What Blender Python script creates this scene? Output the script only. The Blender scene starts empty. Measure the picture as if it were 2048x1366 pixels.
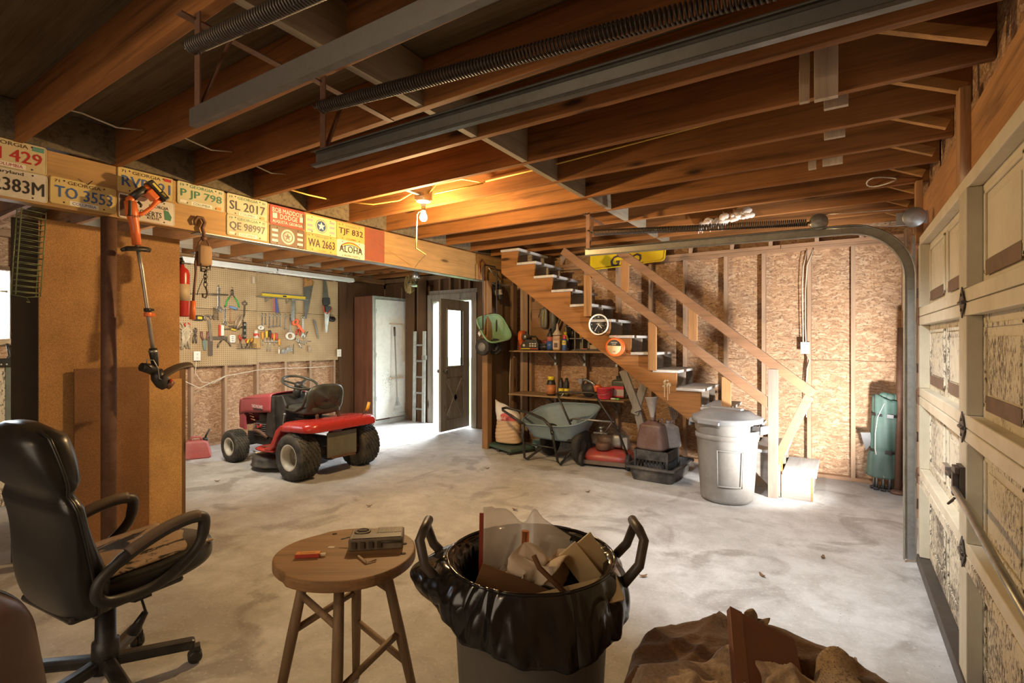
import bpy, bmesh, math, random
from mathutils import Vector, Matrix
random.seed(7)
R = math.radians
PI = math.pi
C = bpy.context.scene.collection
V = Vector

# ------------------------------------------------------------------ meshes
class MB:
    def __init__(self):
        self.v = []; self.f = []; self.M = Matrix.Identity(4); self.sm = []
    def at(self, loc=(0, 0, 0), rz=0, rx=0, ry=0, s=1):
        self.M = Matrix.Translation(loc) @ Matrix.Rotation(rz, 4, 'Z') @ Matrix.Rotation(ry, 4, 'Y') @ Matrix.Rotation(rx, 4, 'X') @ Matrix.Scale(s, 4)
        return self
    def add(self, vs, fs, smooth=False):
        n = len(self.v)
        self.v += [self.M @ V(p) for p in vs]
        self.f += [[i + n for i in f] for f in fs]
        self.sm += [smooth] * len(fs)
        return self
    def box(self, a, b):
        x0, x1 = sorted((a[0], b[0])); y0, y1 = sorted((a[1], b[1])); z0, z1 = sorted((a[2], b[2]))
        vs = [(x0, y0, z0), (x1, y0, z0), (x1, y1, z0), (x0, y1, z0), (x0, y0, z1), (x1, y0, z1), (x1, y1, z1), (x0, y1, z1)]
        return self.add(vs, [(0, 3, 2, 1), (4, 5, 6, 7), (0, 1, 5, 4), (1, 2, 6, 5), (2, 3, 7, 6), (3, 0, 4, 7)])
    def cbox(self, c, s):
        return self.box([c[i] - s[i] / 2 for i in range(3)], [c[i] + s[i] / 2 for i in range(3)])
    def bar(self, p, q, w, h, up=(0, 0, 1)):
        p = V(p); q = V(q); d = (q - p).normalized(); u = V(up)
        s = d.cross(u)
        if s.length < 1e-4: s = d.cross(V((1, 0, 0)))
        s.normalize(); u = s.cross(d).normalized(); s = s * w / 2; u = u * h / 2
        vs = [p - s - u, p + s - u, p + s + u, p - s + u, q - s - u, q + s - u, q + s + u, q - s + u]
        return self.add(vs, [(0, 1, 2, 3), (7, 6, 5, 4), (0, 4, 5, 1), (1, 5, 6, 2), (2, 6, 7, 3), (3, 7, 4, 0)])
    def tube(self, pts, r, n=8, closed=False, caps=True, sq=1.0):
        pts = [V(p) for p in pts]; m = len(pts)
        rs = r if isinstance(r, (list, tuple)) else [r] * m
        t = []
        for i in range(m):
            a = pts[(i - 1) % m] if (closed or i > 0) else pts[0]
            b = pts[(i + 1) % m] if (closed or i < m - 1) else pts[-1]
            d = b - a
            t.append(d.normalized() if d.length > 1e-9 else V((0, 0, 1)))
        ref = V((0, 0, 1)) if abs(t[0].z) < .9 else V((1, 0, 0))
        u = (ref - t[0] * ref.dot(t[0])).normalized()
        vs = []
        for i in range(m):
            u = (u - t[i] * u.dot(t[i]))
            if u.length < 1e-6: u = t[i].orthogonal()
            u.normalize(); w = t[i].cross(u)
            for k in range(n):
                a = 2 * PI * k / n
                vs.append(pts[i] + (u * math.cos(a) + w * math.sin(a) * sq) * rs[i])
        fs = []
        for i in range(m if closed else m - 1):
            j = (i + 1) % m
            for k in range(n):
                l = (k + 1) % n
                fs.append((i * n + k, i * n + l, j * n + l, j * n + k))
        self.add(vs, fs, True)
        if caps and not closed:
            b = len(self.v) - len(vs)
            self.f += [[b + k for k in range(n)][::-1], [b + (m - 1) * n + k for k in range(n)]]; self.sm += [False, False]
        return self
    def lathe(self, prof, n=24, axis='Z', c=(0, 0, 0), smooth=True, caps=True, sx=1, sy=1):
        vs = []
        for (r, z) in prof:
            for k in range(n):
                a = 2 * PI * k / n; x = r * math.cos(a) * sx; y = r * math.sin(a) * sy
                p = (x, y, z) if axis == 'Z' else ((z, x, y) if axis == 'X' else (y, z, x))
                vs.append((p[0] + c[0], p[1] + c[1], p[2] + c[2]))
        fs = []
        for i in range(len(prof) - 1):
            for k in range(n):
                l = (k + 1) % n
                fs.append((i * n + k, i * n + l, (i + 1) * n + l, (i + 1) * n + k))
        self.add(vs, fs, smooth)
        if caps:
            b = len(self.v) - len(vs)
            if prof[0][0] > 1e-5: self.f.append([b + k for k in range(n)][::-1]); self.sm.append(False)
            if prof[-1][0] > 1e-5: self.f.append([b + (len(prof) - 1) * n + k for k in range(n)]); self.sm.append(False)
        return self
    def prism(self, poly, h0, h1, plane='XY'):
        def P(a, b, h): return {'XY': (a, b, h), 'XZ': (a, h, b), 'YZ': (h, a, b)}[plane]
        n = len(poly)
        vs = [P(a, b, h0) for a, b in poly] + [P(a, b, h1) for a, b in poly]
        fs = [list(range(n))[::-1], list(range(n, 2 * n))] + [(i, (i + 1) % n, (i + 1) % n + n, i + n) for i in range(n)]
        return self.add(vs, fs)
    def grid(self, fn, nu, nv, smooth=True, closeu=False):
        vs = [fn(i / (nu if closeu else nu - 1), j / (nv - 1)) for i in range(nu) for j in range(nv)]
        fs = []
        for i in range(nu if closeu else nu - 1):
            for j in range(nv - 1):
                a = i * nv + j; b = ((i + 1) % nu) * nv + j
                fs.append((a, b, b + 1, a + 1))
        return self.add(vs, fs, smooth)
    def ell(self, c, r, nu=16, nv=10, p=1.0):
        def s(x): return math.copysign(abs(x) ** p, x)
        def fn(u, v):
            a = 2 * PI * u; b = PI * (v - .5) * .999
            return (c[0] + r[0] * s(math.cos(b)) * s(math.cos(a)), c[1] + r[1] * s(math.cos(b)) * s(math.sin(a)), c[2] + r[2] * s(math.sin(b)))
        return self.grid(fn, nu, nv, True, True)
    def rbox(self, a, b, p=.35, nu=24, nv=14):
        c = [(a[i] + b[i]) / 2 for i in range(3)]; r = [abs(b[i] - a[i]) / 2 for i in range(3)]
        return self.ell(c, r, nu, nv, p)
    def text(self, s, h=None, w=None, depth=.001, cx=0, cz=0, plane='XZ', shear=0, bold=0):
        cu = bpy.data.curves.new('t', 'FONT'); cu.body = s; cu.align_x = 'CENTER'; cu.size = 1; cu.resolution_u = 2; cu.shear = shear; cu.offset = bold
        o = bpy.data.objects.new('t', cu); C.objects.link(o)
        bpy.context.view_layer.update()
        me = bpy.data.meshes.new_from_object(o.evaluated_get(bpy.context.evaluated_depsgraph_get()))
        vs = [v.co.copy() for v in me.vertices]; fs = [list(p.vertices) for p in me.polygons]
        bpy.data.objects.remove(o); bpy.data.curves.remove(cu); bpy.data.meshes.remove(me)
        if not vs: return self
        x0 = min(v.x for v in vs); x1 = max(v.x for v in vs); y0 = min(v.y for v in vs); y1 = max(v.y for v in vs)
        sy = (h / (y1 - y0)) if h else w / (x1 - x0); sx = (w / (x1 - x0)) if w else sy
        out = []
        for v in vs:
            a = (v.x - (x0 + x1) / 2) * sx + cx; b = (v.y - (y0 + y1) / 2) * sy + cz
            out.append({'XZ': (a, -depth, b), 'YZ': (depth, a, b), 'XY': (a, b, depth)}[plane])
        return self.add(out, fs)
    def build(self, name, mat, parent=None, bevel=0, seg=2, sub=0, solid=0, loc=None):
        me = bpy.data.meshes.new(name)
        off = V(loc) if loc else V((0, 0, 0))
        me.from_pydata([tuple(p - off) for p in self.v], [], self.f)
        for p, s in zip(me.polygons, self.sm): p.use_smooth = s
        bm = bmesh.new(); bm.from_mesh(me); bmesh.ops.recalc_face_normals(bm, faces=bm.faces); bm.to_mesh(me); bm.free()
        me.materials.append(mat)
        o = bpy.data.objects.new(name, me); C.objects.link(o)
        if loc: o.location = loc
        if parent: o.parent = parent
        if solid:
            m = o.modifiers.new('s', 'SOLIDIFY'); m.thickness = solid; m.offset = 0
        if sub:
            m = o.modifiers.new('u', 'SUBSURF'); m.levels = sub; m.render_levels = sub
            for p in me.polygons: p.use_smooth = True
        if bevel:
            m = o.modifiers.new('b', 'BEVEL'); m.width = bevel; m.segments = seg; m.limit_method = 'ANGLE'; m.angle_limit = R(40)
        return o

def tag(o, label=None, cat=None, group=None, kind=None):
    if label: o['label'] = label
    if cat: o['category'] = cat
    if group: o['group'] = group
    if kind: o['kind'] = kind
    return o
def thing(name, label, cat, loc=(0, 0, 0), rz=0, group=None, rot=None):
    o = bpy.data.objects.new(name, None); C.objects.link(o); o.empty_display_size = .05
    o.location = loc; o.rotation_euler = rot if rot else (0, 0, rz)
    return tag(o, label, cat, group)
def struct(name, loc=(0, 0, 0)):
    o = bpy.data.objects.new(name, None); C.objects.link(o); o.empty_display_size = .05; o.location = loc
    o['kind'] = 'structure'
    return o
def dup(root, loc, rz=None, label=None, rot=None):
    def cp(o, par):
        c = o.copy(); C.objects.link(c)
        if par: c.parent = par
        for ch in list(o.children): cp(ch, c)
        return c
    r = cp(root, None); r.location = loc
    if rz is not None: r.rotation_euler = (0, 0, rz)
    if rot: r.rotation_euler = rot
    if label: r['label'] = label
    return r
def arc(c, r, a0, a1, n, plane='XZ', h=0):
    out = []
    for i in range(n + 1):
        a = R(a0 + (a1 - a0) * i / n); x = c[0] + r * math.cos(a); y = c[1] + r * math.sin(a)
        out.append({'XZ': (x, h, y), 'YZ': (h, x, y), 'XY': (x, y, h)}[plane])
    return out

# ------------------------------------------------------------------ materials
_M = {}
class NT:
    def __init__(s, name):
        s.m = bpy.data.materials.new(name); s.m.use_nodes = True; s.t = s.m.node_tree; s.n = s.t.nodes; s.l = s.t.links
        s.b = s.n['Principled BSDF']
    def new(s, t, **k):
        n = s.n.new(t)
        for a, b in k.items(): setattr(n, a, b)
        return n
    def link(s, a, b): s.l.new(a, b)
    def coords(s, scale=(1, 1, 1), rot=(0, 0, 0), rand=True, which='Object'):
        tc = s.new('ShaderNodeTexCoord'); mp = s.new('ShaderNodeMapping')
        mp.inputs['Scale'].default_value = scale; mp.inputs['Rotation'].default_value = rot
        s.link(tc.outputs[which], mp.inputs[0])
        if not rand: return mp.outputs[0]
        oi = s.new('ShaderNodeObjectInfo'); ad = s.new('ShaderNodeVectorMath', operation='ADD'); mu = s.new('ShaderNodeMath', operation='MULTIPLY')
        s.link(oi.outputs['Random'], mu.inputs[0]); mu.inputs[1].default_value = 37.0
        s.link(mp.outputs[0], ad.inputs[0]); s.link(mu.outputs[0], ad.inputs[1])
        return ad.outputs[0]
    def noise(s, co, scale=5, detail=4, rough=.55, dist=0):
        n = s.new('ShaderNodeTexNoise'); n.inputs['Scale'].default_value = scale; n.inputs['Detail'].default_value = detail
        n.inputs['Roughness'].default_value = rough; n.inputs['Distortion'].default_value = dist
        s.link(co, n.inputs['Vector']); return n.outputs['Fac']
    def vor(s, co, scale=5, feat='F1', rnd=1):
        n = s.new('ShaderNodeTexVoronoi', feature=feat); n.inputs['Scale'].default_value = scale; n.inputs['Randomness'].default_value = rnd
        s.link(co, n.inputs['Vector']); return n
    def ramp(s, f, stops, interp='LINEAR'):
        r = s.new('ShaderNodeValToRGB'); r.color_ramp.interpolation = interp; e = r.color_ramp.elements
        while len(e) < len(stops): e.new(.5)
        for i, (p, c) in enumerate(stops):
            e[i].position = p; e[i].color = (*c, 1) if len(c) == 3 else c
        s.link(f, r.inputs[0]); return r.outputs[0]
    def mix(s, f, a, b, mode='MIX'):
        m = s.new('ShaderNodeMix', data_type='RGBA', blend_type=mode)
        for i, x in ((0, f), (6, a), (7, b)):
            if hasattr(x, 'links'): s.link(x, m.inputs[i])
            else: m.inputs[i].default_value = x if i == 0 else ((*x, 1) if len(x) == 3 else x)
        return m.outputs[2]
    def math(s, op, a, b=None):
        m = s.new('ShaderNodeMath', operation=op)
        for i, x in ((0, a), (1, b)):
            if x is None: continue
            if hasattr(x, 'links'): s.link(x, m.inputs[i])
            else: m.inputs[i].default_value = x
        return m.outputs[0]
    def bump(s, h, strength=.2, dist=.01):
        b = s.new('ShaderNodeBump'); b.inputs['Strength'].default_value = strength; b.inputs['Distance'].default_value = dist
        s.link(h, b.inputs['Height']); s.link(b.outputs[0], s.b.inputs['Normal'])
    def fin(s, col=None, rough=.6, metal=0, spec=None, **k):
        if col is not None:
            if hasattr(col, 'links'): s.link(col, s.b.inputs['Base Color'])
            else: s.b.inputs['Base Color'].default_value = (*col, 1)
        if hasattr(rough, 'links'): s.link(rough, s.b.inputs['Roughness'])
        else: s.b.inputs['Roughness'].default_value = rough
        s.b.inputs['Metallic'].default_value = metal
        if spec is not None: s.b.inputs['Specular IOR Level'].default_value = spec
        for a, b in k.items(): s.b.inputs[a.replace('_', ' ')].default_value = b
        return s.m
def srgb(h):
    h = h.lstrip('#'); c = [int(h[i:i + 2], 16) / 255 for i in (0, 2, 4)]
    return tuple(x / 12.92 if x <= .04045 else ((x + .055) / 1.055) ** 2.4 for x in c)
def mixc(a, b, t): return tuple(x * (1 - t) + y * t for x, y in zip(a, b))
def scl(a, k): return tuple(x * k for x in a)

def wood(name, col, axis='X', dark=.45, grain=1.0, rough=.75, light=1.15, knots=True, dust=0):
    if name in _M: return _M[name]
    t = NT(name); lo = .5; hi = 11 * grain
    sc = {'X': (lo, hi, hi), 'Y': (hi, lo, hi), 'Z': (hi, hi, lo)}[axis]
    co = t.coords(sc)
    a = t.noise(co, 1.6, 5, .6, .8); b = t.noise(co, 9, 3, .6)
    c1 = t.ramp(a, [(.28, scl(col, dark)), (.48, col), (.72, scl(col, light))])
    c2 = t.mix(t.ramp(b, [(.35, (0, 0, 0)), (.75, (1, 1, 1))]), scl(col, dark * .9), c1)
    c2 = t.mix(.65, c2, c1)
    if knots:
        kc = t.coords({'X': (1.3, 5, 5), 'Y': (5, 1.3, 5), 'Z': (5, 5, 1.3)}[axis])
        k = t.vor(kc, 1.0)
        c2 = t.mix(t.ramp(k.outputs['Distance'], [(.06, (1, 1, 1)), (.13, (0, 0, 0))]), c2, scl(col, dark * .4))
    big = t.noise(t.coords((1, 1, 1)), 2.2, 3)
    c2 = t.mix(t.ramp(big, [(.35, (0, 0, 0)), (.7, (1, 1, 1))]), scl_mix(t, c2, .78), c2)
    if dust:
        g = t.new('ShaderNodeNewGeometry'); sx = t.new('ShaderNodeSeparateXYZ'); t.link(g.outputs['Normal'], sx.inputs[0])
        f = t.ramp(sx.outputs[2], [(.5, (0, 0, 0)), (.9, (1, 1, 1))]); c2 = t.mix(t.math('MULTIPLY', f, dust), c2, (.55, .52, .48))
    t.bump(a, .25, .004)
    _M[name] = t.fin(c2, rough, spec=.25); return _M[name]
def scl_mix(t, c, k):
    return t.mix(1.0, c, (k, k, k), 'MULTIPLY')
def osb(name, col=(.47, .27, .12)):
    if name in _M: return _M[name]
    t = NT(name)
    base = t.coords((1, 1, 1))
    n = t.new('ShaderNodeTexNoise'); n.inputs['Scale'].default_value = 7; t.link(base, n.inputs['Vector'])
    ad = t.new('ShaderNodeVectorMath', operation='MULTIPLY_ADD'); t.link(n.outputs['Color'], ad.inputs[0]); ad.inputs[1].default_value = (.13, .13, .13); t.link(base, ad.inputs[2])
    outs = []
    for rot, sc in (((.25, .3, .1), (12, 12, 85)), ((-.35, -.3, .2), (14, 14, 75)), ((.15, -.6, .3), (18, 18, 70))):
        mp = t.new('ShaderNodeMapping'); mp.inputs['Rotation'].default_value = rot; mp.inputs['Scale'].default_value = sc; t.link(ad.outputs[0], mp.inputs[0])
        v = t.vor(mp.outputs[0], 1.0); sp = t.new('ShaderNodeSeparateColor'); t.link(v.outputs['Color'], sp.inputs[0])
        outs.append(t.ramp(sp.outputs[0], [(0, scl(col, .74)), (.3, scl(col, .95)), (.65, mixc(col, (.70, .50, .30), .22)), (1, mixc(col, (.78, .62, .42), .42))]))
    m = t.noise(base, 9, 2)
    c = t.mix(t.ramp(m, [(.42, (0, 0, 0)), (.5, (1, 1, 1))]), outs[0], outs[1])
    m2 = t.noise(base, 13, 2)
    c = t.mix(t.ramp(m2, [(.5, (0, 0, 0)), (.56, (1, 1, 1))]), c, outs[2])
    d = t.noise(base, 60, 3); c = t.mix(t.ramp(d, [(.3, (1, 1, 1)), (.45, (0, 0, 0))]), c, scl(col, .45))
    t.bump(m, .1, .002)
    _M[name] = t.fin(c, .7, spec=.3); return _M[name]
def particle(name, col):
    if name in _M: return _M[name]
    t = NT(name); co = t.coords()
    a = t.noise(co, 220, 2, .7); b = t.noise(co, 3, 4); v = t.vor(co, 150)
    c = t.ramp(a, [(.3, scl(col, .6)), (.5, col), (.72, scl(col, 1.5))])
    c = t.mix(t.ramp(v.outputs['Distance'], [(.1, (1, 1, 1)), (.2, (0, 0, 0))]), c, scl(col, 1.9))
    c = t.mix(t.ramp(b, [(.3, (0, 0, 0)), (.7, (1, 1, 1))]), scl_mix(t, c, .7), c)
    _M[name] = t.fin(c, .7, spec=.3); return _M[name]
def plain(name, col, rough=.5, metal=0, dirt=.25, dcol=(.09, .065, .045), scale=9, spec=.5, bump=0, **k):
    """painted or moulded surface with worn, dirty patches"""
    if name in _M: return _M[name]
    t = NT(name); co = t.coords()
    a = t.noise(co, scale, 6, .65)
    c = t.mix(t.math('MULTIPLY', t.ramp(a, [(.42, (0, 0, 0)), (.75, (1, 1, 1))]), dirt * 1.6), col, dcol)
    b = t.noise(co, scale * 9, 3)
    c = t.mix(t.math('MULTIPLY', b, min(.5, dirt)), c, scl(col, .7))
    r = t.math('ADD', t.math('MULTIPLY', a, .3), rough - .15)
    if bump: t.bump(b, bump, .003)
    _M[name] = t.fin(c, r, metal, spec, **k); return _M[name]
def peel(name, col, dcol, amount=.5):
    """old paint peeling in upright flakes"""
    if name in _M: return _M[name]
    t = NT(name); co = t.coords((52, 52, 20)); c0 = t.coords()
    a = t.noise(co, 1.6, 6, .7); b = t.noise(c0, 2.2, 3)
    m = t.math('ADD', a, t.math('MULTIPLY', t.math('SUBTRACT', b, .5), .55))
    lo = .66 - amount * .2
    c = t.mix(t.ramp(m, [(lo, (0, 0, 0)), (lo + .035, (1, 1, 1))]), col, dcol)
    d = t.noise(c0, 14, 5); c = t.mix(t.math('MULTIPLY', t.ramp(d, [(.45, (0, 0, 0)), (.8, (1, 1, 1))]), .35), c, scl(col, .55))
    t.bump(m, .3, .002)
    _M[name] = t.fin(c, .65, spec=.35); return _M[name]
def glow(name, col, st):
    if name in _M: return _M[name]
    t = NT(name); t.b.inputs['Emission Color'].default_value = (*col, 1); t.b.inputs['Emission Strength'].default_value = st
    _M[name] = t.fin(col, .5); return _M[name]
# ================================================================== materials
W_JOIST = wood('joist_wood', (.34, .14, .042), 'X', .36)
W_JOISTY = wood('joist_wood_y', (.40, .20, .075), 'Y', .5)
W_STUD = wood('stud_wood', (.46, .31, .20), 'Z', .65)
W_STUD_DK = wood('stud_wood_old', (.22, .13, .07), 'Z', .5)
W_PLATE = wood('plate_wood', (.40, .24, .14), 'X', .65)
W_BEAM = wood('beam_wood', (.56, .33, .13), 'Y', .62, 1.0, .6, 1.2)
W_STAIR = wood('stair_wood', (.36, .165, .055), 'X', .38, 1.3)
W_TREAD = wood('tread_wood', (.62, .60, .57), 'Y', .7, 1, .8, 1.1, False)
W_PALE = wood('pale_wood', (.60, .48, .34), 'Z', .65, 1, .8, 1.1, False)
W_DARKPLY = wood('dark_plywood', (.14, .075, .035), 'Z', .55, .7, .7, 1.2, False)
W_GREY = wood('weathered_wood', (.30, .27, .23), 'Z', .55)
W_DECK = wood('deck_plywood', (.19, .15, .095), 'X', .42, 1.6, .8, 1.3, False)
W_SHELF = wood('shelf_wood', (.42, .27, .14), 'X', .55)
M_OSB = osb('osb_board', (.37, .215, .12))
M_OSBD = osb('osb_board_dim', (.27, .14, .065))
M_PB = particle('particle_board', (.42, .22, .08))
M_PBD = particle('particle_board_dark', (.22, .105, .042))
M_SIDING = plain('siding', (.25, .22, .18), .8)
M_GALV = plain('galvanised_steel', (.42, .43, .41), .42, .85, .35, (.16, .13, .10), 14)
M_RUSTY = plain('rusty_steel', (.20, .11, .075), .65, .5, .5, (.10, .045, .02), 12)
M_DKSTEEL = plain('dark_steel', (.10, .085, .075), .5, .6, .4)
M_STEEL = plain('bright_steel', (.62, .62, .60), .3, .9, .2)
M_DOORP = plain('cream_paint', (.68, .62, .47), .5, 0, .22, (.36, .27, .16), 5)
M_PEEL = peel('cream_paint_peeling', (.66, .60, .46), (.15, .12, .09), .55)
M_PEEL2 = peel('cream_paint_flaking', (.63, .57, .43), (.10, .08, .06), .95)
M_WHITE = plain('white_plastic', (.80, .78, .70), .45, 0, .12)
M_BLACK = plain('black_plastic', (.018, .017, .016), .42, 0, .3, (.10, .085, .07))
M_RUBBER = plain('black_rubber', (.022, .021, .020), .75, 0, .5, (.09, .08, .065), 14)
M_WIRE = plain('yellow_cable', (.80, .55, .12), .5, 0, .1)
M_WCABLE = plain('white_cable', (.75, .70, .58), .5, 0, .1)
M_ORANGE = plain('orange_plastic', (.78, .17, .035), .38, 0, .1)
M_RED = plain('red_paint', (.50, .035, .028), .3, 0, .22, (.14, .05, .035))
M_GLASS = None
def glass():
    t = NT('window_glass'); t.b.inputs['Transmission Weight'].default_value = 1
    return t.fin((.95, .97, .96), .04, 0, .5, IOR=1.05)
M_GLASS = glass()
def concrete():
    t = NT('concrete'); co = t.coords(rand=False)
    a = t.noise(co, .9, 6, .6, .4); b = t.noise(co, 5, 6, .7, .3); d = t.noise(co, 55, 3, .6)
    c = t.ramp(a, [(.3, (.33, .32, .305)), (.5, (.46, .452, .435)), (.7, (.56, .56, .55))])
    c = t.mix(t.ramp(b, [(.36, (.55, .55, .55)), (.6, (0, 0, 0))]), c, (.27, .25, .225))
    st = t.noise(t.coords((1, 1, 1), rand=False), 1.7, 4, .5, 1.2)
    c = t.mix(t.ramp(st, [(.56, (0, 0, 0)), (.64, (.62, .62, .62))]), c, (.20, .18, .155))
    c = t.mix(t.ramp(d, [(.55, (0, 0, 0)), (.78, (.5, .5, .5))]), c, (.66, .65, .62))
    v = t.vor(co, 34); v2 = t.noise(co, 3, 2)
    sp = t.math('MULTIPLY', t.ramp(v.outputs['Distance'], [(.05, (1, 1, 1)), (.12, (0, 0, 0))]), t.ramp(v2, [(.5, (0, 0, 0)), (.62, (1, 1, 1))]))
    c = t.mix(sp, c, (.09, .07, .05))
    t.bump(t.math('ADD', b, t.math('MULTIPLY', d, .3)), .18, .006)
    return t.fin(c, t.math('ADD', t.math('MULTIPLY', b, .3), .5), 0, .35)
M_CONC = concrete()
def pegboard():
    t = NT('pegboard'); tc = t.new('ShaderNodeTexCoord'); sp = t.new('ShaderNodeSeparateXYZ'); t.link(tc.outputs['Object'], sp.inputs[0])
    def cell(o): return t.math('SUBTRACT', t.math('FRACT', t.math('MULTIPLY', o, 1 / .0285)), .5)
    y = cell(sp.outputs[1]); z = cell(sp.outputs[2])
    d = t.math('SQRT', t.math('ADD', t.math('MULTIPLY', y, y), t.math('MULTIPLY', z, z)))
    n = t.noise(t.coords(), 2.5, 4)
    base = t.ramp(n, [(.3, (.36, .25, .13)), (.7, (.50, .37, .21))])
    c = t.mix(t.ramp(d, [(.14, (1, 1, 1)), (.2, (0, 0, 0))]), base, (.09, .05, .025))
    return t.fin(c, .6, 0, .35)
M_PEG = pegboard()

# ================================================================== setting
XB = -4.0          # face of the support beam
ZJ = 2.57          # underside of the joists
sh = 9.0
MB().box((-8.2, -2.6, -.12), (.57, 6.95, 0)).build('floor', M_CONC)['kind'] = 'structure'

# back wall with studs, double top plate and two rows of strand board
wb = struct('wall_back')
MB().box((XB, 6.29, 0), (.57, 6.30, 1.219)).build('strand_board', M_OSB, wb)
MB().box((XB, 6.29, 1.223), (.57, 6.30, 2.9)).build('strand_board', M_OSB, wb)
MB().box((XB - .1, 6.302, 0), (.9, 6.34, 3)).build('siding', M_SIDING, wb)
SX = [-3.72, -3.30, -2.87, -2.43, -2.0, -1.585, -1.128, -.735, -.301, .085, .50]
for x in SX:
    MB().box((x, 6.2, .038), (x + .038, 6.289, 2.39)).build('stud', W_STUD, wb, .002)
    MB().box((x + .07, 6.2, 2.466), (x + .108, 6.289, 2.8)).build('cripple_stud', W_STUD, wb)
MB().box((XB, 6.2, 0), (.57, 6.289, .038)).build('bottom_plate', W_PLATE, wb, .002)
MB().box((XB, 6.2, 2.39), (.57, 6.289, 2.427)).build('top_plate', W_PLATE, wb, .002)
MB().box((XB, 6.2, 2.429), (-.55, 6.289, 2.466)).build('top_plate', W_PLATE, wb, .002)
MB().box((-.545, 6.2, 2.429), (.57, 6.289, 2.466)).build('top_plate', W_PLATE, wb, .002)
MB().box((-3.86, 6.185, 0), (-3.74, 6.2, 2.39)).build('panel_strip', W_STUD, wb)

# return between the two back walls and the dim back wall of the bay with its door opening
wr = struct('wall_bay_back')
DX0, DX1, DH = -5.955, -5.13, 2.11
MB().box((-7.29, 6.79, 0), (DX0 - .04, 6.80, 2.9)).build('panelling', W_DARKPLY, wr)
MB().box((DX1 + .04, 6.79, 0), (XB, 6.80, 2.9)).build('panelling', W_DARKPLY, wr)
MB().box((DX0 - .04, 6.79, DH + .04), (DX1 + .04, 6.80, 2.9)).build('panelling', W_DARKPLY, wr)
for (a, b, z0, z1) in ((-7.4, DX0 - .04, 0, 3), (DX1 + .04, XB + .1, 0, 3), (DX0 - .04, DX1 + .04, DH + .04, 3)):
    MB().box((a, 6.80, z0), (b, 6.84, z1)).build('siding', M_SIDING, wr)
MB().box((XB + .001, 6.2, 0), (XB + .02, 6.8, 2.9)).build('return_panel', W_DARKPLY, wr)
for x in (-7.2, -6.75, -6.36, -6.18, -6.09, DX1 + .10, DX1 + .25, DX1 + .62, -4.2):
    MB().box((x, 6.7, 0), (x + .038, 6.789, 2.40)).build('stud', W_STUD_DK, wr, .002)
for x in (-5.85, -5.62, -5.40, -5.2):
    MB().box((x, 6.7, DH + .19), (x + .038, 6.789, 2.50)).build('cripple_stud', W_STUD_DK, wr)
MB().box((DX0 - .1, 6.69, DH + .09), (DX1 + .12, 6.789, DH + .19)).build('door_header', W_GREY, wr, .003)
MB().box((-7.2, 6.7, 2.50), (XB, 6.789, 2.57)).build('top_plate', W_STUD_DK, wr)
MB().box((-6.62, 6.68, 0), (-6.40, 6.7, 2.5)).build('panel_strip', W_DARKPLY, wr)
MB().box((-6.30, 6.68, 0), (-6.12, 6.7, 2.5)).build('panel_strip', W_DARKPLY, wr)
MB().box((-4.98, 6.66, 0), (-4.25, 6.69, 2.5)).build('panel_strip', W_DARKPLY, wr)

# entry door standing open into the room
d2 = struct('door_2', (DX1, 6.68, 0))
MB().box((DX0 - DX1 - .045, .0, 0), (DX0 - DX1, .12, DH + .045)).box((0, 0, 0), (.045, .12, DH + .045)).box((DX0 - DX1, 0, DH), (0, .12, DH + .045)).build('door_frame', W_GREY, d2, .003)
MB().box((DX0 - DX1 - .12, -.015, 0), (DX0 - DX1 - .045, .0, DH + .12)).box((.045, -.015, 0), (.12, .0, DH + .12)).box((DX0 - DX1 - .045, -.015, DH + .045), (.045, .0, DH + .12)).build('casing', W_GREY, d2, .003)
# leaf runs from the hinge towards the viewer (-Y); local y from -.03 to -.72
def leaf(mb, y0, y1, z0, z1, x0=-.052, x1=-.008): mb.box((x0, -y1, z0), (x1, -y0, z1))
lf = MB()
for (a, b, c, d) in ((.03, .19, .03, 2.08), (.60, .74, .03, 2.08), (.19, .60, 1.93, 2.08), (.19, .60, .86, 1.02), (.19, .60, .03, .2)): leaf(lf, a, b, c, d)
leaf(lf, .19, .60, .2, .86, -.042, -.018)
lfo = lf.build('leaf', W_GREY, d2, .003)
q = MB()
for s in (-.052, -.008):
    q.bar((s, -.21, .25), (s, -.58, .82), .07, .012, (1, 0, 0)); q.bar((s, -.58, .25), (s, -.21, .82), .07, .012, (1, 0, 0))
q.build('cross_brace', W_GREY, d2, .002)
q = MB(); leaf(q, .19, .60, 1.02, 1.93, -.033, -.027); q.build('pane', M_GLASS, d2)
q = MB()
for s in (-.056, -.004):
    for a in ((.185, .205, 1.02, 1.93), (.585, .605, 1.02, 1.93), (.205, .585, 1.915, 1.935), (.205, .585, 1.015, 1.035)): leaf(q, a[0], a[1], a[2], a[3], min(s, s - .008 * (s > -.02)), max(s, s + .008))
q.build('pane_bead', W_GREY, d2)
q = MB()
for s in (1, -1): q.lathe([(.012, 0), (.012, .03), (.028, .04), (.03, .055), (.02, .068), (0, .07)], 16, 'X', (-.008 if s > 0 else -.052, -.68, .96)) if s > 0 else q.lathe([(0, -.07), (.02, -.068), (.03, -.055), (.028, -.04), (.012, -.03), (.012, 0)], 16, 'X', (-.052, -.68, .96))
q.build('door_knob', M_DKSTEEL, d2)
for z in (.25, 1.05, 1.8):
    MB().tube([(-.03, -.015, z - .045), (-.03, -.015, z + .045)], .009, 8).box((-.05, -.05, z - .04), (-.055, -.01, z + .04)).build('hinge', M_DKSTEEL, d2)

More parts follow.
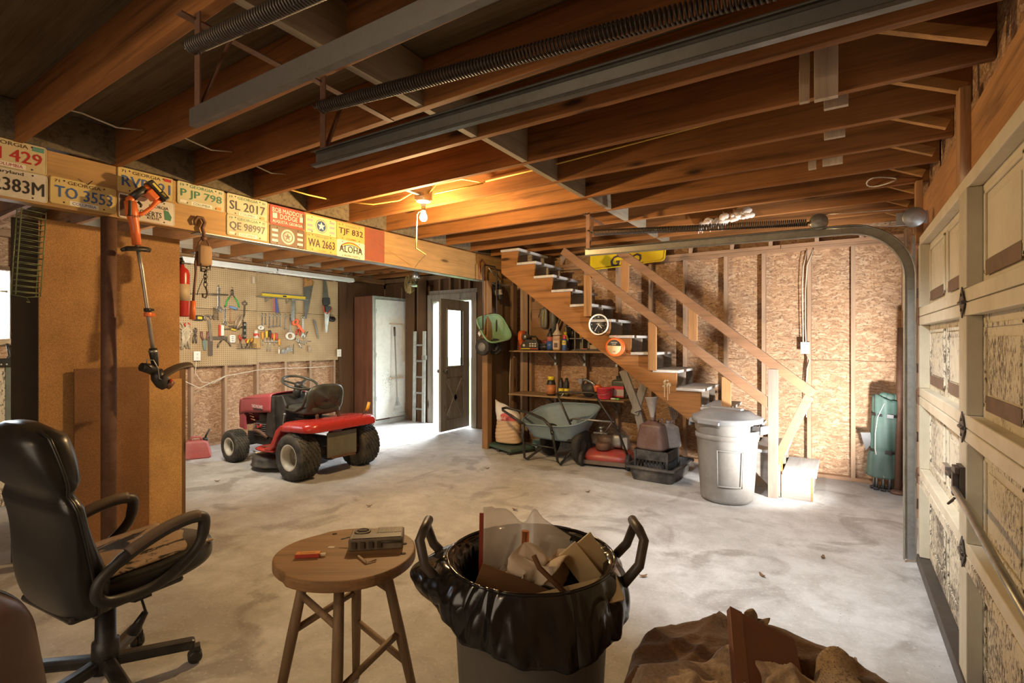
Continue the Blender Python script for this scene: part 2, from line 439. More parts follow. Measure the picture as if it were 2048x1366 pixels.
# left wall: studs, sheathing with a window hole, pegboard, ledger
wl = struct('wall_left')
WY0, WY1, WZ0, WZ1 = .75, 1.63, 1.40, 2.19
for (a, b, c, d) in ((-2.6, WY0, 0, 2.9), (WY1, 6.9, 0, 1.219), (WY1, 6.9, 1.223, 2.9), (WY0, WY1, 0, WZ0), (WY0, WY1, WZ1, 2.9)):
    MB().box((-7.29, a, c), (-7.30, b, d)).build('strand_board', M_OSB, wl)
    MB().box((-7.302, a, c - .003), (-7.34, b, d + .003)).build('siding', M_SIDING, wl)
for y in (-1.6, -.9, -.1, .71, 1.63, 2.45, 2.88, 3.33, 3.77, 4.23, 4.68, 5.12, 5.58, 6.0, 6.4):
    MB().box((-7.289, y, .038), (-7.2, y + .038, 2.5)).build('stud', W_STUD, wl, .002)
MB().box((-7.289, -2.6, 0), (-7.2, 6.7, .038)).build('bottom_plate', W_PLATE, wl, .002)
MB().box((-7.289, -2.6, 2.5), (-7.2, 6.7, 2.57)).build('top_plate', W_PLATE, wl)
MB().box((-7.2, 2.2, 2.475), (-7.155, 6.69, 2.565)).build('ledger', wood('ledger_wood', (.36, .20, .09), 'Y'), wl, .003)
MB().box((-7.199, 5.68, 0), (-7.185, 6.69, 2.47)).build('plywood_sheet', W_DARKPLY, wl)
w1 = struct('window_1', (-7.29, 0, 0))
MB().box((-.05, WY0, WZ0), (.10, WY0 + .04, WZ1)).box((-.05, WY1 - .04, WZ0), (.10, WY1, WZ1)).box((-.05, WY0, WZ1 - .04), (.10, WY1, WZ1)).box((-.05, WY0, WZ0), (.13, WY1, WZ0 + .03)).build('window_frame', W_STUD_DK, w1)
MB().box((-.02, WY0, 1.93), (0, WY1, 1.95)).box((-.02, 1.17, WZ0), (0, 1.19, WZ1)).build('muntin', M_WHITE, w1)
MB().box((-.03, WY0, WZ0), (-.025, WY1, WZ1)).build('pane', M_GLASS, w1)

# pegboard panels (lifted on, not part of the wall)
def peg(a, b, z0, z1, label):
    o = MB().box((-.006, a, z0), (0, b, z1)).build('pegboard_panel', M_PEG); o.location = (-7.19, 0, 0)
    tag(o, label, 'pegboard', 'pegboard panels over the work wall'); return o
peg(3.0, 4.222, 1.868, 2.43, 'upper tan pegboard panel behind the fire extinguisher, with the green-handled pliers')
peg(4.226, 5.66, 1.868, 2.43, 'upper tan pegboard panel with the yellow level shelf and the hand saws')
peg(3.0, 4.222, 1.085, 1.862, 'lower tan pegboard panel with the framing square and the tape measure')
peg(4.226, 5.66, 1.11, 1.862, 'lower tan pegboard panel with the row of spanners and screwdrivers')

# right wall round the garage doors, header over them
wrt = struct('wall_right')
XW = .53
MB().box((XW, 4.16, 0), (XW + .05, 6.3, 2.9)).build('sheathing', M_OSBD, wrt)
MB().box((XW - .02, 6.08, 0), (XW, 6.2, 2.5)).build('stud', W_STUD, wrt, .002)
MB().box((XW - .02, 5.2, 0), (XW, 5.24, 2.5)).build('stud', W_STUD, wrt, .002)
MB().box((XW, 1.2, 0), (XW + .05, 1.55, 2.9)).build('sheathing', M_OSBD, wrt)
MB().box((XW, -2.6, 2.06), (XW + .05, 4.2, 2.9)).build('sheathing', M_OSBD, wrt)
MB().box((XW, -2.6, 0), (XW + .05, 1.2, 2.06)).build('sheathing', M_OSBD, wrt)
MB().box((XW - .04, -2.6, 2.12), (XW, 4.95, 2.45)).build('header', wood('header_wood', (.50, .25, .10), 'Y'), wrt, .004)
for y in (3.03, 4.62): MB().box((XW - .08, y, 2.12), (XW - .04, y + .09, 2.57)).build('cleat', wood('cleat_wood', (.50, .27, .12), 'Z'), wrt, .003)
MB().box((XW - .05, 4.06, 0), (XW, 4.15, 2.12)).build('door_jamb', W_STUD, wrt, .003)
wf = struct('wall_front')
MB().box((-7.3, -2.6, 0), (.58, -2.65, 2.9)).build('sheathing', M_OSBD, wf)

# ceiling: deck, joists, blocking, knee sticks
ce = struct('ceiling')
MB().box((-7.4, -2.7, 2.806), (.7, 7.0, 2.83)).build('deck', W_DECK, ce)
JY = [-1.95, -1.48, -1.0, -.53, -.055, .42, .895, 1.375, 1.857, 2.30, 2.79, 3.245, 3.72, 4.19, 4.67, 5.15, 5.60, 6.03]
for y in JY:
    MB().box((-7.25, y, ZJ + .001), (XW - .001, y + .042, 2.805)).build('joist', W_JOIST, ce, .003)
MB().box((-7.25, 6.5, ZJ + .001), (-4.0, 6.54, 2.805)).build('joist', W_JOIST, ce, .003)
rnd = random.Random(3)
W_BLK = wood('blocking_wood', (.36, .30, .22), 'Y', .6)
for i in range(2, len(JY) - 1):
    x = -1.72 + rnd.uniform(-.02, .02)
    MB().box((x - .02, JY[i] + .042, ZJ + .004), (x + .02, JY[i + 1], 2.80)).build('blocking', W_BLK, ce)
    if i > 7: MB().box((-7.0, JY[i] + .042, ZJ + .03), (-6.96, JY[i + 1], 2.80)).build('blocking', W_BLK, ce)
    if i > 4:
        x = -3.98
        MB().box((x, JY[i] + .042, ZJ + .006), (x + .02, JY[i + 1], 2.80)).build('end_board', W_DECK, ce)
for i in range(6, len(JY) - 1):
    ym = (JY[i] + JY[i + 1]) / 2 + .1
    MB().bar((.10, ym, 2.77), (XW - .045, ym, 2.59), .04, .045).build('knee_stick', wood('knee_wood', (.55, .28, .09), 'X'), ce)
for (x, y, w, h, d) in ((-.10, 2.62, .09, .12, .035), (-.16, 2.66, .04, .10, .03), (-.07, 2.9, .10, .06, .03), (-.08, 3.36, .10, .05, .03), (-.10, 3.86, .11, .05, .035), (-.18, 3.86, .045, .06, .03)):
    MB().box((x, y, ZJ + .04 - h), (x + w, y + d, ZJ + .05 + .14)).build('scrap_block', W_PALE, ce, .002)

# support beam with its painted patch and seam, iron flashing under it
be = struct('support_beam')
MB().box((XB - .09, -2.6, 2.235), (XB, 5.35, ZJ)).build('plank', W_BEAM, be, .003)
MB().box((XB - .09, 5.352, 2.235), (XB, 6.19, ZJ)).build('plank', W_BEAM, be, .003)
MB().box((XB - .11, 1.9, 2.228), (XB + .002, 6.0, 2.234)).build('flashing', M_GALV, be)
MB().box((XB, 3.47, 2.24), (XB + .003, 3.73, ZJ - .004)).build('painted_patch', plain('brick_red_stain', (.30, .085, .045), .6, 0, .2), be)
M_NAIL = plain('nail_iron', (.07, .05, .04), .6, .6)
MB().tube([(XB - .01, 1.235, 2.40), (XB + .035, 1.255, 2.432)], .003, 6).build('nail', M_NAIL, be)

# posts
def post(x, y, w, d, h, label, m=W_STUD_DK):
    o = MB().box((-w / 2, -d / 2, 0), (w / 2, d / 2, h)).build('wooden_post', m, None, .004); o.location = (x, y, 0)
    return tag(o, label, 'post')
post(-3.955, 5.50, .09, .10, 2.225, 'square wooden post under the end of the support beam, behind the green spreader', wood('post_wood', (.36, .20, .09), 'Z', .5))
o = MB().box((-.006, 0, 0), (.006, .70, 2.2)).build('plywood_panel', wood('post_ply', (.25, .16, .09), 'Z', .6, .6, .7, 1.2, False)); o.location = (-4.03, 5.6, 0)
tag(o, 'tall brown plywood panel behind the spreader and its post', 'panel')
post(-3.84, 5.98, .05, .10, 2.2, 'slim wooden post at the left end of the two shelves', W_STUD_DK)
col = MB().lathe([(.043, 0), (.043, 2.232)], 20).lathe([(.07, 0), (.07, .012)], 20).build('steel_column', M_RUSTY); col.location = (-4.05, 1.37, 0)
tag(col, 'round rust-brown steel column under the license plate beam', 'column')

# partition sheets standing under the beam
def sheet(name, x, y0, y1, h, m, label, th=.014, lean=0):
    o = MB().box((-th, 0, 0), (0, y1 - y0, h)).build(name, m, None, .001); o.location = (x, y0, 0); o.rotation_euler = (0, R(lean), 0)
    return tag(o, label, 'board', 'sheets leaning under the beam')
sheet('particle_board_sheet', -4.36, 1.10, 1.935, 2.22, M_PB, 'tall speckled particle board sheet behind the string trimmer')
sheet('particle_board_sheet', -4.335, 1.715, 1.94, 1.13, particle('particle_board_light', (.52, .30, .115)), 'narrow pale particle board strip at the edge of the leaning sheets')
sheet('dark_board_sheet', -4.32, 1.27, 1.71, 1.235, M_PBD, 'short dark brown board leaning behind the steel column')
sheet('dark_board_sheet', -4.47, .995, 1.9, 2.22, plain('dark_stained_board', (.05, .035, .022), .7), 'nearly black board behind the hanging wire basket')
o = MB().box((-.03, 0, 0), (0, .05, 1.2)).build('board_offcut', W_STUD_DK); o.location = (-4.375, 1.935, 0)
tag(o, 'dark upright offcut at the right edge of the leaning boards', 'board')
# ================================================================== garage door
gd = struct('door_1', (.41, 0, 0))
SZ = [.095, .585, 1.08, 1.575, 2.07]
YE, YS = 4.04, 1.30
GX = .045                                   # panel face, local x (stile faces at 0)
ST = [(3.975, 4.04), (2.60, 2.745), (1.30, 1.42)]
M_TAPE = plain('brown_tape', (.20, .125, .08), .7, 0, .4)
M_STILE = plain('cream_steel', (.56, .51, .38), .5, 0, .22, (.30, .23, .14), 6)
for i in range(4):
    z0, z1 = SZ[i] + .002, SZ[i + 1] - .002
    mp = [M_PEEL2, M_PEEL, M_PEEL, M_DOORP][i]
    MB().box((GX, YS, z0), (GX + .03, YE, z1)).build('section_panel', mp, gd)
    # rails folded in from the sheet, top and bottom
    for (a, b) in ((z0, z0 + .052), (z1 - .052, z1)):
        if i == 0 and a == z0: continue
        MB().box((.0, YS, a), (GX, YE, b)).build('rail', M_DOORP if i else M_PEEL, gd, .004)
    for (a, b) in ST:
        MB().box((-.004, a, z0 + (.0 if i == 0 else .053)), (GX, b, z1 - .053)).build('stile', M_STILE, gd, .003)
    # pressed panels: raised border and field
    for (a, b) in ((2.80, 3.33), (3.42, 3.93), (1.47, 1.98), (2.05, 2.55)):
        zz0, zz1 = z0 + .095, z1 - .085
        q = MB()
        for (c, d, e, f) in ((a, b, zz0, zz0 + .016), (a, b, zz1 - .016, zz1), (a, a + .016, zz0, zz1), (b - .016, b, zz0, zz1)):
            q.box((GX - .008, c, e), (GX, d, f))
        q.box((GX - .005, a + .05, zz0 + .05), (GX, b - .05, zz1 - .05))
        q.build('pressed_panel', mp, gd, .004)
        if i >= 2:
            MB().box((GX - .0095, a + .02, zz0 - .01), (GX - .008, b - .04, zz0 + .045)).build('tape_strip', M_TAPE, gd)
MB().box((-.012, YS, .03), (.075, YE + .005, .095)).build('bottom_bracket', M_DKSTEEL, gd, .003)
MB().box((.01, YS, .004), (.04, YE, .03)).build('rubber_seal', M_RUBBER, gd)
for z in SZ[1:4]:
    for y in (2.67, 1.36):
        q = MB().prism([(y, z + .062), (y + .05, z + .01), (y + .03, z - .02), (y, z - .062), (y - .05, z - .01), (y - .03, z + .02)], -.008, -.004, 'YZ')
        q.tube([(-.008, y - .04, z), (-.008, y + .04, z)], .008, 8).tube([(-.003, y, z + .03), (-.012, y, z + .03)], .006, 6).tube([(-.003, y, z - .03), (-.012, y, z - .03)], .006, 6)
        q.build('hinge', M_DKSTEEL, gd)
    q = MB().prism([(4.04, z + .05), (4.13, z + .012), (4.13, z - .012), (4.04, z - .05)], -.012, -.006, 'YZ').tube([(-.004, 4.04, z), (-.004, 4.16, z)], .006, 8)
    q.lathe([(.022, 4.13), (.024, 4.14), (.018, 4.145), (.024, 4.15), (.022, 4.16)], 14, 'Y', (0, 0, 0)) if False else None
    q.build('roller_hinge', M_RUSTY, gd)
# sliding lock on the middle stile and its long rod
q = MB().box((-.02, 2.615, .80), (-.004, 2.70, .93)).box((-.035, 2.62, .90), (-.02, 2.69, .925)).box((-.04, 2.635, .81), (-.02, 2.665, .90))
q.tube([(-.03, 2.70, .872), (-.03, 2.80, .876)], .012, 8).tube([(-.03, 2.65, .80), (-.05, 2.66, .77), (-.03, 2.69, .78)], .005, 6).build('lock_plate', M_DKSTEEL, gd, .002)
MB().box((-.042, 2.79, .855), (-.02, 2.88, .895)).build('lock_grip', M_STEEL, gd, .003)
MB().tube([(-.035, 2.63, .84), (-.04, 2.3, .83), (-.045, 1.9, .80), (-.03, 1.5, .74)], .012, 10).build('locking_rod', M_GALV, gd)
MB().box((GX - .002, 1.45, .785), (GX - .0005, 2.56, .80)).build('blue_strip', plain('strip_blue', (.16, .28, .34), .8), gd)  # thin blue strip across the door panel

# ------------------------------------------------------------ tracks and springs
def sweep(mb, pts, prof, n_y):
    """pts in XZ; prof list of (across-normal, sideways) offsets; n_y = world Y of the track"""
    out = []
    for i, p in enumerate(pts):
        a = V(pts[max(0, i - 1)]); b = V(pts[min(len(pts) - 1, i + 1)]); d = (b - a).normalized(); nn = V((-d.y, d.x))
        for (u, w) in prof: out.append((p[0] + nn.x * u, n_y + w, p[1] + nn.y * u))
    k = len(prof); fs = []
    for i in range(len(pts) - 1):
        for j in range(k - 1): fs.append((i * k + j, i * k + j + 1, (i + 1) * k + j + 1, (i + 1) * k + j))
    return mb.add(out, fs, False)
PROF = [(-.026, -.028), (-.032, -.022), (-.032, 0), (.026, 0), (.032, -.006), (.032, -.022), (.026, -.028)]
M_TRK = plain('dull_galvanised', (.20, .20, .19), .45, .7, .4, (.10, .085, .07), 14)
def track(y, label, vertical=True, x1=.39, side=1, m=M_TRK):
    root = thing('garage_door_track', label, 'garage door track', (0, y, 0))
    pr = [(a, b * side) for a, b in PROF]
    if vertical:
        pts = [(-1.90, 2.205), (-.02, 2.175)] + [(.03 + .34 * math.sin(R(a)), 1.835 + .34 * math.cos(R(a))) for a in range(4, 91, 7)] + [(.37, 1.6), (.37, .02)]
    else: pts = [(-1.91, 2.205), (x1, 2.175)]
    sweep(MB(), pts, pr, 0).build('rail', m, root, solid=.004)
    # hanger at the back end
    MB().bar((-1.88, .012, 2.19), (-1.88, .012, 2.565), .035, .005, (0, 1, 0)).build('hanger_strap', M_RUSTY, root)
    MB().bar((-1.88, .02, 2.24), (-1.88, .13, 2.54), .03, .005, (0, 1, 0)).build('hanger_strap', M_RUSTY, root)
    MB().bar((-1.90, -.04, 2.545), (-1.93, .46, 2.545), .035, .006).build('hanger_angle', M_RUSTY, root)
    return root
t3 = track(4.13, 'long steel garage door track that curves down beside the back corner', m=plain('warm_galvanised', (.34, .32, .26), .45, .7, .35, (.16, .13, .10), 14))
MB().box((.385, .02, .02), (.40, .032, 2.1)).box((.36, -.002, .02), (.40, .004, 1.75)).build('mounting_angle', M_GALV, t3)
for z in (.35, .78, 1.22, 1.70): MB().box((.36, .0, z), (.47, .035, z + .06)).build('wall_bracket', M_RUSTY, t3, .002)
track(1.39, 'steel track crossing the ceiling overhead, its bracket nearest the light bulb', False, .30)
track(.88, 'steel track at top left of the ceiling, nearest the license plates', False, .30, -1)

def coil(x0, z0, x1, z1, y, turns, r=.024, w=.0042):
    n = turns * 9; pts = []
    for i in range(n + 1):
        f = i / n; a = 2 * PI * turns * f
        pts.append((x0 + (x1 - x0) * f, y + r * math.cos(a), z0 + (z1 - z0) * f + r * math.sin(a)))
    return MB().tube(pts, w, 5)
def spring(x0, z0, x1, z1, y, label, turns, cable=None):
    root = thing('garage_door_spring', label, 'spring', (0, 0, 0))
    coil(x0, z0, x1, z1, y, turns).build('coil', M_DKSTEEL, root)
    MB().tube([(x0, y, z0), (x0 - .04, y, z0 + .01), (x0 - .06, y + .0, z0 + .03)], .006, 6).build('hook', M_DKSTEEL, root)
    return root
s3 = spring(-1.82, 2.372, -.20, 2.255, 4.13, 'thin stretched spring above the track by the yellow sign', 130)
MB().lathe([(.012, -.014), (.055, -.014), (.058, -.010), (.045, -.004), (.045, .004), (.058, .010), (.055, .014), (.012, .014)], 20, 'Y', (-.13, 4.13, 2.25)).tube([(-.2, 4.13, 2.255), (-.13, 4.13, 2.25)], .006, 6).build('pulley', M_GALV, s3)
MB().lathe([(.012, -.014), (.06, -.014), (.063, -.010), (.05, -.004), (.05, .004), (.063, .010), (.06, .014), (.012, .014)], 20, 'Y', (.39, 4.10, 2.21)).build('pulley', M_GALV, s3)
MB().tube([(-.13, 4.13, 2.30), (.39, 4.10, 2.265)], .0025, 5).tube([(-.13, 4.13, 2.20), (.39, 4.10, 2.16)], .0025, 5).build('cable', M_STEEL, s3)
MB().box((.30, 4.12, 2.17), (.46, 4.13, 2.25)).build('pulley_bracket', M_GALV, s3)
spring(-1.88, 2.428, .15, 2.255, 1.39, 'dark coiled spring running across the middle of the ceiling', 150)
spring(-1.90, 2.445, .15, 2.255, .88, 'dark coiled spring at the top left of the ceiling', 150)
# ================================================================== staircase
stc = thing('staircase', 'open wooden staircase rising along the back wall to the ceiling', 'stairs', (0, 0, 0))
NS = 13; RUN = .2375; RISE = .1776; Z1 = .243; X1 = -.18
YN, YF = 5.20, 5.93
def nose(i): return (X1 - RUN * i, Z1 + RISE * i)
def stringer(y, name='stringer', m=W_STAIR):
    # saw-tooth upper edge, straight lower edge
    poly = []
    x0, z0 = nose(0)
    poly.append((x0 - .03, 0)); 
    for i in range(NS + 1):
        x, z = nose(i); z -= .03
        poly.append((x - .03, z if i <= NS else z))
        poly.append((x - .03 - RUN, z))
    xe = poly[-1][0]
    poly.append((xe, 1.209 - .722 * (xe + 2.07) - .0))
    poly.append((-.40, 0))
    return MB().prism(poly, y, y + .038, 'XZ').build(name, m, stc, .002)
W_STGREY = wood('stringer_dusty', (.33, .27, .21), 'X', .55)
stringer(YN + .02); stringer(YN + .36, m=W_STGREY); stringer(YF - .06, m=W_STGREY)
for i in range(NS + 1):
    x, z = nose(i)
    MB().box((x - RUN - .03, YN - .0, z - .028), (x, YF, z)).build('tread', W_TREAD, stc, .004)
x, z = nose(0)
MB().box((x - .06, YN + .058, 0), (x - .035, YF - .06, z - .03)).build('riser', W_TREAD, stc)
W_STEPG = wood('step_side_dusty', (.27, .235, .20), 'X', .6, 1.4)
MB().box((-.455, YN + .008, 0), (-.225, YN + .019, Z1 - .03)).build('step_side', W_STEPG, stc)
MB().prism([(-.72, 0.26), (-.463, .0), (-.463, .39), (-.72, .39)], YN + .008, YN + .019, 'XZ').build('step_side', W_STEPG, stc)
# handrail, mid rail, newel, posts
W_RAIL = wood('rail_wood', (.30, .16, .085), 'X', .6, 1, .55, 1.15, True, .75)
YP = YN - .02
MB().bar((-2.02, YP, 2.41), (-.205, YP, .962), .038, .085, (0, 0, 1)).build('handrail', W_RAIL, stc, .004)
MB().bar((-2.66, YP, 2.455), (-.545, YP, .845), .04, .085, (0, 0, 1)).build('mid_rail', W_RAIL, stc, .004)
MB().box((-.56, YP - .024, 0), (-.475, YP + .024, 1.17)).build('newel_post', wood('newel_wood', (.25, .185, .145), 'Z', .6), stc, .003)
MB().bar((-.50, YP + .005, .32), (-.235, YP + .005, .94), .036, .075, (1, 0, 0)).build('handrail_brace', W_RAIL, stc, .003)
def px(x, z0, z1): MB().box((x - .042, YP + .0, z0), (x + .042, YP + .038, z1)).build('baluster', wood('baluster_wood', (.42, .22, .09), 'Z'), stc, .003)
px(-2.36, 1.70, 2.16); px(-1.635, 1.12, 1.62); px(-.92, .62, 1.08)
px(-1.93, 1.95, 2.29); px(-1.23, 1.43, 1.74)

# wooden brace leaning under the stairs
br = thing('wooden_brace', 'Y-shaped pale wooden brace propped under the staircase', 'brace', (0, 0, 0))
MB().bar((-2.03, 5.40, 1.10), (-1.86, 5.42, .66), .035, .085, (1, 0, 0)).build('upper_leg', W_GREY, br, .003)
MB().bar((-1.80, 5.44, .96), (-1.91, 5.44, .62), .035, .085, (1, 0, 0)).build('side_leg', W_GREY, br, .003)
MB().bar((-1.885, 5.46, .66), (-1.74, 5.50, .02), .035, .08, (1, 0, 0)).build('lower_leg', W_GREY, br, .003)

# clock and trimmer-line spool hanging on the stringer
ck = thing('wall_clock', 'round black wall clock with a white rim on the stair stringer', 'clock', (-2.235, YN + .015, 1.606))
MB().lathe([(.09, 0), (.113, 0), (.118, -.012), (.114, -.026), (.104, -.022), (.100, -.010)], 48, 'Y', caps=False).build('rim', plain('clock_rim', (.86, .85, .82), .35, 0, .05), ck)
MB().lathe([(0, -.008), (.102, -.008), (.102, 0)], 48, 'Y').build('dial', plain('clock_dial', (.022, .022, .024), .5), ck)
M_CREAM = plain('cream_print', (.80, .77, .70), .5, 0, .05)
q = MB()
for k in range(12):
    a = 2 * PI * (k + 1) / 12; big = (k + 1) % 3 == 0
    q.text(str(k + 1), .016 if big else .011, None, .0095, .083 * math.sin(a), .083 * math.cos(a))
for k in range(60):
    a = 2 * PI * k / 60; q.cbox((.097 * math.sin(a), -.0095, .097 * math.cos(a)), (.0015, .001, .0015))
q.build('numerals', M_CREAM, ck)
def hand(l, w, deg, b=.018):
    a = R(deg); MB().bar((-b * math.sin(a), -.0115, -b * math.cos(a)), (l * math.sin(a), -.0115, l * math.cos(a)), .002, w, (math.cos(a), 0, -math.sin(a))).build('clock_hand', M_CREAM, ck)
hand(.055, .006, 137); hand(.082, .004, 213); hand(.07, .0018, 105, .03)
sp_ = thing('trimmer_line_spool', 'orange spool of trimmer line hanging on the stringer under the clock', 'spool', (-2.035, YN + .02, 1.361))
MB().lathe([(.02, 0), (.098, 0), (.100, -.006), (.098, -.012), (.070, -.012), (.068, -.055), (.098, -.055), (.1, -.061), (.098, -.067), (.062, -.067), (.06, -.058)], 40, 'Y').build('reel', M_ORANGE, sp_)
MB().lathe([(.072, -.013), (.092, -.014), (.093, -.053), (.072, -.054)], 40, 'Y').build('line_winding', plain('orange_line', (.75, .13, .03), .4), sp_)
MB().lathe([(0, -.0675), (.078, -.0675), (.078, -.066)], 40, 'Y').build('paper_label', plain('label_tan', (.74, .55, .30), .6, 0, .08), sp_)
MB().prism([(.0775 * math.cos(R(a)), .0775 * math.sin(R(a))) for a in range(8, 173, 8)], -.0682, -.0676, 'XZ').build('label_band', M_BLACK, sp_)
q = MB().text('TRIMMER', .012, .075, .069, 0, .048).text('LINE', .011, .045, .069, 0, .030); q.build('lettering', M_CREAM, sp_)
MB().text('.095', .014, .035, .069, 0, -.05).build('size_lettering', M_BLACK, sp_)
MB().tube([(0, -.06, .09), (-.02, -.05, .12), (.01, -.03, .13), (.03, -.05, .11), (0, -.06, .095)], .002, 5).build('loose_line', M_ORANGE, sp_)

# paint drip splash on the stringer
q = MB(); rs = random.Random(5)
for k in range(26):
    a = rs.uniform(0, 2 * PI); d = rs.random() ** .7 * .05; r = rs.uniform(.003, .012)
    q.lathe([(0, -.0012), (r, -.0008), (r, 0)], 8, 'Y', (-1.50 + d * math.cos(a), YN + .0195, .985 + d * math.sin(a) * .8))
for dx, l in ((-.02, .10), (.012, .13), (.03, .06)): q.box((-1.50 + dx, YN + .0185, .95 - l), (-1.50 + dx + .007, YN + .02, .98))
q.build('paint_splash', plain('splash', (.62, .52, .34), .6), stc)

# garbage can with lid by the stairs
gcn = thing('garbage_can', 'dusty grey plastic garbage can with a lid in front of the stairs', 'garbage can', (-.865, 4.90, 0), R(-20))
M_GCAN = plain('grey_dusty_plastic', (.235, .22, .20), .6, 0, .5, (.13, .11, .09), 5)
M_GLID = plain('grey_lid_plastic', (.20, .20, .20), .5, 0, .4, (.34, .33, .31), 5)
MB().lathe([(0, 0), (.19, 0), (.215, .02), (.222, .04), (.26, .62), (.268, .63), (.272, .69), (.278, .70), (.278, .725), (.262, .725), (.255, .60), (.215, .05), (0, .04)], 40).build('body', M_GCAN, gcn)
MB().lathe([(.262, .56), (.2665, .565), (.267, .60), (.262, .605)], 40, caps=False).build('band', M_GCAN, gcn)
q = MB()
for zz in (.16, .47): q.grid(lambda u, v, zz=zz: ((.2245 + .06 * zz + .006 + .002 * v) * math.cos(R(-78 + 48 * u)), (.2245 + .06 * zz + .006 + .002 * v) * math.sin(R(-78 + 48 * u)), zz + v * .014), 12, 2)
for aa in (-78, -31): q.grid(lambda u, v, aa=aa: ((.2345 + .06 * (.16 + .31 * v)) * math.cos(R(aa + 1.6 * u)), (.2345 + .06 * (.16 + .31 * v)) * math.sin(R(aa + 1.6 * u)), .16 + .32 * v), 2, 6)
q.build('pressed_panel', M_GCAN, gcn, solid=.004)
MB().lathe([(.288, .70), (.296, .705), (.298, .745), (.286, .752), (.25, .765), (.20, .80), (.10, .815), (0, .818)], 40).build('lid', M_GLID, gcn)
q = MB().bar((-.15, .0, .815), (.15, 0, .815), .05, .03); q.build('lid_rib', M_GLID, gcn, .01)
for s in (-1, 1):
    q = MB().prism([(-.06, .64), (.06, .64), (.05, .70), (-.05, .70)], .0, .0, 'YZ') if False else MB()
    q.box((s * .27, -.07, .66), (s * .345, -.055, .70)).box((s * .27, .055, .66), (s * .345, .07, .70)).box((s * .33, -.07, .63), (s * .345, .07, .70))
    q.build('side_handle', M_GLID, gcn, .004)
MB().box((-.10, -.305, .70), (.10, -.285, .725)).build('lid_latch', M_GLID, gcn, .004)

# black mixing tray, milk crate, big brown jugs, funnel, cultivator
def opentray(a, b, h, fl, t=.008):
    q = MB(); w0, d0 = a; w1, d1 = b
    def ring(w, d, z, n=6):
        r = .05; out = []
        for cx, cy, s in ((w / 2 - r, d / 2 - r, 0), (-w / 2 + r, d / 2 - r, 90), (-w / 2 + r, -d / 2 + r, 180), (w / 2 - r, -d / 2 + r, 270)):
            for k in range(n): aa = R(s + 90 * k / (n - 1)); out.append((cx + r * math.cos(aa), cy + r * math.sin(aa), z))
        return out
    rings = [ring(w0, d0, 0), ring(w1, d1, h), ring(w1 + .05, d1 + .05, h), ring(w1 + .055, d1 + .055, h - .02), ring(w1 + .047, d1 + .047, h - .02), ring(w1 + .04, d1 + .04, h - .008)]
    rings = rings[2:][::-1] + [ring(w1 - .006, d1 - .006, h)] + [ring(w0, d0, .012)]
    vs = [p for r_ in rings for p in r_]; n = len(rings[0])
    fs = [(i * n + k, i * n + (k + 1) % n, (i + 1) * n + (k + 1) % n, (i + 1) * n + k) for i in range(len(rings) - 1) for k in range(n)]
    fs.append([(len(rings) - 1) * n + k for k in range(n)])
    q.add(vs, fs, False)
    o2 = [ring(w1 + .0, d1 + .0, h - .012), ring(w0 + .012, d0 + .012, 0)]
    vs = o2[0] + o2[1]; q.add(vs, [(k, (k + 1) % n, n + (k + 1) % n, n + k) for k in range(n)] + [[n + k for k in range(n)]], False)
    return q
M_TRAY = plain('black_tub_plastic', (.035, .033, .031), .6, 0, .7, (.20, .17, .14), 6)
tr = opentray((.40, .56), (.47, .66), .155, .03).build('mixing_tray', M_TRAY); tr.location = (-1.60, 5.36, 0); tr.rotation_euler = (0, 0, R(-2))
tag(tr, 'low black mixing tub on the floor beside the grey garbage can', 'tub')
cr = thing('milk_crate', 'black plastic milk crate standing in the mixing tub', 'crate', (-1.635, 5.37, .014), R(-3))
q = MB(); cw, cdp, chh = .34, .34, .275
for s in (-1, 1):
    for zz, hh in ((.0, .02), (.09, .014), (.175, .014), (.245, .03)):
        q.box((-cw / 2, s * cdp / 2 - .006, zz), (cw / 2, s * cdp / 2 + .006, zz + hh)); q.box((s * cw / 2 - .006, -cdp / 2, zz), (s * cw / 2 + .006, cdp / 2, zz + hh))
    for t_ in (-1, 1): q.box((s * cw / 2 - .018, t_ * cdp / 2 - .018, 0), (s * cw / 2 + .018 * 0 + .006, t_ * cdp / 2 + .006, chh))
    q.box((-cw / 2, s * cdp / 2 - .003, .185), (cw / 2, s * cdp / 2 + .003, .245)); q.box((s * cw / 2 - .003, -cdp / 2, .185), (s * cw / 2 + .003, cdp / 2, .245))
    for k in range(9):
        u = -cw / 2 + cw * (k + .5) / 9
        q.bar((u - .018, s * cdp / 2, .02), (u + .018, s * cdp / 2, .175), .004, .007, (0, 1, 0)); q.bar((u + .018, s * cdp / 2, .02), (u - .018, s * cdp / 2, .175), .004, .007, (0, 1, 0))
        q.bar((s * cw / 2, u - .018, .02), (s * cw / 2, u + .018, .175), .004, .007, (1, 0, 0)); q.bar((s * cw / 2, u + .018, .02), (s * cw / 2, u - .018, .175), .004, .007, (1, 0, 0))
for k in range(7):
    u = -cw / 2 + cw * (k + .5) / 7; q.box((u - .006, -cdp / 2, 0), (u + .006, cdp / 2, .012)); q.box((-cw / 2, u - .006, 0), (cw / 2, u + .006, .012))
q.build('basket', plain('crate_plastic', (.03, .03, .03), .5, 0, .5, (.2, .18, .16)), cr)
MB().box((-.12, -.12, .012), (.10, .12, .20)).build('stored_sack', plain('grey_sack', (.12, .115, .11), .8), cr, .03)
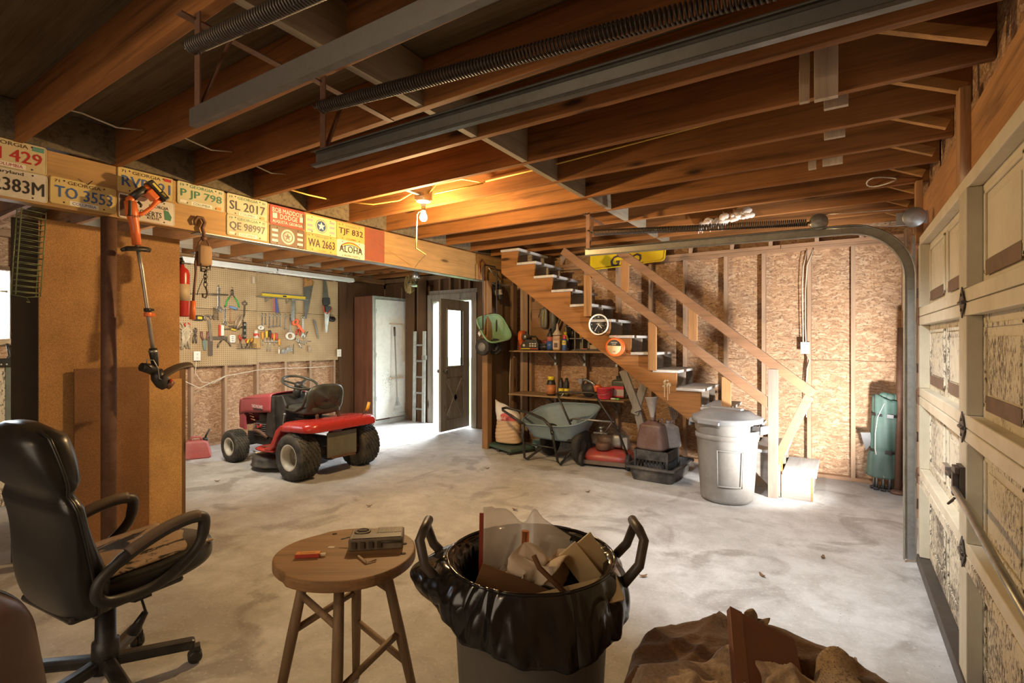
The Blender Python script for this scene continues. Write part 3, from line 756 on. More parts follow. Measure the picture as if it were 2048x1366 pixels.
def jug(name, loc, rz, s, label, m):
    root = thing(name, label, 'jug', loc, rz)
    def fn(u, v):
        a = 2 * PI * u
        w, d = (.155 - .05 * max(0, v - .1) ** 1.5 if v < .86 else .118 - (v - .86) * .55), (.105 - .02 * v if v < .86 else .088 - (v - .86) * .4)
        if v < .06: w -= (.06 - v) * .4; d -= (.06 - v) * .4
        c, s_ = math.cos(a), math.sin(a); p = .45
        return (s * w * math.copysign(abs(c) ** p, c), s * d * math.copysign(abs(s_) ** p, s_), s * .30 * v)
    q = MB().grid(fn, 32, 26, True, True); b = len(q.v)
    q.f += [[k * 26 for k in range(32)][::-1], [k * 26 + 25 for k in range(32)]]; q.sm += [False, True]
    q.build('body', m, root)
    MB().lathe([(.028 * s, .298 * s), (.028 * s, .335 * s), (.022 * s, .335 * s)], 20, 'Z', (.0, 0, 0)).build('neck', m, root)
    MB().tube([(.05 * s, 0, .29 * s), (.07 * s, 0, .325 * s), (.10 * s, 0, .325 * s), (.115 * s, 0, .27 * s)], .011 * s, 8).build('handle', m, root)
    return root
M_JUG = plain('brown_dusty_jug', (.125, .06, .045), .45, 0, .5, (.22, .18, .16), 4)
jug('plastic_jug', (-1.655, 5.27, .292), R(-8), 1.0, 'large dusty brown jug on the milk crate with a funnel in its neck', M_JUG)
jug('plastic_jug', (-1.545, 5.44, .292), R(60), .86, 'grey-white jug behind the brown jug on the crate', plain('pale_dusty_jug', (.33, .30, .28), .5, 0, .4))
fn = thing('funnel', 'tall grey funnel standing in the brown jug', 'funnel', (-1.655, 5.27, .58), rot=(R(-3), R(-4), 0))
MB().lathe([(.016, -.03), (.018, .04), (.028, .09), (.062, .25), (.066, .252), (.066, .258), (.058, .252), (.024, .09), (.012, .04), (.012, -.03)], 24, caps=False).build('cone', plain('grey_funnel', (.40, .37, .34), .5, 0, .4, (.18, .12, .09)), fn)
cu = thing('hand_cultivator', 'five-tined hand cultivator poking up behind the brown jug', 'garden fork', (-1.50, 5.50, .50))
MB().tube([(0, 0, -.17), (0, 0, .08)], .012, 8).build('handle', W_STUD_DK, cu)
q = MB()
for k in range(5):
    a = (k - 2) * .018; q.tube([(0, 0, .07), (a, 0, .13), (a * 1.2, -.01, .21), (a * 1.25, -.05, .225), (a * 1.3, -.06, .19)], .004, 6)
q.build('tines', M_GALV, cu)

# folded green canopy in the corner and the rusty pipe beside it
M_TENT = plain('green_canvas', (.07, .135, .11), .6, 0, .3, (.17, .20, .17), 5)
tn = thing('folded_canopy', 'folded green canopy strapped upright in the back right corner', 'canopy', (.335, 6.02, 0), rot=(R(1), R(2.5), 0))
def tf(u, v):
    a = 2 * PI * u; z = .13 + .76 * v
    r = .125 + .012 * math.sin(3 * a + 1) + .006 * math.sin(9 * a + v * 5) + (.02 * (1 - v) ** 3) - .010 * math.exp(-((v - .33) / .03) ** 2) - .010 * math.exp(-((v - .78) / .03) ** 2)
    return (r * .98 * math.cos(a), r * .72 * math.sin(a), z + (.03 * math.sin(2 * a + .5) if v > .98 else 0))
MB().grid(tf, 48, 40, True, True).build('cover', M_TENT, tn, solid=.006)
q = MB(); rs = random.Random(4)
for k in range(9):
    a = 2 * PI * k / 9; q.ell((.06 * math.cos(a), .045 * math.sin(a), .865 + rs.uniform(-.01, .04)), (.05, .028, .04), 10, 7)
q.build('fabric_tuck', M_TENT, tn)
q = MB()
for k in range(8):
    a = 2 * PI * k / 8; q.tube([(.07 * math.cos(a), .05 * math.sin(a), .025), (.07 * math.cos(a), .05 * math.sin(a), .20)], .011, 8)
q.build('leg_poles', M_GALV, tn)
q = MB()
for k in range(8):
    a = 2 * PI * k / 8; q.cbox((.078 * math.cos(a), .058 * math.sin(a), .014), (.045, .045, .024))
q.build('foot_plates', M_BLACK, tn, .006)
for v_ in (.33, .78):
    z = .13 + .76 * v_
    q = MB().lathe([(.124, z - .012), (.127, z - .012), (.127, z + .012), (.124, z + .012)], 40, sx=.98, sy=.74, caps=False); q.cbox((.02, -.098, z), (.05, .014, .034))
    q.build('strap', M_BLACK, tn)
MB().tube([(-.03, -.099, .84), (-.075, -.088, .70), (-.085, -.086, .55), (-.08, -.089, .40), (-.05, -.098, .25), (.0, -.106, .14)], .004, 6).build('piping', plain('pale_piping', (.75, .72, .64), .6), tn)
MB().prism([(-.20, .53), (-.12, .54), (-.11, .43), (-.15, .36)], -.03, -.02, 'XZ').build('pocket_flap', M_BLACK, tn)
pp = thing('rusty_pipe', 'rusty steel pipe with a flange leaning in the corner by the door track', 'pipe', (.445, 5.93, 0), rot=(R(-2), R(1.0), 0))
MB().tube([(0, 0, .02), (0, .0, 1.55)], .028, 14).build('pipe', M_RUSTY, pp)
MB().lathe([(0, 0), (.06, 0), (.062, .02), (.05, .03), (.032, .04)], 20).build('flange', M_RUSTY, pp)
# ================================================================== riding mower (faces -X); local frame: +x = forward, +y = mower's left
M_MRED = plain('mower_red', (.42, .028, .022), .28, 0, .22, (.16, .05, .04), 7)
M_MFADE = plain('mower_faded_red', (.34, .05, .06), .4, 0, .4, (.30, .13, .12), 5)
M_SEAT = plain('black_vinyl', (.035, .037, .030), .38, 0, .4, (.10, .10, .07), 6)
M_RIM = plain('cream_rim', (.60, .55, .44), .45, 0, .35, (.25, .2, .14))
M_ENG = plain('engine_dark', (.05, .045, .04), .5, .4, .5, (.15, .12, .09))
M_OLIVE = plain('olive_plate', (.16, .15, .11), .6, .2, .5, (.10, .08, .05))
def tyre_mat():
    t = NT('turf_tyre'); co = t.coords((26, 26, 26), rand=False); b = t.new('ShaderNodeTexBrick'); t.link(co, b.inputs['Vector'])
    n = t.noise(t.coords(), 9, 4)
    c = t.mix(t.ramp(n, [(.4, (0, 0, 0)), (.8, (.8, .8, .8))]), (.035, .033, .030), (.13, .115, .09))
    return t.fin(c, .8, 0, .3)
M_TYRE = tyre_mat()
mw = thing('riding_mower', 'red riding lawn mower with black seat parked in the side bay', 'riding mower', (-4.70, 3.60, 0), PI)
def wheel(parent, x, y, r, w, rr, side, name='wheel', lugs=0):
    """tyre around a hub on the mower's y axis; side = outward direction"""
    prof = [(rr, -w * .42), (rr + .02, -w * .48), (r * .86, -w * .50), (r * .96, -w * .44), (r, -w * .30), (r * 1.004, 0), (r, w * .30), (r * .96, w * .44), (r * .86, w * .50), (rr + .02, w * .48), (rr, w * .42)]
    o = MB().lathe(prof, 48, 'Y', (0, 0, 0), caps=False)
    q = MB()
    if lugs:
        for k in range(lugs):
            for j in range(-4, 5):
                a = 2 * PI * (k + (.5 if j % 2 else 0)) / lugs; yy = j * w * .095
                rad = r * (1.0 if abs(j) < 4 else .975)
                q.M = Matrix.Translation((0, 0, 0)) @ Matrix.Rotation(-a, 4, 'Y')
                l = 2 * PI * r / lugs
                q.box((rad - .004, yy - w * .036, -l * .36), (rad + .007, yy + w * .036, l * .20)).box((rad - .004, yy - w * .05, l * .10), (rad + .007, yy + w * .012, l * .36))
        q.M = Matrix.Identity(4)
    o.v += q.v; n = len(o.v) - len(q.v); o.f += [[i + n for i in f] for f in q.f]; o.sm += q.sm
    tw = o.build(name, M_TYRE, parent); tw.location = (x, y, r)
    s = side
    MB().lathe([(rr + .012, s * w * .47), (rr + .004, s * w * .485), (rr - .010, s * w * .44), (rr * .86, s * w * .10), (rr * .80, -s * w * .02), (rr * .45, -s * w * .05), (rr * .30, -s * w * .02), (rr * .26, s * w * .12), (rr * .16, s * w * .14), (0, s * w * .14)], 36, 'Y', caps=False).build('rim', M_RIM, tw)
    MB().lathe([(rr * .84, s * w * .115), (rr * .79, s * w * .0), (rr * .5, -s * w * .03), (rr * .32, s * w * .0), (rr * .27, s * w * .13), (0, s * w * .15)], 30, 'Y', caps=False).build('rim_dish', plain('rim_dish_shade_dirt', (.27, .235, .17), .5, 0, .5, (.10, .08, .05)), tw)  # darker dish: recess shading put into its colour, with dirt patches
    if side: MB().lathe([(rr, -s * w * .42), (rr * .8, -s * w * .1), (.03, -s * w * .1), (.03, -s * w * .6), (0, -s * w * .6)], 24, 'Y', caps=False).build('hub', M_RUSTY, tw)
    return tw
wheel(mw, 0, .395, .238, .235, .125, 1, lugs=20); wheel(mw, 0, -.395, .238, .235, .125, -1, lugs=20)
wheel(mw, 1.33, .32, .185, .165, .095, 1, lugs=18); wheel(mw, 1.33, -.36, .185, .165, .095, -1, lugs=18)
MB().box((-.02, -.30, .205), (.03, .30, .255)).box((1.30, -.30, .17), (1.36, .27, .23)).box((.1, -.16, .20), (1.35, -.12, .34)).box((.1, .12, .20), (1.35, .16, .34)).ell((.02, 0, .20), (.12, .09, .08)).build('chassis', M_ENG, mw, .006)
# fender pan: a thick rounded slab over both wheels, skirts sweeping down to the foot rests
def rrect(x0, x1, y0, y1, r, n=8):
    out = []
    for cx, cy, a0 in ((x1 - r, y1 - r, 0), (x0 + r, y1 - r, 90), (x0 + r, y0 + r, 180), (x1 - r, y0 + r, 270)):
        for k in range(n + 1): a = R(a0 + 90 * k / n); out.append((cx + r * math.cos(a), cy + r * math.sin(a)))
    return out
q = MB(); base = rrect(-.27, .27, -.465, .465, .13)
lv_ = [(1.0, .495), (1.012, .50), (1.012, .525), (1.0, .55), (.975, .568), (.93, .576), (.6, .582)]
vs = [(x * k, y * k, z - .02 * max(0, x) / .27 + (.01 if k < .95 else 0)) for k, z in lv_ for x, y in base]; n = len(base)
q.add(vs, [(a * n + b, a * n + (b + 1) % n, (a + 1) * n + (b + 1) % n, (a + 1) * n + b) for a in range(len(lv_) - 1) for b in range(n)], True)
q.f.append([(len(lv_) - 1) * n + b for b in range(n)]); q.sm.append(True); q.f.append([b for b in range(n)][::-1]); q.sm.append(False)
q.build('fender', M_MRED, mw)
for s in (1, -1):
    MB().prism([(.14, .555), (.22, .54), (.30, .485), (.355, .385), (.41, .305), (.50, .275), (.50, .245), (.39, .255), (.32, .315), (.26, .42), (.20, .485), (.12, .50)], min(s * .25, s * .462), max(s * .25, s * .462), 'XZ').build('fender_skirt', M_MRED, mw, .016, 3)
for s in (1, -1):
    q = MB(); q.grid(lambda u, v, s=s: (.36 + .40 * u, s * (.17 + .285 * v * (1 - .45 * max(0, u - .55) ** 1.2)), .265 - .02 * u - .018 * (v ** 8)), 14, 10).build('footrest', M_MRED, mw, solid=.02)
    MB().grid(lambda u, v, s=s: (.40 + .26 * u, s * (.20 + .20 * v), .2795 - .018 * u), 3, 3, False).build('foot_tread', M_RUSTY, mw, solid=.004)
MB().box((-.20, -.19, .20), (-.185, .19, .46)).build('back_plate', M_OLIVE, mw, .003)
MB().box((-.235, -.15, .19), (-.20, .16, .205)).build('hitch_plate', M_RUSTY, mw)
# seat
def seatback(u, v):
    a = 2 * PI * u; c, s_ = math.cos(a), math.sin(a); p = .62
    y = .235 * math.copysign(abs(c) ** p, c); z = .170 * math.copysign(abs(s_) ** p, s_)
    k = math.sin(PI * min(max(v, .0), 1)) ** .35 if 0 < v < 1 else 0
    return (.10 - .06 * (v - .5) * 2 * .6 - .05 * (z / .155) * .5 - .012, y * (.55 + .45 * k) if v not in (0, 1) else 0,   .785 + (z * (.55 + .45 * k) if v not in (0, 1) else 0))
st = MB().grid(seatback, 36, 13, True, True).build('seat_back', M_SEAT, mw)
st2 = MB().rbox((.06, -.225, .62), (.50, .225, .72), .4, 32, 14).build('seat_pad', M_SEAT, mw)
MB().tube([(.055, .16 * math.cos(a), .785 + .10 * math.sin(a)) for a in [R(k) for k in range(0, 360, 15)]], .004, 6, True).build('seam', M_BLACK, st)
for s in (1, -1): MB().tube([(.49, s * .22, .665), (.30, s * .228, .66), (.16, s * .232, .72), (.11, s * .232, .80), (.10, s * .228, .88)], .014, 8).build('seat_welt', M_SEAT, mw)
for s in (1, -1):
    pts = [(.04 + .016 * math.cos(k * .9), s * .14 + .016 * math.sin(k * .9), .565 + k * .0013) for k in range(50)]
    MB().tube(pts, .004, 5).build('seat_spring', M_RUSTY, mw)
MB().box((.0, -.15, .55), (.42, .15, .575)).box((.30, -.12, .57), (.40, .12, .63)).build('seat_bracket', M_ENG, mw, .004)
# dash, hood, grille, engine
MB().prism([(.60, .25), (.78, .25), (.80, .62), (.72, .80), (.60, .82), (.52, .70), (.55, .45)], -.20, .20, 'XZ').build('dash_panel', M_BLACK, mw, .02)
MB().prism([(.68, .32), (.86, .34), (.80, .78), (.70, .81)], -.235, .235, 'XZ').build('cowl', M_BLACK, mw, .015)
def hoodf(u, v):
    x = .74 + .70 * u; a = (v - .5) * 2
    w = .235 - .035 * u; top = .835 - .085 * u - .06 * max(0, u - .8) ** 1.5 * 9 * .4
    p = 3.2; 
    if abs(a) <= .55: t = a / .55; y = w * t * .98; z = top - .022 * abs(t) ** 3
    else:
        t = (abs(a) - .55) / .45; y = math.copysign(w * (.98 + .04 * math.sin(t * 2)), a); z = top - .022 - (.20 - .03 * u) * t
    return (x, y, z)
hd = MB().grid(hoodf, 20, 27).build('hood', M_MFADE, mw, solid=.012)
MB().grid(lambda u, v: (1.44 + .04 * math.sin(PI * u) * 1.0 - .06 * (1 - u) * 0, (v - .5) * .40 * (1 - .1 * (1 - u)), .40 + .33 * u), 8, 14).build('nose', M_MFADE, mw, solid=.012)
for s in (1, -1): MB().prism([(1.32, .36), (1.45, .38), (1.45, .64), (1.36, .64)], min(s * .18, s * .205), max(s * .18, s * .205), 'XZ').build('nose_cheek', M_MFADE, mw, .004)
for s in (1, -1): MB().bar((.80, s * .232, .775), (1.36, s * .208, .735), .006, .012).build('hood_crease', M_MFADE, hd)
q = MB(); q.M = Matrix.Translation((1.0, .242, .665)) @ Matrix.Rotation(PI - .05, 4, 'Z'); q.text('YARD MACHINES', .040, .25, .004); q.build('lettering', M_WHITE, hd)
q = MB(); q.M = Matrix.Translation((.98, .243, .632)) @ Matrix.Rotation(PI - .05, 4, 'Z'); q.box((-.11, -.004, -.008), (.09, -.001, .008)); q.build('decal_bar', M_BLACK, hd)
en = MB().lathe([(.13, .47), (.15, .48), (.15, .555), (.13, .585), (0, .59)], 28, 'Z', (1.05, .02, 0)).box((.92, -.14, .30), (1.22, .14, .48)).build('engine', M_ENG, mw, .008)
q = MB()
for k in range(7): q.box((.94, .14, .31 + k * .022), (1.18, .18, .318 + k * .022))
q.build('cooling_fins', M_GALV, en)
q = MB()
for k in range(3): q.tube([(1.18 - .02 * k, .19, .555 - .035 * k), (1.27 - .02 * k, .185, .565 - .035 * k)], .008, 6)
q.build('copper_stubs', plain('copper', (.60, .28, .14), .4, .8, .2), en)
MB().tube([(1.25, .13, .36), (1.12, .20, .37), (1.05, .20, .37), (.90, .17, .30)], .022, 10).build('exhaust_pipe', M_RUSTY, en)
MB().tube([(1.02, .175, .43), (1.08, .19, .40), (1.15, .16, .45)], .008, 6).ell((1.03, .185, .43), (.018, .014, .018)).build('fuel_line', M_RED, en)
# steering wheel
sw = MB(); cn = V((.55, 0, .945)); ax = V((-.36, 0, .93)).normalized(); e1 = V((0, 1, 0)); e2 = ax.cross(e1)
sw.tube([cn + (e1 * math.cos(R(a)) + e2 * math.sin(R(a))) * .19 for a in range(0, 360, 8)], .0145, 8, True)
for a in (90, 210, 330): sw.bar(cn - ax * .03, cn + (e1 * math.cos(R(a)) + e2 * math.sin(R(a))) * .185, .035, .012, ax)
swo = sw.build('steering_wheel', M_SEAT, mw)
MB().tube([cn - ax * .05, cn - ax * .015, cn], [.05, .05, .035], 14).build('wheel_hub', M_BLACK, swo)
MB().tube([cn - ax * .04, cn - ax * .22], [.045, .055], 14).build('steering_column', M_BLACK, mw)
# controls and deck
MB().tube([(.52, .21, .43), (.54, .215, .50), (.52, .22, .55), (.50, .225, .60)], .006, 6).ell((.50, .225, .61), (.022, .012, .014)).build('throttle_lever', M_GALV, mw)
lv = MB().tube([(-.10, -.33, .55), (-.13, -.345, .60), (-.17, -.36, .64)], .006, 6).build('deck_lever', M_BLACK, mw)
MB().tube([(-.165, -.358, .635), (-.185, -.362, .665), (-.20, -.366, .73)], [.013, .018, .016], 10).build('lever_grip', plain('amber_grip', (.75, .38, .03), .4, 0, .1), lv)
dk = MB().lathe([(0, .17), (.20, .17), (.25, .16), (.29, .15), (.30, .12), (.305, .06), (.315, .05), (.29, .05)], 40, 'Z', (.66, .16, 0)).lathe([(0, .17), (.25, .16), (.29, .14), (.30, .06)], 30, 'Z', (.66, -.18, 0)).build('mowing_deck', plain('deck_black', (.04, .038, .035), .45, 0, .6, (.16, .14, .10)), mw)
MB().box((.70, .25, .171), (.83, .38, .174)).build('warning_label', plain('label_cream', (.70, .60, .40), .6), dk)
MB().box((.48, .20, .17), (.62, .33, .255)).build('belt_cover', M_BLACK, dk, .008)
MB().tube([(.92, .30, .12), (.95, .32, .17), (.82, .34, .16), (.70, .36, .17)], .006, 6).build('deck_rod', M_GALV, dk)

# ------------------------------------------------------------ cabinet
cb = thing('storage_cabinet', 'tall reddish brown cabinet with a scuffed white door by the entry', 'cabinet', (-6.70, 5.98, 0))
W_CAB = wood('cabinet_brown', (.20, .085, .05), 'Z', .6, .6, .55, 1.2, False)
M_CABW = peel('cabinet_white', (.74, .76, .72), (.33, .33, .28), .02)
MB().box((-.48, 0, .06), (0, .02, 2.20)).build('side', W_CAB, cb, .002); MB().box((-.48, .78, .06), (0, .80, 2.20)).build('side', W_CAB, cb, .002)
MB().box((-.48, .0, .06), (-.46, .80, 2.20)).box((-.46, .02, 2.18), (0, .78, 2.20)).box((-.46, .02, .06), (0, .78, .08)).build('carcass', W_CAB, cb)
MB().box((-.46, .02, 0), (.03, .78, .06)).box((0, -.0, 0), (.035, .80, .055)).build('plinth', plain('plinth_grey', (.45, .48, .46), .6, 0, .3), cb)
MB().box((0, .0, .06), (.012, .05, 2.20)).box((0, .76, .06), (.012, .80, 2.20)).box((0, .05, 2.15), (.012, .76, 2.20)).build('face_frame', plain('frame_greyblue', (.42, .46, .44), .6, 0, .3), cb)
cdr = MB().box((.013, .05, .085), (.034, .765, 2.145)).build('cabinet_door', M_CABW, cb, .002)
for z in (.4, 1.15, 1.9): MB().box((.034, .045, z), (.038, .062, z + .08)).build('hinge', M_GALV, cdr)

# ------------------------------------------------------------ rake, ladder, T-handled tool by the entry door
rk = thing('leaf_rake', 'grey leaf rake standing tines down against the white cabinet door', 'rake', (-6.52, 6.40, 0), rot=(0, R(-3), 0))
MB().tube([(0, 0, .33), (0, 0, 1.52)], .011, 8).build('handle', W_GREY, rk)
MB().tube([(0, 0, 1.52), (0, 0, 1.68)], .018, 8).build('grip', M_DKSTEEL, rk)
q = MB()
for k in range(15):
    a = (k - 7) / 7; q.tube([(0, 0, .42), (.0 + .01, a * .10, .25), (.02, a * .20, .10), (.045, a * .25, .02), (.01, a * .255, .006)], .0028, 5)
q.build('tines', M_GALV, rk)
MB().box((.006, -.15, .165), (.016, .15, .18)).bar((0, 0, .44), (.005, 0, .30), .03, .03).build('spreader_bar', M_GALV, rk)
ld = thing('aluminium_ladder', 'pale aluminium ladder standing folded beside the cabinet', 'ladder', (-6.12, 6.60, 0), rot=(R(-1), 0, 0))
for x in (-.22, .0): MB().box((x - .035, 0, 0), (x + .035, .025, 1.60)).build('ladder_rail', plain('aluminium', (.55, .60, .58), .4, .5, .3), ld, .004)
for k in range(5): MB().box((-.20, .0, .22 + k * .28), (-.02, .02, .25 + k * .28)).build('rung', M_GALV, ld)
MB().box((-.03, -.02, 1.10), (.06, .02, 1.18)).build('ladder_lock', M_GALV, ld, .003)
tl = thing('wooden_rack', 'thin wooden peg rack with a hanging stick on the cabinet edge', 'rack', (-6.64, 6.55, 0))
MB().box((0, -.24, 1.72), (.02, .10, 1.745)).build('upper_peg', W_PALE, tl); MB().box((0, -.24, .76), (.02, .10, .785)).build('lower_peg', W_PALE, tl)
MB().box((.02, .07, 1.05), (.035, .09, 1.73)).build('stick', W_PALE, tl)

# ------------------------------------------------------------ green spreader hanging on the post
M_SPG = plain('green_hopper', (.19, .36, .20), .45, 0, .3, (.22, .17, .10), 6)
spd = thing('fertilizer_spreader', 'green broadcast spreader hanging by its black handle from the beam', 'spreader', (-3.88, 5.45, 1.55))
def hop(u, v):
    # square-mouthed hopper, mouth up and tipped towards the room
    a = 2 * PI * u; c, s_ = math.cos(a), math.sin(a); p = .5
    w = .05 + .145 * v ** .8; d = .05 + .165 * v ** .8
    return V((math.copysign(abs(c) ** p, c) * d, math.copysign(abs(s_) ** p, s_) * w, -.20 + .22 * v))
mr = Matrix.Rotation(R(-12), 4, 'Z') @ Matrix.Rotation(R(52), 4, 'Y') @ Matrix.Rotation(R(18), 4, 'X')
q = MB(); q.M = Matrix.Translation((.08, -.02, .03)) @ mr
q.grid(hop, 32, 12, True, True); ring = [tuple(hop(k / 32, 1) + V((0, 0, .004))) for k in range(32)]; q.tube(ring, .009, 6, True)
q.lathe([(0, -.205), (.05, -.2)], 16); ho = q.build('hopper', M_SPG, spd, solid=.006)
q = MB(); q.M = Matrix.Translation((.08, -.02, .03)) @ mr; q.box((-.02, -.205, -.06), (.03, -.195, -.01)); q.build('hopper_label', M_CREAM, ho)
MB().tube([(.02, -.17, .02), (.02, -.17, .80), (.02, -.13, .86), (.02, .10, .86), (.02, .14, .80), (.02, .14, .0)], .011, 8).build('handle_frame', M_DKSTEEL, spd)
MB().tube([(.03, -.06, .83), (.045, .06, .74)], .008, 6).build('control_lever', M_GALV, spd)
for s, nm in ((-.18, 1), (.10, 2)):
    c = V((.03, s, -.20)); q = MB()
    q.lathe([(.06, -.03), (.098, -.032), (.104, -.02), (.104, .02), (.098, .032), (.06, .03), (0, .028)], 30, 'Y', c)
    for k in range(30):
        a = 2 * PI * k / 30; q.cbox((c.x + .106 * math.cos(a), c.y, c.z + .106 * math.sin(a)), (.008, .05, .008))
    wo = q.build('wheel', M_RUBBER, spd)
    MB().lathe([(0, -.034), (.055, -.036), (.06, -.028)], 20, 'Y', c).build('wheel_disc', plain('grey_disc', (.18, .18, .17), .5, 0, .4), wo)
MB().tube([(.03, -.2, -.20), (.03, .14, -.20)], .008, 8).box((-.02, -.08, -.24), (.08, .02, -.12)).tube([(.06, -.03, -.1), (.12, .02, -.17), (.05, .08, -.2)], .012, 6).build('axle_gearbox', M_BLACK, spd, .004)
MB().tube([(.02, -.20, .03), (.03, -.33, .01)], .004, 6).build('control_rod', M_DKSTEEL, spd)
for yy, zz in ((-.10, .155), (-.16, -.06)): pass
hs = MB().tube([(0, 0, 0), (0, 0, .24), (.0, .05, .28), (0, .10, .24), (0, .10, .02)], .007, 6).build('red_hoop', plain('rust_red_rod', (.30, .09, .05), .5), None); hs.location = (-3.975, 5.36, 2.22)
tag(hs, 'thin rust-red rod hoop hanging on the beam behind the spreader handle', 'hoop')

# black extinguisher on the beam end
def extinguisher(name, loc, r, h, m, label, lab, rot=None):
    root = thing(name, label, 'fire extinguisher', loc, rot=rot)
    MB().lathe([(0, 0), (r * .9, 0), (r, .01), (r, h * .82), (r * .85, h * .9), (r * .4, h * .95), (r * .32, h)], 28).build('cylinder', m, root)
    MB().lathe([(r + .001, h * .30), (r + .0015, h * .30), (r + .0015, h * .62), (r + .001, h * .62)], 28, caps=False).build('paper_label', lab, root)
    MB().lathe([(r * .32, h), (r * .34, h + .03), (0, h + .03)], 14).box((-.012, -r * .9, h + .02), (.012, r * .4, h + .035)).bar((0, -r * 1.1, h + .045), (0, r * .3, h + .03), .02, .006).build('valve', M_DKSTEEL, root)
    MB().tube([(0, r * .4, h + .015), (0, r * 1.25, h), (0, r * 1.3, h * .6), (0, r * 1.2, h * .35)], .008, 6).build('hose', M_BLACK, root)
    return root
extinguisher('fire_extinguisher', (-3.90, 5.72, 1.985), .05, .22, plain('black_bottle', (.03, .03, .03), .4, 0, .2), 'small black fire extinguisher hanging beside the spreader post', plain('worn_label', (.60, .56, .50), .6, 0, .8, (.05, .05, .05), 25), rot=(R(-8), 0, R(120)))
extinguisher('fire_extinguisher', (-4.46, 1.995, 1.62), .055, .42, M_RED, 'red fire extinguisher at the edge of the partition boards', plain('tan_label', (.55, .42, .28), .6, 0, .2), rot=(0, 0, R(60)))

# ------------------------------------------------------------ shop lights, fan, flood lamp
M_FIX = plain('fixture_white', (.80, .84, .82), .35, 0, .12)
for (a, b, lab) in ((3.10, 4.36, 'white tube shop light over the pegboard, end nearest the fire extinguisher'), (4.39, 5.76, 'white tube shop light over the hand saws')):
    rt = thing('shop_light', lab, 'light fixture', (-6.97, a, 2.43)); L = b - a
    MB().prism([(-.06, .055), (.06, .055), (.09, .0), (.075, .0), (.05, .035), (-.05, .035), (-.075, 0), (-.09, 0)], 0, L, 'XZ').build('reflector', M_FIX, rt)
    MB().tube([(-.03, .04, .012), (-.03, L - .04, .012)], .016, 12).tube([(.03, .04, .012), (.03, L - .04, .012)], .016, 12).build('tube', plain('unlit_tube', (.85, .90, .88), .25, 0, .05), rt)
    MB().box((-.06, 0, -.01), (.06, .04, .05)).box((-.06, L - .04, -.01), (.06, L, .05)).build('end_cap', M_FIX, rt, .003)
    for yy in (.15, L - .12): MB().tube([(0, yy, .055), (0, yy + .02, .10), (0, yy, .128)], .004, 6).bar((-.05, yy, .128), (.05, yy, .128), .02, .01).build('chain', M_GALV, rt)
fa = thing('wall_fan', 'dusty yellow caged fan hanging above the cabinet', 'fan', (-5.95, 6.10, 2.36), R(-35))
q = MB()
for k in range(30):
    a = 2 * PI * k / 30; q.tube([(0.03 * math.cos(a), -.07, .03 * math.sin(a)), (.12 * math.cos(a), -.06, .12 * math.sin(a)), (.16 * math.cos(a), 0, .16 * math.sin(a)), (.10 * math.cos(a), .08, .10 * math.sin(a))], .0018, 4)
for r_, y_ in ((.06, -.068), (.12, -.06), (.16, 0)): q.tube([(r_ * math.cos(R(a)), y_, r_ * math.sin(R(a))) for a in range(0, 360, 12)], .003, 5, True)
q.build('cage', plain('brass_wire', (.45, .33, .12), .4, .6, .2), fa)
q = MB()
for k in range(4):
    q.M = Matrix.Rotation(R(90 * k), 4, 'Y'); q.grid(lambda u, v: ((.03 + .11 * u), .02 * (v - .5) * 2 - .01, (v - .5) * (.05 + .09 * u)), 6, 5)
q.M = Matrix.Identity(4); q.build('blades', plain('amber_blade', (.55, .42, .20), .4), fa, solid=.003)
MB().lathe([(.0, -.03), (.03, -.03), (.045, .03), (.045, .12), (.0, .13)], 18, 'Y').tube([(0, .1, 0), (0, .1, .20)], .010, 8).build('motor', M_GALV, fa)
fl = thing('flood_lamp', 'small silver flood lamp under the joists near the entry door', 'lamp', (-5.0, 5.25, 2.40))
MB().lathe([(0, 0), (.03, 0), (.05, -.05), (.055, -.09), (.05, -.095), (.0, -.08)], 20).build('reflector', M_GALV, fl)
MB().tube([(0, 0, 0), (0, .02, .10), (0, .02, .17)], .012, 8).build('arm', M_GALV, fl)
MB().tube([(.02, 0, .02), (.08, .02, -.02), (.10, .03, .05), (.05, .02, .10)], .008, 6).build('sensor', M_BLACK, fl)

# outlets, switches, house wiring
def outlet(loc, axis, label, name='wall_outlet', kind='outlet'):
    root = thing(name, label, kind, loc, {'X': R(90), 'Y': 0}[axis])
    MB().box((-.042, -.012, -.062), (.042, .0, .062)).build('cover_plate', M_WHITE, root, .003)
    q = MB()
    if kind == 'outlet':
        for z in (.024, -.024):
            q.box((-.008, -.0135, z - .004), (-.005, -.0118, z + .008)).box((.005, -.0135, z - .004), (.008, -.0118, z + .006)).lathe([(0, -.0135), (.003, -.0135), (.003, -.0118)], 8, 'Y', (0, 0, z - .011))
        q.build('slots', M_BLACK, root)
    else:
        q.box((-.005, -.022, -.01), (.005, -.012, .006)).build('toggle', M_WHITE, root)
    return root
outlet((-7.162, 3.387, 1.228), 'X', 'white outlet at the lower left of the pegboard')
outlet((-7.162, 5.655, 1.225), 'X', 'white outlet at the right edge of the pegboard')
outlet((-6.14, 6.665, 1.226), 'Y', 'white light switch beside the entry door', 'light_switch', 'switch')
outlet((-.318, 6.195, 1.353), 'Y', 'white switch box on the stud of the back wall', 'light_switch', 'switch')
wr_ = MB().tube([(-.30, 6.19, 2.39), (-.335, 6.188, 2.2), (-.345, 6.188, 2.0), (-.34, 6.188, 1.65), (-.335, 6.19, 1.41)], .005, 6).build('electric_cable', M_WCABLE); tag(wr_, 'left one of two cream cables running down the stud to the switch box', 'cable')
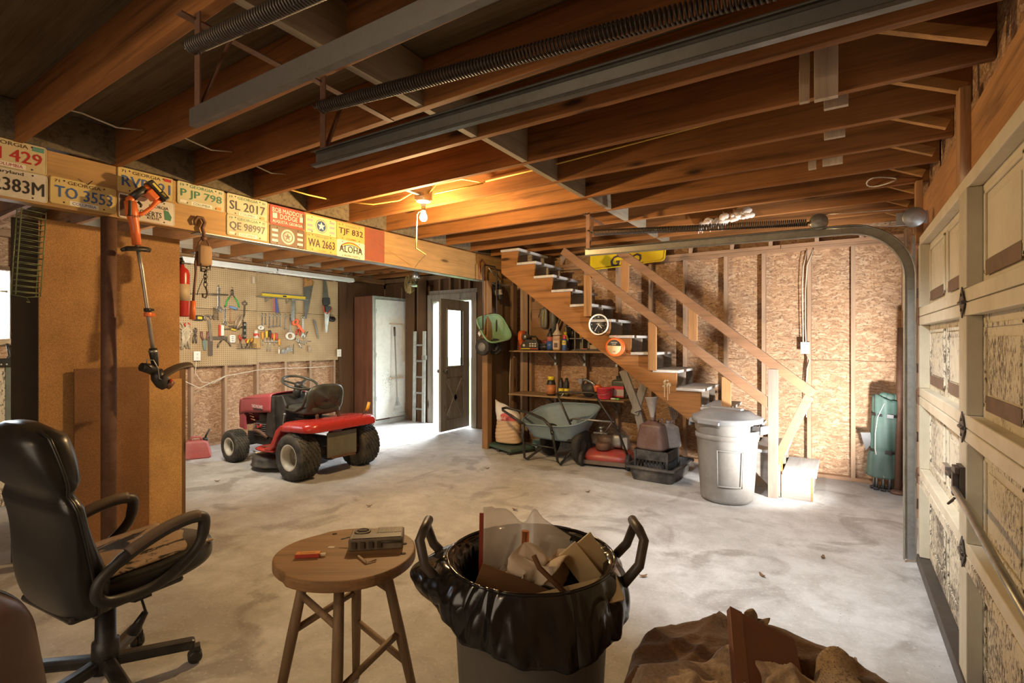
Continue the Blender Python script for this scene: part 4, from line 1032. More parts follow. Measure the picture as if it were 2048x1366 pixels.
wr_ = MB().tube([(-.24, 6.19, 2.39), (-.30, 6.188, 2.22), (-.315, 6.188, 1.95), (-.315, 6.188, 1.6), (-.31, 6.19, 1.41)], .005, 6).build('electric_cable', M_WCABLE); tag(wr_, 'right one of two cream cables running down the stud to the switch box', 'cable')
wr_ = MB().tube([(-.31, 6.19, 1.29), (-.275, 6.17, 1.22), (-.30, 6.19, 1.13), (-.31, 6.19, .9), (-.305, 6.19, .62)], .005, 6).build('electric_cable', M_WCABLE); tag(wr_, 'cream cable looping out below the switch box on the back wall', 'cable')
wr_ = MB().tube([(-7.19, 3.2, .93), (-7.16, 3.42, .80), (-7.19, 3.77, .94), (-7.19, 4.23, 1.0), (-7.19, 4.68, 1.01), (-7.19, 5.12, 1.0), (-7.19, 5.6, 1.01)], .005, 6).build('electric_cable', M_WCABLE); tag(wr_, 'cream cable threaded through the studs under the pegboard', 'cable')
wr_ = MB().tube([(-7.185, 3.39, 1.17), (-7.165, 3.37, 1.0), (-7.165, 3.45, .88), (-7.18, 3.60, .85), (-7.19, 3.77, .93)], .004, 6).build('electric_cable', M_WCABLE); tag(wr_, 'thin cream cable drooping from the outlet at the left of the pegboard', 'cable')
wr_ = MB().tube([(-3.805, 5.95, 1.20), (-3.81, 5.94, 1.21), (-3.87, 5.945, 1.2), (-3.885, 5.95, .9), (-3.89, 5.955, .50)], .006, 6).build('electric_cable', M_WCABLE); tag(wr_, 'white cable tied round the slim post by the shelves', 'cable')

# gas cans by the partition
def gascan(loc, rz, s, label, m):
    root = thing('gas_can', label, 'gas can', loc, rz)
    MB().prism([(-.15, 0), (.15, 0), (.155, .03), (.115, .20), (.07, .215), (-.09, .215), (-.12, .20), (-.155, .03)], -.09 * s, .09 * s, 'XZ').build('body', m, root, .02, 3)
    MB().tube([(-.07, 0, .20), (-.06, 0, .255), (.03, 0, .255), (.07, 0, .205)], .013, 8).build('handle', m, root)
    MB().lathe([(.028, .20), (.028, .235), (.02, .24)], 16, 'Z', (.09, 0, 0)).tube([(.09, 0, .24), (.10, 0, .27), (.135, 0, .34)], .011, 8).build('spout', M_BLACK, root)
    q = MB(); q.text('GASOLINE', .03, .17, .0925 * s, 0, .10); q.build('lettering', m, root)
    return root
gascan((-6.60, 3.12, 0), R(62), 1, 'faded red gasoline can on the floor by the left wall', plain('faded_red_can', (.42, .09, .085), .5, 0, .5, (.45, .24, .22), 5))
gascan((-6.98, 3.02, .0), R(75), 1, 'second red can standing behind the gasoline can', plain('bright_red_can', (.50, .05, .04), .45, 0, .25))
bt = thing('spray_bottle', 'small blue and yellow bottle with a black nozzle on the red can', 'bottle', (-6.98, 3.0, .262))
MB().lathe([(0, 0), (.035, 0), (.036, .09), (.02, .12), (.014, .13)], 18).build('bottle', plain('blue_bottle', (.08, .16, .42), .4), bt)
MB().box((-.015, -.03, .125), (.02, .08, .155)).build('nozzle', M_BLACK, bt, .006)
# ================================================================== license plates on the beam (face towards +X)
PS = .9756
M_INK = {k: plain('ink_' + k, c, .45, 0, .1) for k, c in dict(red=(.45, .03, .03), black=(.035, .03, .03), blue=(.06, .12, .32), green=(.05, .20, .11), brown=(.10, .055, .03), white=(.78, .74, .64), orange=(.72, .28, .05), grey=(.30, .33, .36), teal=(.12, .30, .25), yellow=(.80, .65, .12)).items()}
def plate(y, z, w, h, face, label, items, name='license_plate', tilt=0, kind='license plate', edge=None):
    """y, z = centre on the beam; items: (text, ink, cy, cz, height, width) in units of plate width and height"""
    m = plain('plate_' + face[0], face[1], .5, 0, face[2] if len(face) > 2 else .3, (.30, .17, .07), 7)
    q = MB(); r = .014; poly = []
    for cy, cz, s in ((w / 2 - r, h / 2 - r, 0), (-w / 2 + r, h / 2 - r, 90), (-w / 2 + r, -h / 2 + r, 180), (w / 2 - r, -h / 2 + r, 270)):
        for k in range(5): a = R(s + 22.5 * k); poly.append((cy + r * math.cos(a), cz + r * math.sin(a)))
    q.prism(poly, 0, .0025, 'YZ')
    ring = [(.003, a, b) for a, b in poly]; q.tube([(.0028, a * (1 - .02), b * (1 - .035)) for a, b in poly], .0016, 5, True)
    root = q.build(name, m); root.location = (XB + .003, y, z); root.rotation_euler = (R(tilt), 0, 0)
    tag(root, label, kind, 'license plates along the beam')
    by = {}
    for it in items: by.setdefault((it[1], it[6] if len(it) > 6 else 'lettering'), []).append(it)
    for (ink, nm), its in by.items():
        q = MB(); big = 0
        for it in its:
            if callable(it[0]): it[0](q, w, h)
            else:
                [q.text(it[0], it[4] * h, it[5] * w, .0038 + .00012 * j_, it[2] * w + dx_, it[3] * h + dz_, 'YZ') for j_, (dx_, dz_) in enumerate(((0, 0), (.0016, .0008), (-.0016, -.0008)) if it[4] > .25 else ((0, 0), (.0005, .0003)))]
        q.build(nm, M_INK[ink], root)
    q = MB()
    for cy in (-.30, .30):
        for cz in (.40, -.40): q.lathe([(0, .0035), (.005, .0035), (.005, .002)], 8, 'X', (0, cy * w, cz * h))
    q.build('bolt_holes', M_NAIL, root)
    return root
def rect(cy, cz, ww, hh): return lambda q, w, h: q.box((.0026, (cy - ww / 2) * w, (cz - hh / 2) * h), (.0034, (cy + ww / 2) * w, (cz + hh / 2) * h))
def ringf(cy, cz, r0, r1): return lambda q, w, h: q.lathe([(r0 * h, .0034), (r1 * h, .0034), (r1 * h, .0026)], 32, 'X', (0, cy * w, cz * h), caps=False) if r0 > 0 else q.lathe([(0, .0032), (r1 * h, .0032), (r1 * h, .0026)], 32, 'X', (0, cy * w, cz * h))
def star(cy, cz, r, lift=.0040):
    def f(q, w, h):
        pts = []
        for k in range(10):
            a = PI / 2 + k * PI / 5; rr = r * h * (1 if k % 2 == 0 else .40); pts.append((cy * w + rr * math.cos(a), cz * h + rr * math.sin(a)))
        q.prism(pts, .0033, lift, 'YZ')
    return f
def Zp(z): return 1.42 + (z - 1.42) * PS
TANP = ('tan', (.62, .50, .28)); TANY = ('tan_yellow', (.66, .50, .20)); PALEG = ('pale_green', (.60, .56, .34)); WHITEP = ('off_white', (.66, .60, .48))
OR = ('orange_fade', (.72, .42, .12))
W_, H_ = .335, .164
def geo(ser, sink, hd, hdink, yr, lo='COLUMBIA', lowink=None, box='white', extra=()):
    it = [(ser, sink, 0, -.02, .42, .86, 'serial_lettering'), (hd, hdink, 0, .36, .13, .50), (rect(0, -.38, .44, .17), box, 0, 0, 0, 0, 'county_label'), (lo, lowink or hdink, 0, -.38, .11, .36)]
    for i, t in enumerate(yr): it.append((t, hdink, -.40 + .80 * i, .36, .10, .07))
    return it + list(extra)
plate(.73 * PS + .165, Zp(2.522), W_, H_, TANP, 'tan license plate with big red letters H 429 at the left end of the beam', geo('RH 429', 'red', 'GEORGIA', 'brown', (), 'COLUMBIA', 'red', 'white', [(rect(.38, .36, .16, .17), 'teal', 0, 0, 0, 0, 'sticker')]))
plate(.73 * PS + .168, Zp(2.352), W_, H_, WHITEP, 'white license plate with black 2383M under the red-lettered one', [('A 2383M', 'black', 0, -.06, .46, .90, 'serial_lettering'), ('Maryland', 'black', -.02, .36, .15, .40)])
plate(1.256 * PS, Zp(2.360), W_, H_, TANY, 'yellow license plate reading TO 3553 in blue', geo('TO 3553', 'blue', 'GEORGIA', 'brown', ('71',), 'COLUMBIA', 'blue', 'white'), tilt=-.5)
plate(1.606 * PS, Zp(2.520), W_, H_, TANY, 'yellow license plate RVB in blue behind the trimmer battery', geo('RVB  21', 'blue', 'GEORGIA', 'brown', ('71',), 'COLUMBIA', 'blue', 'white', [(rect(.38, .38, .14, .12), 'red', 0, 0, 0, 0, 'sticker')]))
plate(1.612 * PS, Zp(2.345), W_, H_, ('cream_white', (.70, .64, .54), .2), 'white souvenir plate with a green state shape behind the trimmer head', [(rect(-.38, 0, .20, .86), 'brown', 0, 0, 0, 0, 'dark_panel'), ('GEORGIA', 'black', .20, .20, .13, .36), ('BY', 'black', .05, .04, .07, .05), ("ROBERTS", 'black', .02, -.14, .22, .46, 'lettering'), ('ROUTE', 'black', .10, -.32, .10, .22), (lambda q, w, h: q.prism([(.29 * w, .12 * h), (.38 * w, .10 * h), (.44 * w, -.12 * h), (.42 * w, -.30 * h), (.31 * w, -.28 * h)], .0026, .0036, 'YZ'), 'green', 0, 0, 0, 0, 'state_shape')])
plate(1.972 * PS, Zp(2.522), W_, H_, PALEG, 'pale license plate reading PJP 798 in green', geo('P JP 798', 'green', 'GEORGIA', 'green', ('19', '83'), extra=[(rect(.36, -.38, .12, .14), 'orange', 0, 0, 0, 0, 'sticker'), (rect(-.38, -.36, .14, .12), 'white', 0, 0, 0, 0, 'sticker')]))
plate(2.331 * PS, Zp(2.520), W_, H_, PALEG, 'pale license plate reading SL 2017 in black', geo('SL 2017', 'black', 'GEORGIA', 'green', ('19', '83'), extra=[(rect(.36, -.38, .12, .14), 'orange', 0, 0, 0, 0, 'sticker')]))
plate(2.331 * PS, Zp(2.352), W_, H_, PALEG, 'pale license plate reading QE 98997 in black', geo('QE 98997', 'black', 'GEORGIA', 'green', ('19', '83'), extra=[(rect(-.38, -.36, .14, .12), 'white', 0, 0, 0, 0, 'sticker')]))
plate(2.690 * PS, Zp(2.512), W_ * .98, H_, ('red', (.48, .05, .03), .2), 'red dealer plate with white lettering, one corner chipped', [('BOB MADDOX', 'white', 0, .26, .24, .86), ('DODGE', 'white', .03, -.03, .24, .50), ('AUGUSTA. GEORGIA', 'white', 0, -.31, .15, .86), (rect(-.36, -.03, .12, .26), 'white', 0, 0, 0, 0, 'emblem'), (rect(.40, .02, .10, .26), 'white', 0, 0, 0, 0, 'emblem'), (rect(.465, -.05, .05, .80), 'brown', 0, 0, 0, 0, 'chipped_corner')])
plate(2.690 * PS, Zp(2.340), W_ * .98, H_, ('brown', (.12, .06, .03), .4), 'dark brown plate with a pale star in a circle', [(ringf(0, 0, .30, .40), 'white', 0, 0, 0, 0, 'emblem_ring'), (ringf(0, 0, 0, .25), 'white', 0, 0, 0, 0, 'emblem_disc'), (star(0, 0, .2), 'brown', 0, 0, 0, 0, 'star')] + [(rect(a, b, .16, .12), 'white', 0, 0, 0, 0, 'caption_bars') for a, b in ((-.36, .24), (-.36, -.02), (-.36, -.28), (.36, .24), (.36, -.02), (.36, -.28))])
plate(3.035 * PS, Zp(2.500), W_ * .98, H_, ('buttery', (.74, .62, .28), .15), 'yellow plate with a white star in a blue circle', [(ringf(0, 0, .34, .37), 'blue', 0, 0, 0, 0, 'emblem_ring'), (ringf(0, 0, 0, .29), 'blue', 0, 0, 0, 0, 'emblem_disc'), (star(0, 0, .25), 'white', 0, 0, 0, 0, 'star')] + [(rect(a, b, .17, .13), 'grey', 0, 0, 0, 0, 'caption_bars') for a, b in ((-.36, .22), (-.36, -.06), (-.36, -.32), (.36, .30), (.36, .04), (.36, -.25))])
plate(3.040 * PS, Zp(2.338), W_ * .98, H_, OR, 'orange license plate reading WA 2663', [('WA 2663', 'black', 0, -.02, .44, .86, 'serial_lettering'), ('Georgia', 'green', 0, .36, .16, .42), ('COLUMBIA', 'orange', 0, -.40, .08, .30), ('19', 'black', -.42, .36, .10, .07)])
plate(3.380 * PS, Zp(2.500), W_, H_, OR, 'orange license plate reading TJF 832', [('TJF 832', 'black', 0, -.02, .44, .86, 'serial_lettering'), ('Georgia', 'green', 0, .36, .16, .42), ('COLUMBIA', 'brown', 0, -.40, .09, .36), ('19', 'black', -.42, .36, .10, .07)])
def bow(k): return lambda q, w, h: q.grid(lambda u, v: (.0030 + .0001 * k, math.cos(PI * (.12 + .76 * u)) * w * (.42 - .012 * k), -.22 * h + math.sin(PI * (.12 + .76 * u)) * h * (.60 - .05 * k) + v * h * .05), 20, 2, False)
plate(3.380 * PS, Zp(2.332), W_, H_, ('aloha_white', (.74, .68, .52), .2), 'white plate reading ALOHA over a rainbow', [(bow(0), 'red', 0, 0, 0, 0, 'rainbow_band'), (bow(1), 'orange', 0, 0, 0, 0, 'rainbow_band'), (bow(2), 'yellow', 0, 0, 0, 0, 'rainbow_band'), (bow(3), 'blue', 0, 0, 0, 0, 'rainbow_band'), ('ALOHA', 'black', 0, 0, .40, .82, 'serial_lettering'), ('ALOHA STATE', 'black', 0, -.38, .10, .50), ('HAWAII', 'orange', 0, .42, .08, .26)])

# ------------------------------------------------------------ string trimmer hanging from a nail on the beam
X0 = -3.90
tm = thing('string_trimmer', 'orange battery string trimmer hanging head down from the beam', 'string trimmer', (X0, 0, 0))
def P(y, z, x=0): return (x, y, z)
MB().tube([P(1.472, 2.07), P(1.500, 1.90), P(1.535, 1.62), P(1.568, 1.345)], .0125, 12).build('shaft', plain('shaft_grey', (.42, .37, .33), .35, .5, .2), tm)
mh = MB().tube([P(1.435, 2.335), P(1.444, 2.26), P(1.452, 2.22), P(1.462, 2.16), P(1.472, 2.055)], [.034, .036, .030, .027, .026], 16).build('motor_housing', M_ORANGE, tm)
MB().box((-.005, 1.415, 2.235), (.038, 1.43, 2.335)).build('black_inlay', M_BLACK, mh, .004)
q = MB(); q.M = Matrix.Translation((.036, 1.452, 2.235)) @ Matrix.Rotation(R(8), 4, 'X'); q.text('TRIM', .016, .05, .002, 0, 0, 'YZ'); q.build('lettering', M_BLACK, mh)
MB().tube([P(1.436, 2.30), P(1.432, 2.345), P(1.475, 2.395), P(1.530, 2.445), P(1.548, 2.452)], [.026, .024, .021, .024, .028], 12).build('handle', M_ORANGE, tm)
MB().tube([P(1.442, 2.36, .004), P(1.485, 2.408, .004), P(1.515, 2.434, .004)], [.0245, .0235, .0245], 12).build('rubber_grip', M_BLACK, tm)
MB().tube([P(1.462, 2.245), P(1.510, 2.275), P(1.555, 2.32), P(1.585, 2.365), P(1.60, 2.385)], [.015, .013, .013, .016, .02], 10).build('guard_loop', M_ORANGE, tm)
MB().tube([P(1.478, 2.345), P(1.498, 2.325), P(1.492, 2.31)], [.009, .009, .006], 8).build('trigger', M_BLACK, tm)
q = MB(); q.M = Matrix.Translation((0, 1.575, 2.425)) @ Matrix.Rotation(R(-44), 4, 'X')
q.box((-.038, -.035, -.048), (.038, .035, -.008)); bp = q.build('battery_shoe', M_ORANGE, tm, .006)
q = MB(); q.M = Matrix.Translation((0, 1.575, 2.425)) @ Matrix.Rotation(R(-44), 4, 'X')
q.box((-.040, -.075, -.004), (.040, .075, .040)); bat = q.build('battery', M_BLACK, tm, .008)
q = MB(); q.M = Matrix.Translation((0, 1.575, 2.425)) @ Matrix.Rotation(R(-44), 4, 'X') @ Matrix.Translation((.041, 0, .018)); q.box((-.0005, -.055, -.004), (.001, .01, .010)); q.text('20V', .014, .03, .001, .035, .004, 'YZ'); q.build('yellow_marking', M_INK['yellow'], bat)
MB().tube([P(1.385, 2.010), P(1.42, 2.026), P(1.48, 2.034), P(1.535, 2.035), P(1.55, 2.032)], [.010, .016, .017, .017, .014], 10).tube([P(1.39, 2.010, .05), P(1.42, 2.015, .07), P(1.50, 2.025, .06), P(1.53, 2.033, .02)], .011, 8).build('auxiliary_handle', M_BLACK, tm)
MB().lathe([(.022, -.014), (.024, -.01), (.024, .01), (.022, .014)], 16, 'Z', (0, 1.536, 1.600)).box((0, 1.545, 1.59), (.02, 1.572, 1.61)).build('collar', M_ORANGE, tm)
MB().lathe([(.021, -.012), (.022, .012)], 16, 'Z', (0, 1.534, 1.630)).box((0, 1.545, 1.624), (.02, 1.565, 1.64)).build('clamp', M_BLACK, tm)
MB().tube([P(1.566, 1.375), P(1.570, 1.335), P(1.580, 1.25)], [.024, .026, .020], 14).build('neck', M_BLACK, tm)
MB().lathe([(.026, -.010), (.03, 0), (.026, .010)], 14, 'Z', (0, 1.567, 1.352)).build('coupling', M_GALV, tm)
MB().tube([P(1.49, 1.252, .02), P(1.53, 1.242, .01), P(1.585, 1.212, 0)], [.028, .034, .030], 14).build('motor', M_BLACK, tm)
MB().tube([P(1.585, 1.225), P(1.60, 1.175), P(1.625, 1.135), P(1.645, 1.110)], [.036, .046, .046, .034], 18).build('spool_housing', M_BLACK, tm)
MB().tube([P(1.650, 1.135, .01), P(1.675, 1.115, .015)], [.034, .032], 16).build('spool_cap', plain('spool_brown', (.20, .09, .05), .5), tm)
MB().tube([P(1.652, 1.155, .042), P(1.664, 1.148, .045)], [.012, .012], 10).build('red_button', M_RED, tm)
MB().grid(lambda u, v: (.075 * (v - .5) * 2 * (1 - .25 * u), 1.60 + .20 * u, 1.195 + .065 * math.sin(u * 1.9) + .018 * abs(v - .5) * 0 - .03 * (v - .5) ** 2 * 4 + .012 * u), 14, 9).build('grass_guard', plain('guard_brown', (.075, .055, .04), .5, 0, .3), tm, solid=.006)
MB().tube([P(1.515, 1.27, .035), P(1.51, 1.30, .05), P(1.545, 1.295, .06), P(1.572, 1.24, .06), P(1.58, 1.17, .06), P(1.60, 1.16, .05)], .0035, 6).build('wire_guard', M_GALV, tm)

# ------------------------------------------------------------ lever hoist (come-along)
ho_ = thing('cable_hoist', 'rusty cable hoist with an orange grip hanging from the beam', 'hoist', (-3.985, 1.905, 0))
MB().tube([(.0, -.035, 2.275), (.008, -.04, 2.305), (.01, -.02, 2.335), (.01, .012, 2.335), (.01, .03, 2.305), (.012, .02, 2.28), (.012, .012, 2.262), (.012, .022, 2.225), (.012, .024, 2.19)], [.009, .011, .012, .013, .013, .013, .013, .013, .012], 10).build('top_hook', M_RUSTY, ho_)
MB().lathe([(0, -.012), (.018, -.012), (.018, .012), (0, .012)], 14, 'X', (.012, .024, 2.185)).tube([(.012, .02, 2.19), (.012, -.012, 2.15), (.012, -.02, 2.10)], .006, 6).tube([(.012, .03, 2.19), (.012, .058, 2.15), (.012, .062, 2.10)], .006, 6).build('swivel', M_RUSTY, ho_)
MB().rbox((-.022, -.026, 1.975), (.055, .066, 2.13), .3, 20, 12).build('drum_housing', wood('rusted_plate', (.40, .25, .13), 'Z', .6, .4, .6, 1.2, False), ho_)
MB().tube([(.045, -.015, 2.0), (.05, -.015, 1.955), (.05, .05, 1.955), (.045, .05, 2.0)], .007, 6).tube([(.02, .0, 1.99), (.02, .0, 1.94), (.02, .04, 1.94), (.02, .04, 1.99)], .007, 6).build('frame', M_DKSTEEL, ho_)
MB().tube([(.02, -.025, 2.08), (.025, -.042, 2.0), (.025, -.04, 1.92), (.025, -.05, 1.80), (.025, -.058, 1.70)], .009, 8).build('lever', M_RUSTY, ho_)
MB().tube([(.025, -.058, 1.715), (.025, -.063, 1.58)], [.018, .02], 12).build('lever_grip', M_ORANGE, ho_)
q = MB()
for k in range(4):
    z = 1.93 - .028 * k; a = (k % 2) * PI / 2
    q.tube([(.02 + .012 * math.cos(t) * math.cos(a), .03 + .012 * math.cos(t) * math.sin(a), z + .02 * math.sin(t)) for t in [2 * PI * j / 12 for j in range(12)]], .004, 5, True)
q.build('chain', M_DKSTEEL, ho_)
MB().tube([(.02, .03, 1.83), (.02, .04, 1.80), (.02, .045, 1.77), (.02, .03, 1.745), (.02, .012, 1.75), (.02, .012, 1.775)], .007, 8).tube([(.02, .03, 1.90), (.02, .01, 1.88), (.022, -.02, 1.80), (.022, -.03, 1.76)], .003, 6).build('bottom_hook', M_DKSTEEL, ho_)

# ------------------------------------------------------------ wire basket at the far left, junk by the window
wbk = thing('wire_basket', 'green wire rack hanging under the beam by the window', 'wire rack', (-4.14, .90, 1.70), rot=(R(-3), 0, R(6)))
q = MB()
for s in (-.0, .06):
    for y in (.02, .135): q.tube([(s, y, 0), (s, y, .52)], .0035, 5)
    for k in range(15): q.tube([(s, .02, .02 + k * .035), (s, .135, .02 + k * .035)], .0024, 5)
for k in range(15):
    for y in (.02, .135): q.tube([(0, y, .02 + k * .035), (.06, y, .02 + k * .035)], .0022, 4)
q.tube([(0, .02, .0), (.03, .08, -.01), (.06, .135, 0)], .003, 5).tube([(.03, .08, -.01), (.05, .09, -.04), (.07, .07, -.04)], .003, 5)
q.build('grid', plain('green_wire', (.20, .24, .12), .5, .3, .4), wbk)
cbn = thing('painted_chest', 'scuffed cream painted chest with a grey edge by the window', 'chest', (-6.55, .62, 0))
MB().box((0, 0, 0), (.5, .80, 1.20)).build('body', M_PEEL, cbn, .006)
MB().box((.501, .69, .02), (.505, .80, 1.20)).build('grey_edge', plain('grey_green', (.16, .19, .15), .7, 0, .3), cbn)
tb = thing('glass_tray', 'small dark glass tray on top of the cream chest', 'tray', (-6.15, 1.19, 1.203))
MB().box((0, 0, 0), (.12, .21, .008)).box((0, 0, .008), (.006, .21, .07)).box((.114, 0, .008), (.12, .21, .07)).box((.006, 0, .008), (.114, .006, .07)).box((.006, .204, .008), (.114, .21, .07)).build('tray', plain('dark_glass', (.05, .05, .045), .15), tb)
q = MB()
for k in range(6): q.ell((.115, .02 + .034 * k, .02), (.008, .010, .010), 10, 6)
q.build('glass_knobs', plain('knob_glass', (.55, .52, .45), .15), tb)
rp = MB(); rs = random.Random(8)
for k in range(9): rp.tube([(.10 + .10 * math.cos(R(a)) * .8, .10 * math.cos(R(a)) + rs.uniform(-.01, .01), .07 + .07 * math.sin(R(a)) + .006 * k) for a in range(0, 360, 20)], .016, 6, True)
rp = rp.build('rope_coil', plain('straw_rope', (.42, .29, .10), .9, 0, .4)); rp.location = (-6.2, 1.02, 1.21); tag(rp, 'coil of straw-coloured rope on the cream chest by the window', 'rope')
an = thing('curved_horn', 'pale curved horn hanging in front of the window', 'horn', (-6.9, 1.50, 1.42))
MB().tube([(0, -.2, -.05), (0, -.08, -.01), (0, .02, .0), (0, .14, -.04)], [.03, .035, .03, .016], 10).tube([(0, -.08, .0), (0, -.12, .08), (0, -.10, .15)], [.026, .02, .008], 8).build('horn', plain('bone', (.45, .33, .19), .6, 0, .3), an)
MB().tube([(.02, 0, -.02), (.02, .02, -.14), (.02, -.03, -.22), (.02, -.12, -.25)], .012, 6).build('strap', M_BLACK, an)

# ------------------------------------------------------------ lamp holder, bulb, cords in the joists
lh = thing('ceiling_lamp', 'bare glowing light bulb in a white ceiling socket', 'ceiling lamp', (-2.855, 3.085, 2.57))
MB().box((-.05, -.05, -.0), (.05, .05, .12)).build('junction_box', M_GALV, lh)
MB().lathe([(0, -.034), (.025, -.034), (.028, -.028), (.045, -.018), (.056, -.014), (.056, -.002), (0, 0)], 28).lathe([(.02, -.05), (.022, -.034)], 20).build('porcelain_base', plain('porcelain', (.82, .80, .74), .3, 0, .05), lh)
MB().lathe([(.017, -.085), (.017, -.05)], 18).build('socket', plain('brass', (.55, .40, .15), .35, .8, .1), lh)
MB().lathe([(0, -.172), (.015, -.170), (.026, -.160), (.031, -.145), (.029, -.128), (.020, -.105), (.015, -.086)], 26, caps=False).build('bulb', glow('bulb_glow', (1, .74, .38), 26), lh)
MB().tube([(-.02, 0, -.085), (-.05, -.0, -.088), (-.068, 0, -.11), (-.072, 0, -.18), (-.075, .0, -.28), (-.085, .0, -.38), (-.16, .2, -.40), (-.6, .6, -.36), (-1.11, 1.06, -.33)], .0045, 6).build('drop_cord', M_WIRE, lh)
yb = MB().box((-2.87, 2.86, 2.60), (-2.84, 3.06, 2.62)).build('mounting_bar', M_GALV); tag(yb, 'thin steel bar between the joists beside the bulb socket', 'bar')
cbl = MB().tube([(-3.66, 2.352, 2.62), (-3.60, 2.55, 2.60), (-3.63, 2.77, 2.62)], .006, 6).tube([(-3.60, 2.84, 2.62), (-3.35, 3.0, 2.59), (-3.10, 3.06, 2.60), (-2.95, 3.09, 2.66)], .006, 6).tube([(-2.80, 3.09, 2.62), (-2.78, 3.15, 2.70), (-2.55, 3.20, 2.72), (-2.35, 3.22, 2.66), (-2.75, 3.10, 2.61)], .006, 6).tube([(-2.35, 3.225, 2.67), (-1.9, 3.225, 2.68), (-1.2, 3.22, 2.71), (-.55, 3.225, 2.74)], .006, 6).build('yellow_cable', M_WIRE)
tag(cbl, 'yellow electric cable looping through the joists beside the bulb', 'cable')
for (y0, x0, lab) in ((.94, -3.5, 'thin pale cord strung between the joists at the top left'), (1.42, -3.4, 'thin pale cord drooping under the deck above the trimmer'), (1.90, -3.5, 'thin pale cord strung between the joists above the green-lettered plate')):
    o = MB().tube([(x0 - .1, y0, 2.70), (x0, y0 + .12, 2.675), (x0 - .05, y0 + .30, 2.67), (x0 - .02, y0 + .42, 2.69)], .005, 5).build('pale_cord', M_WCABLE); tag(o, lab, 'cord')
o = MB().tube([(.25 + .09 * math.cos(R(a)), 4.62 + .03 * math.sin(R(a * 2)), 2.60 + .03 * math.sin(R(a))) for a in range(0, 720, 20)], .005, 5).build('cable_loops', M_WCABLE); tag(o, 'loops of white cable hanging from the joist near the garage door corner', 'cable')
ins = MB(); rs = random.Random(2)
for k in range(34):
    f = k / 33; ins.ell((-1.16 + .46 * f + rs.uniform(-.02, .02), 5.12 - .02 * f + rs.uniform(-.01, .01), 2.545 + .05 * f + rs.uniform(-.03, .03)), (rs.uniform(.02, .045), .018, rs.uniform(.015, .04)), 8, 6)
for k in range(7): ins.tube([(-1.15 + .035 * k, 5.10, 2.54), (-1.155 + .036 * k, 5.098, 2.49 + rs.uniform(-.03, .02))], [.008, .003], 5)
ins = ins.build('insulation_scrap', plain('pink_white_fibre', (.80, .70, .64), .95, 0, .15)); tag(ins, 'torn scrap of white insulation hanging from a joist', 'insulation')

# ------------------------------------------------------------ yellow sign high on the back wall
sg = thing('yellow_sign', 'yellow metal sign with dark slanted letters behind the handrail', 'sign', (-2.25, 6.14, 2.50), rot=(R(-8), 0, 0))
M_SGY = plain('sign_yellow', (.80, .60, .02), .35, 0, .12, (.45, .25, .02), 4)
q = MB(); poly = []
for cx, cz, s in ((.49 - .05, .15 - .05, 0), (-.49 + .03, .15 - .03, 90), (-.49 + .04, -.15 + .04, 180), (.49 - .06, -.12 + .05, 270)):
    for k in range(5): a = R(s + 22.5 * k); poly.append((cx + .04 * math.cos(a), cz + .04 * math.sin(a)))
q.prism(poly, -.004, .004, 'XZ'); q.build('panel', M_SGY, sg)
MB().tube([(a, -.006, b) for a, b in poly], .010, 6, True).build('rolled_edge', plain('sign_edge', (.75, .55, .02), .35, 0, .1), sg)
q = MB(); q.text('GTO.', .150, .43, .006, .0, -.06, 'XZ', .25, .02); q.build('lettering', plain('sign_ink', (.06, .045, .06), .5, 0, .1), sg)
q = MB(); q.text('MADE', .10, .52, .006, 0, .085, 'XZ', .25, .02); q.build('upper_lettering', plain('sign_ink', (.06, .045, .06), .5, 0, .1), sg)
# ================================================================== tools hung on the pegboard (plane X = -7.19)
PX = -7.178
M_CHROME = plain('tool_chrome', (.62, .60, .55), .28, .9, .2)
M_TOOL = plain('tool_dark', (.20, .16, .12), .5, .7, .4)
M_GREEN = plain('green_grip', (.06, .38, .07), .45, 0, .1)
M_REDG = plain('red_grip', (.55, .06, .03), .45, 0, .15)
M_BLUEG = plain('blue_grip', (.16, .30, .52), .45, 0, .1)
M_YELG = plain('yellow_grip', (.72, .52, .04), .4, 0, .15)
M_AMBER = plain('amber_grip2', (.70, .33, .04), .35, 0, .15)
def T(name, label, cat, y, z, group=None):
    return thing(name, label, cat, (PX, y, z), 0, group)
def hook(p, z=0.0): MB().tube([(-.012, 0, z + .03), (.012, 0, z + .03), (.02, 0, z + .012), (.022, 0, z + .02)], .0025, 5).build('peg_hook', M_DKSTEEL, p)
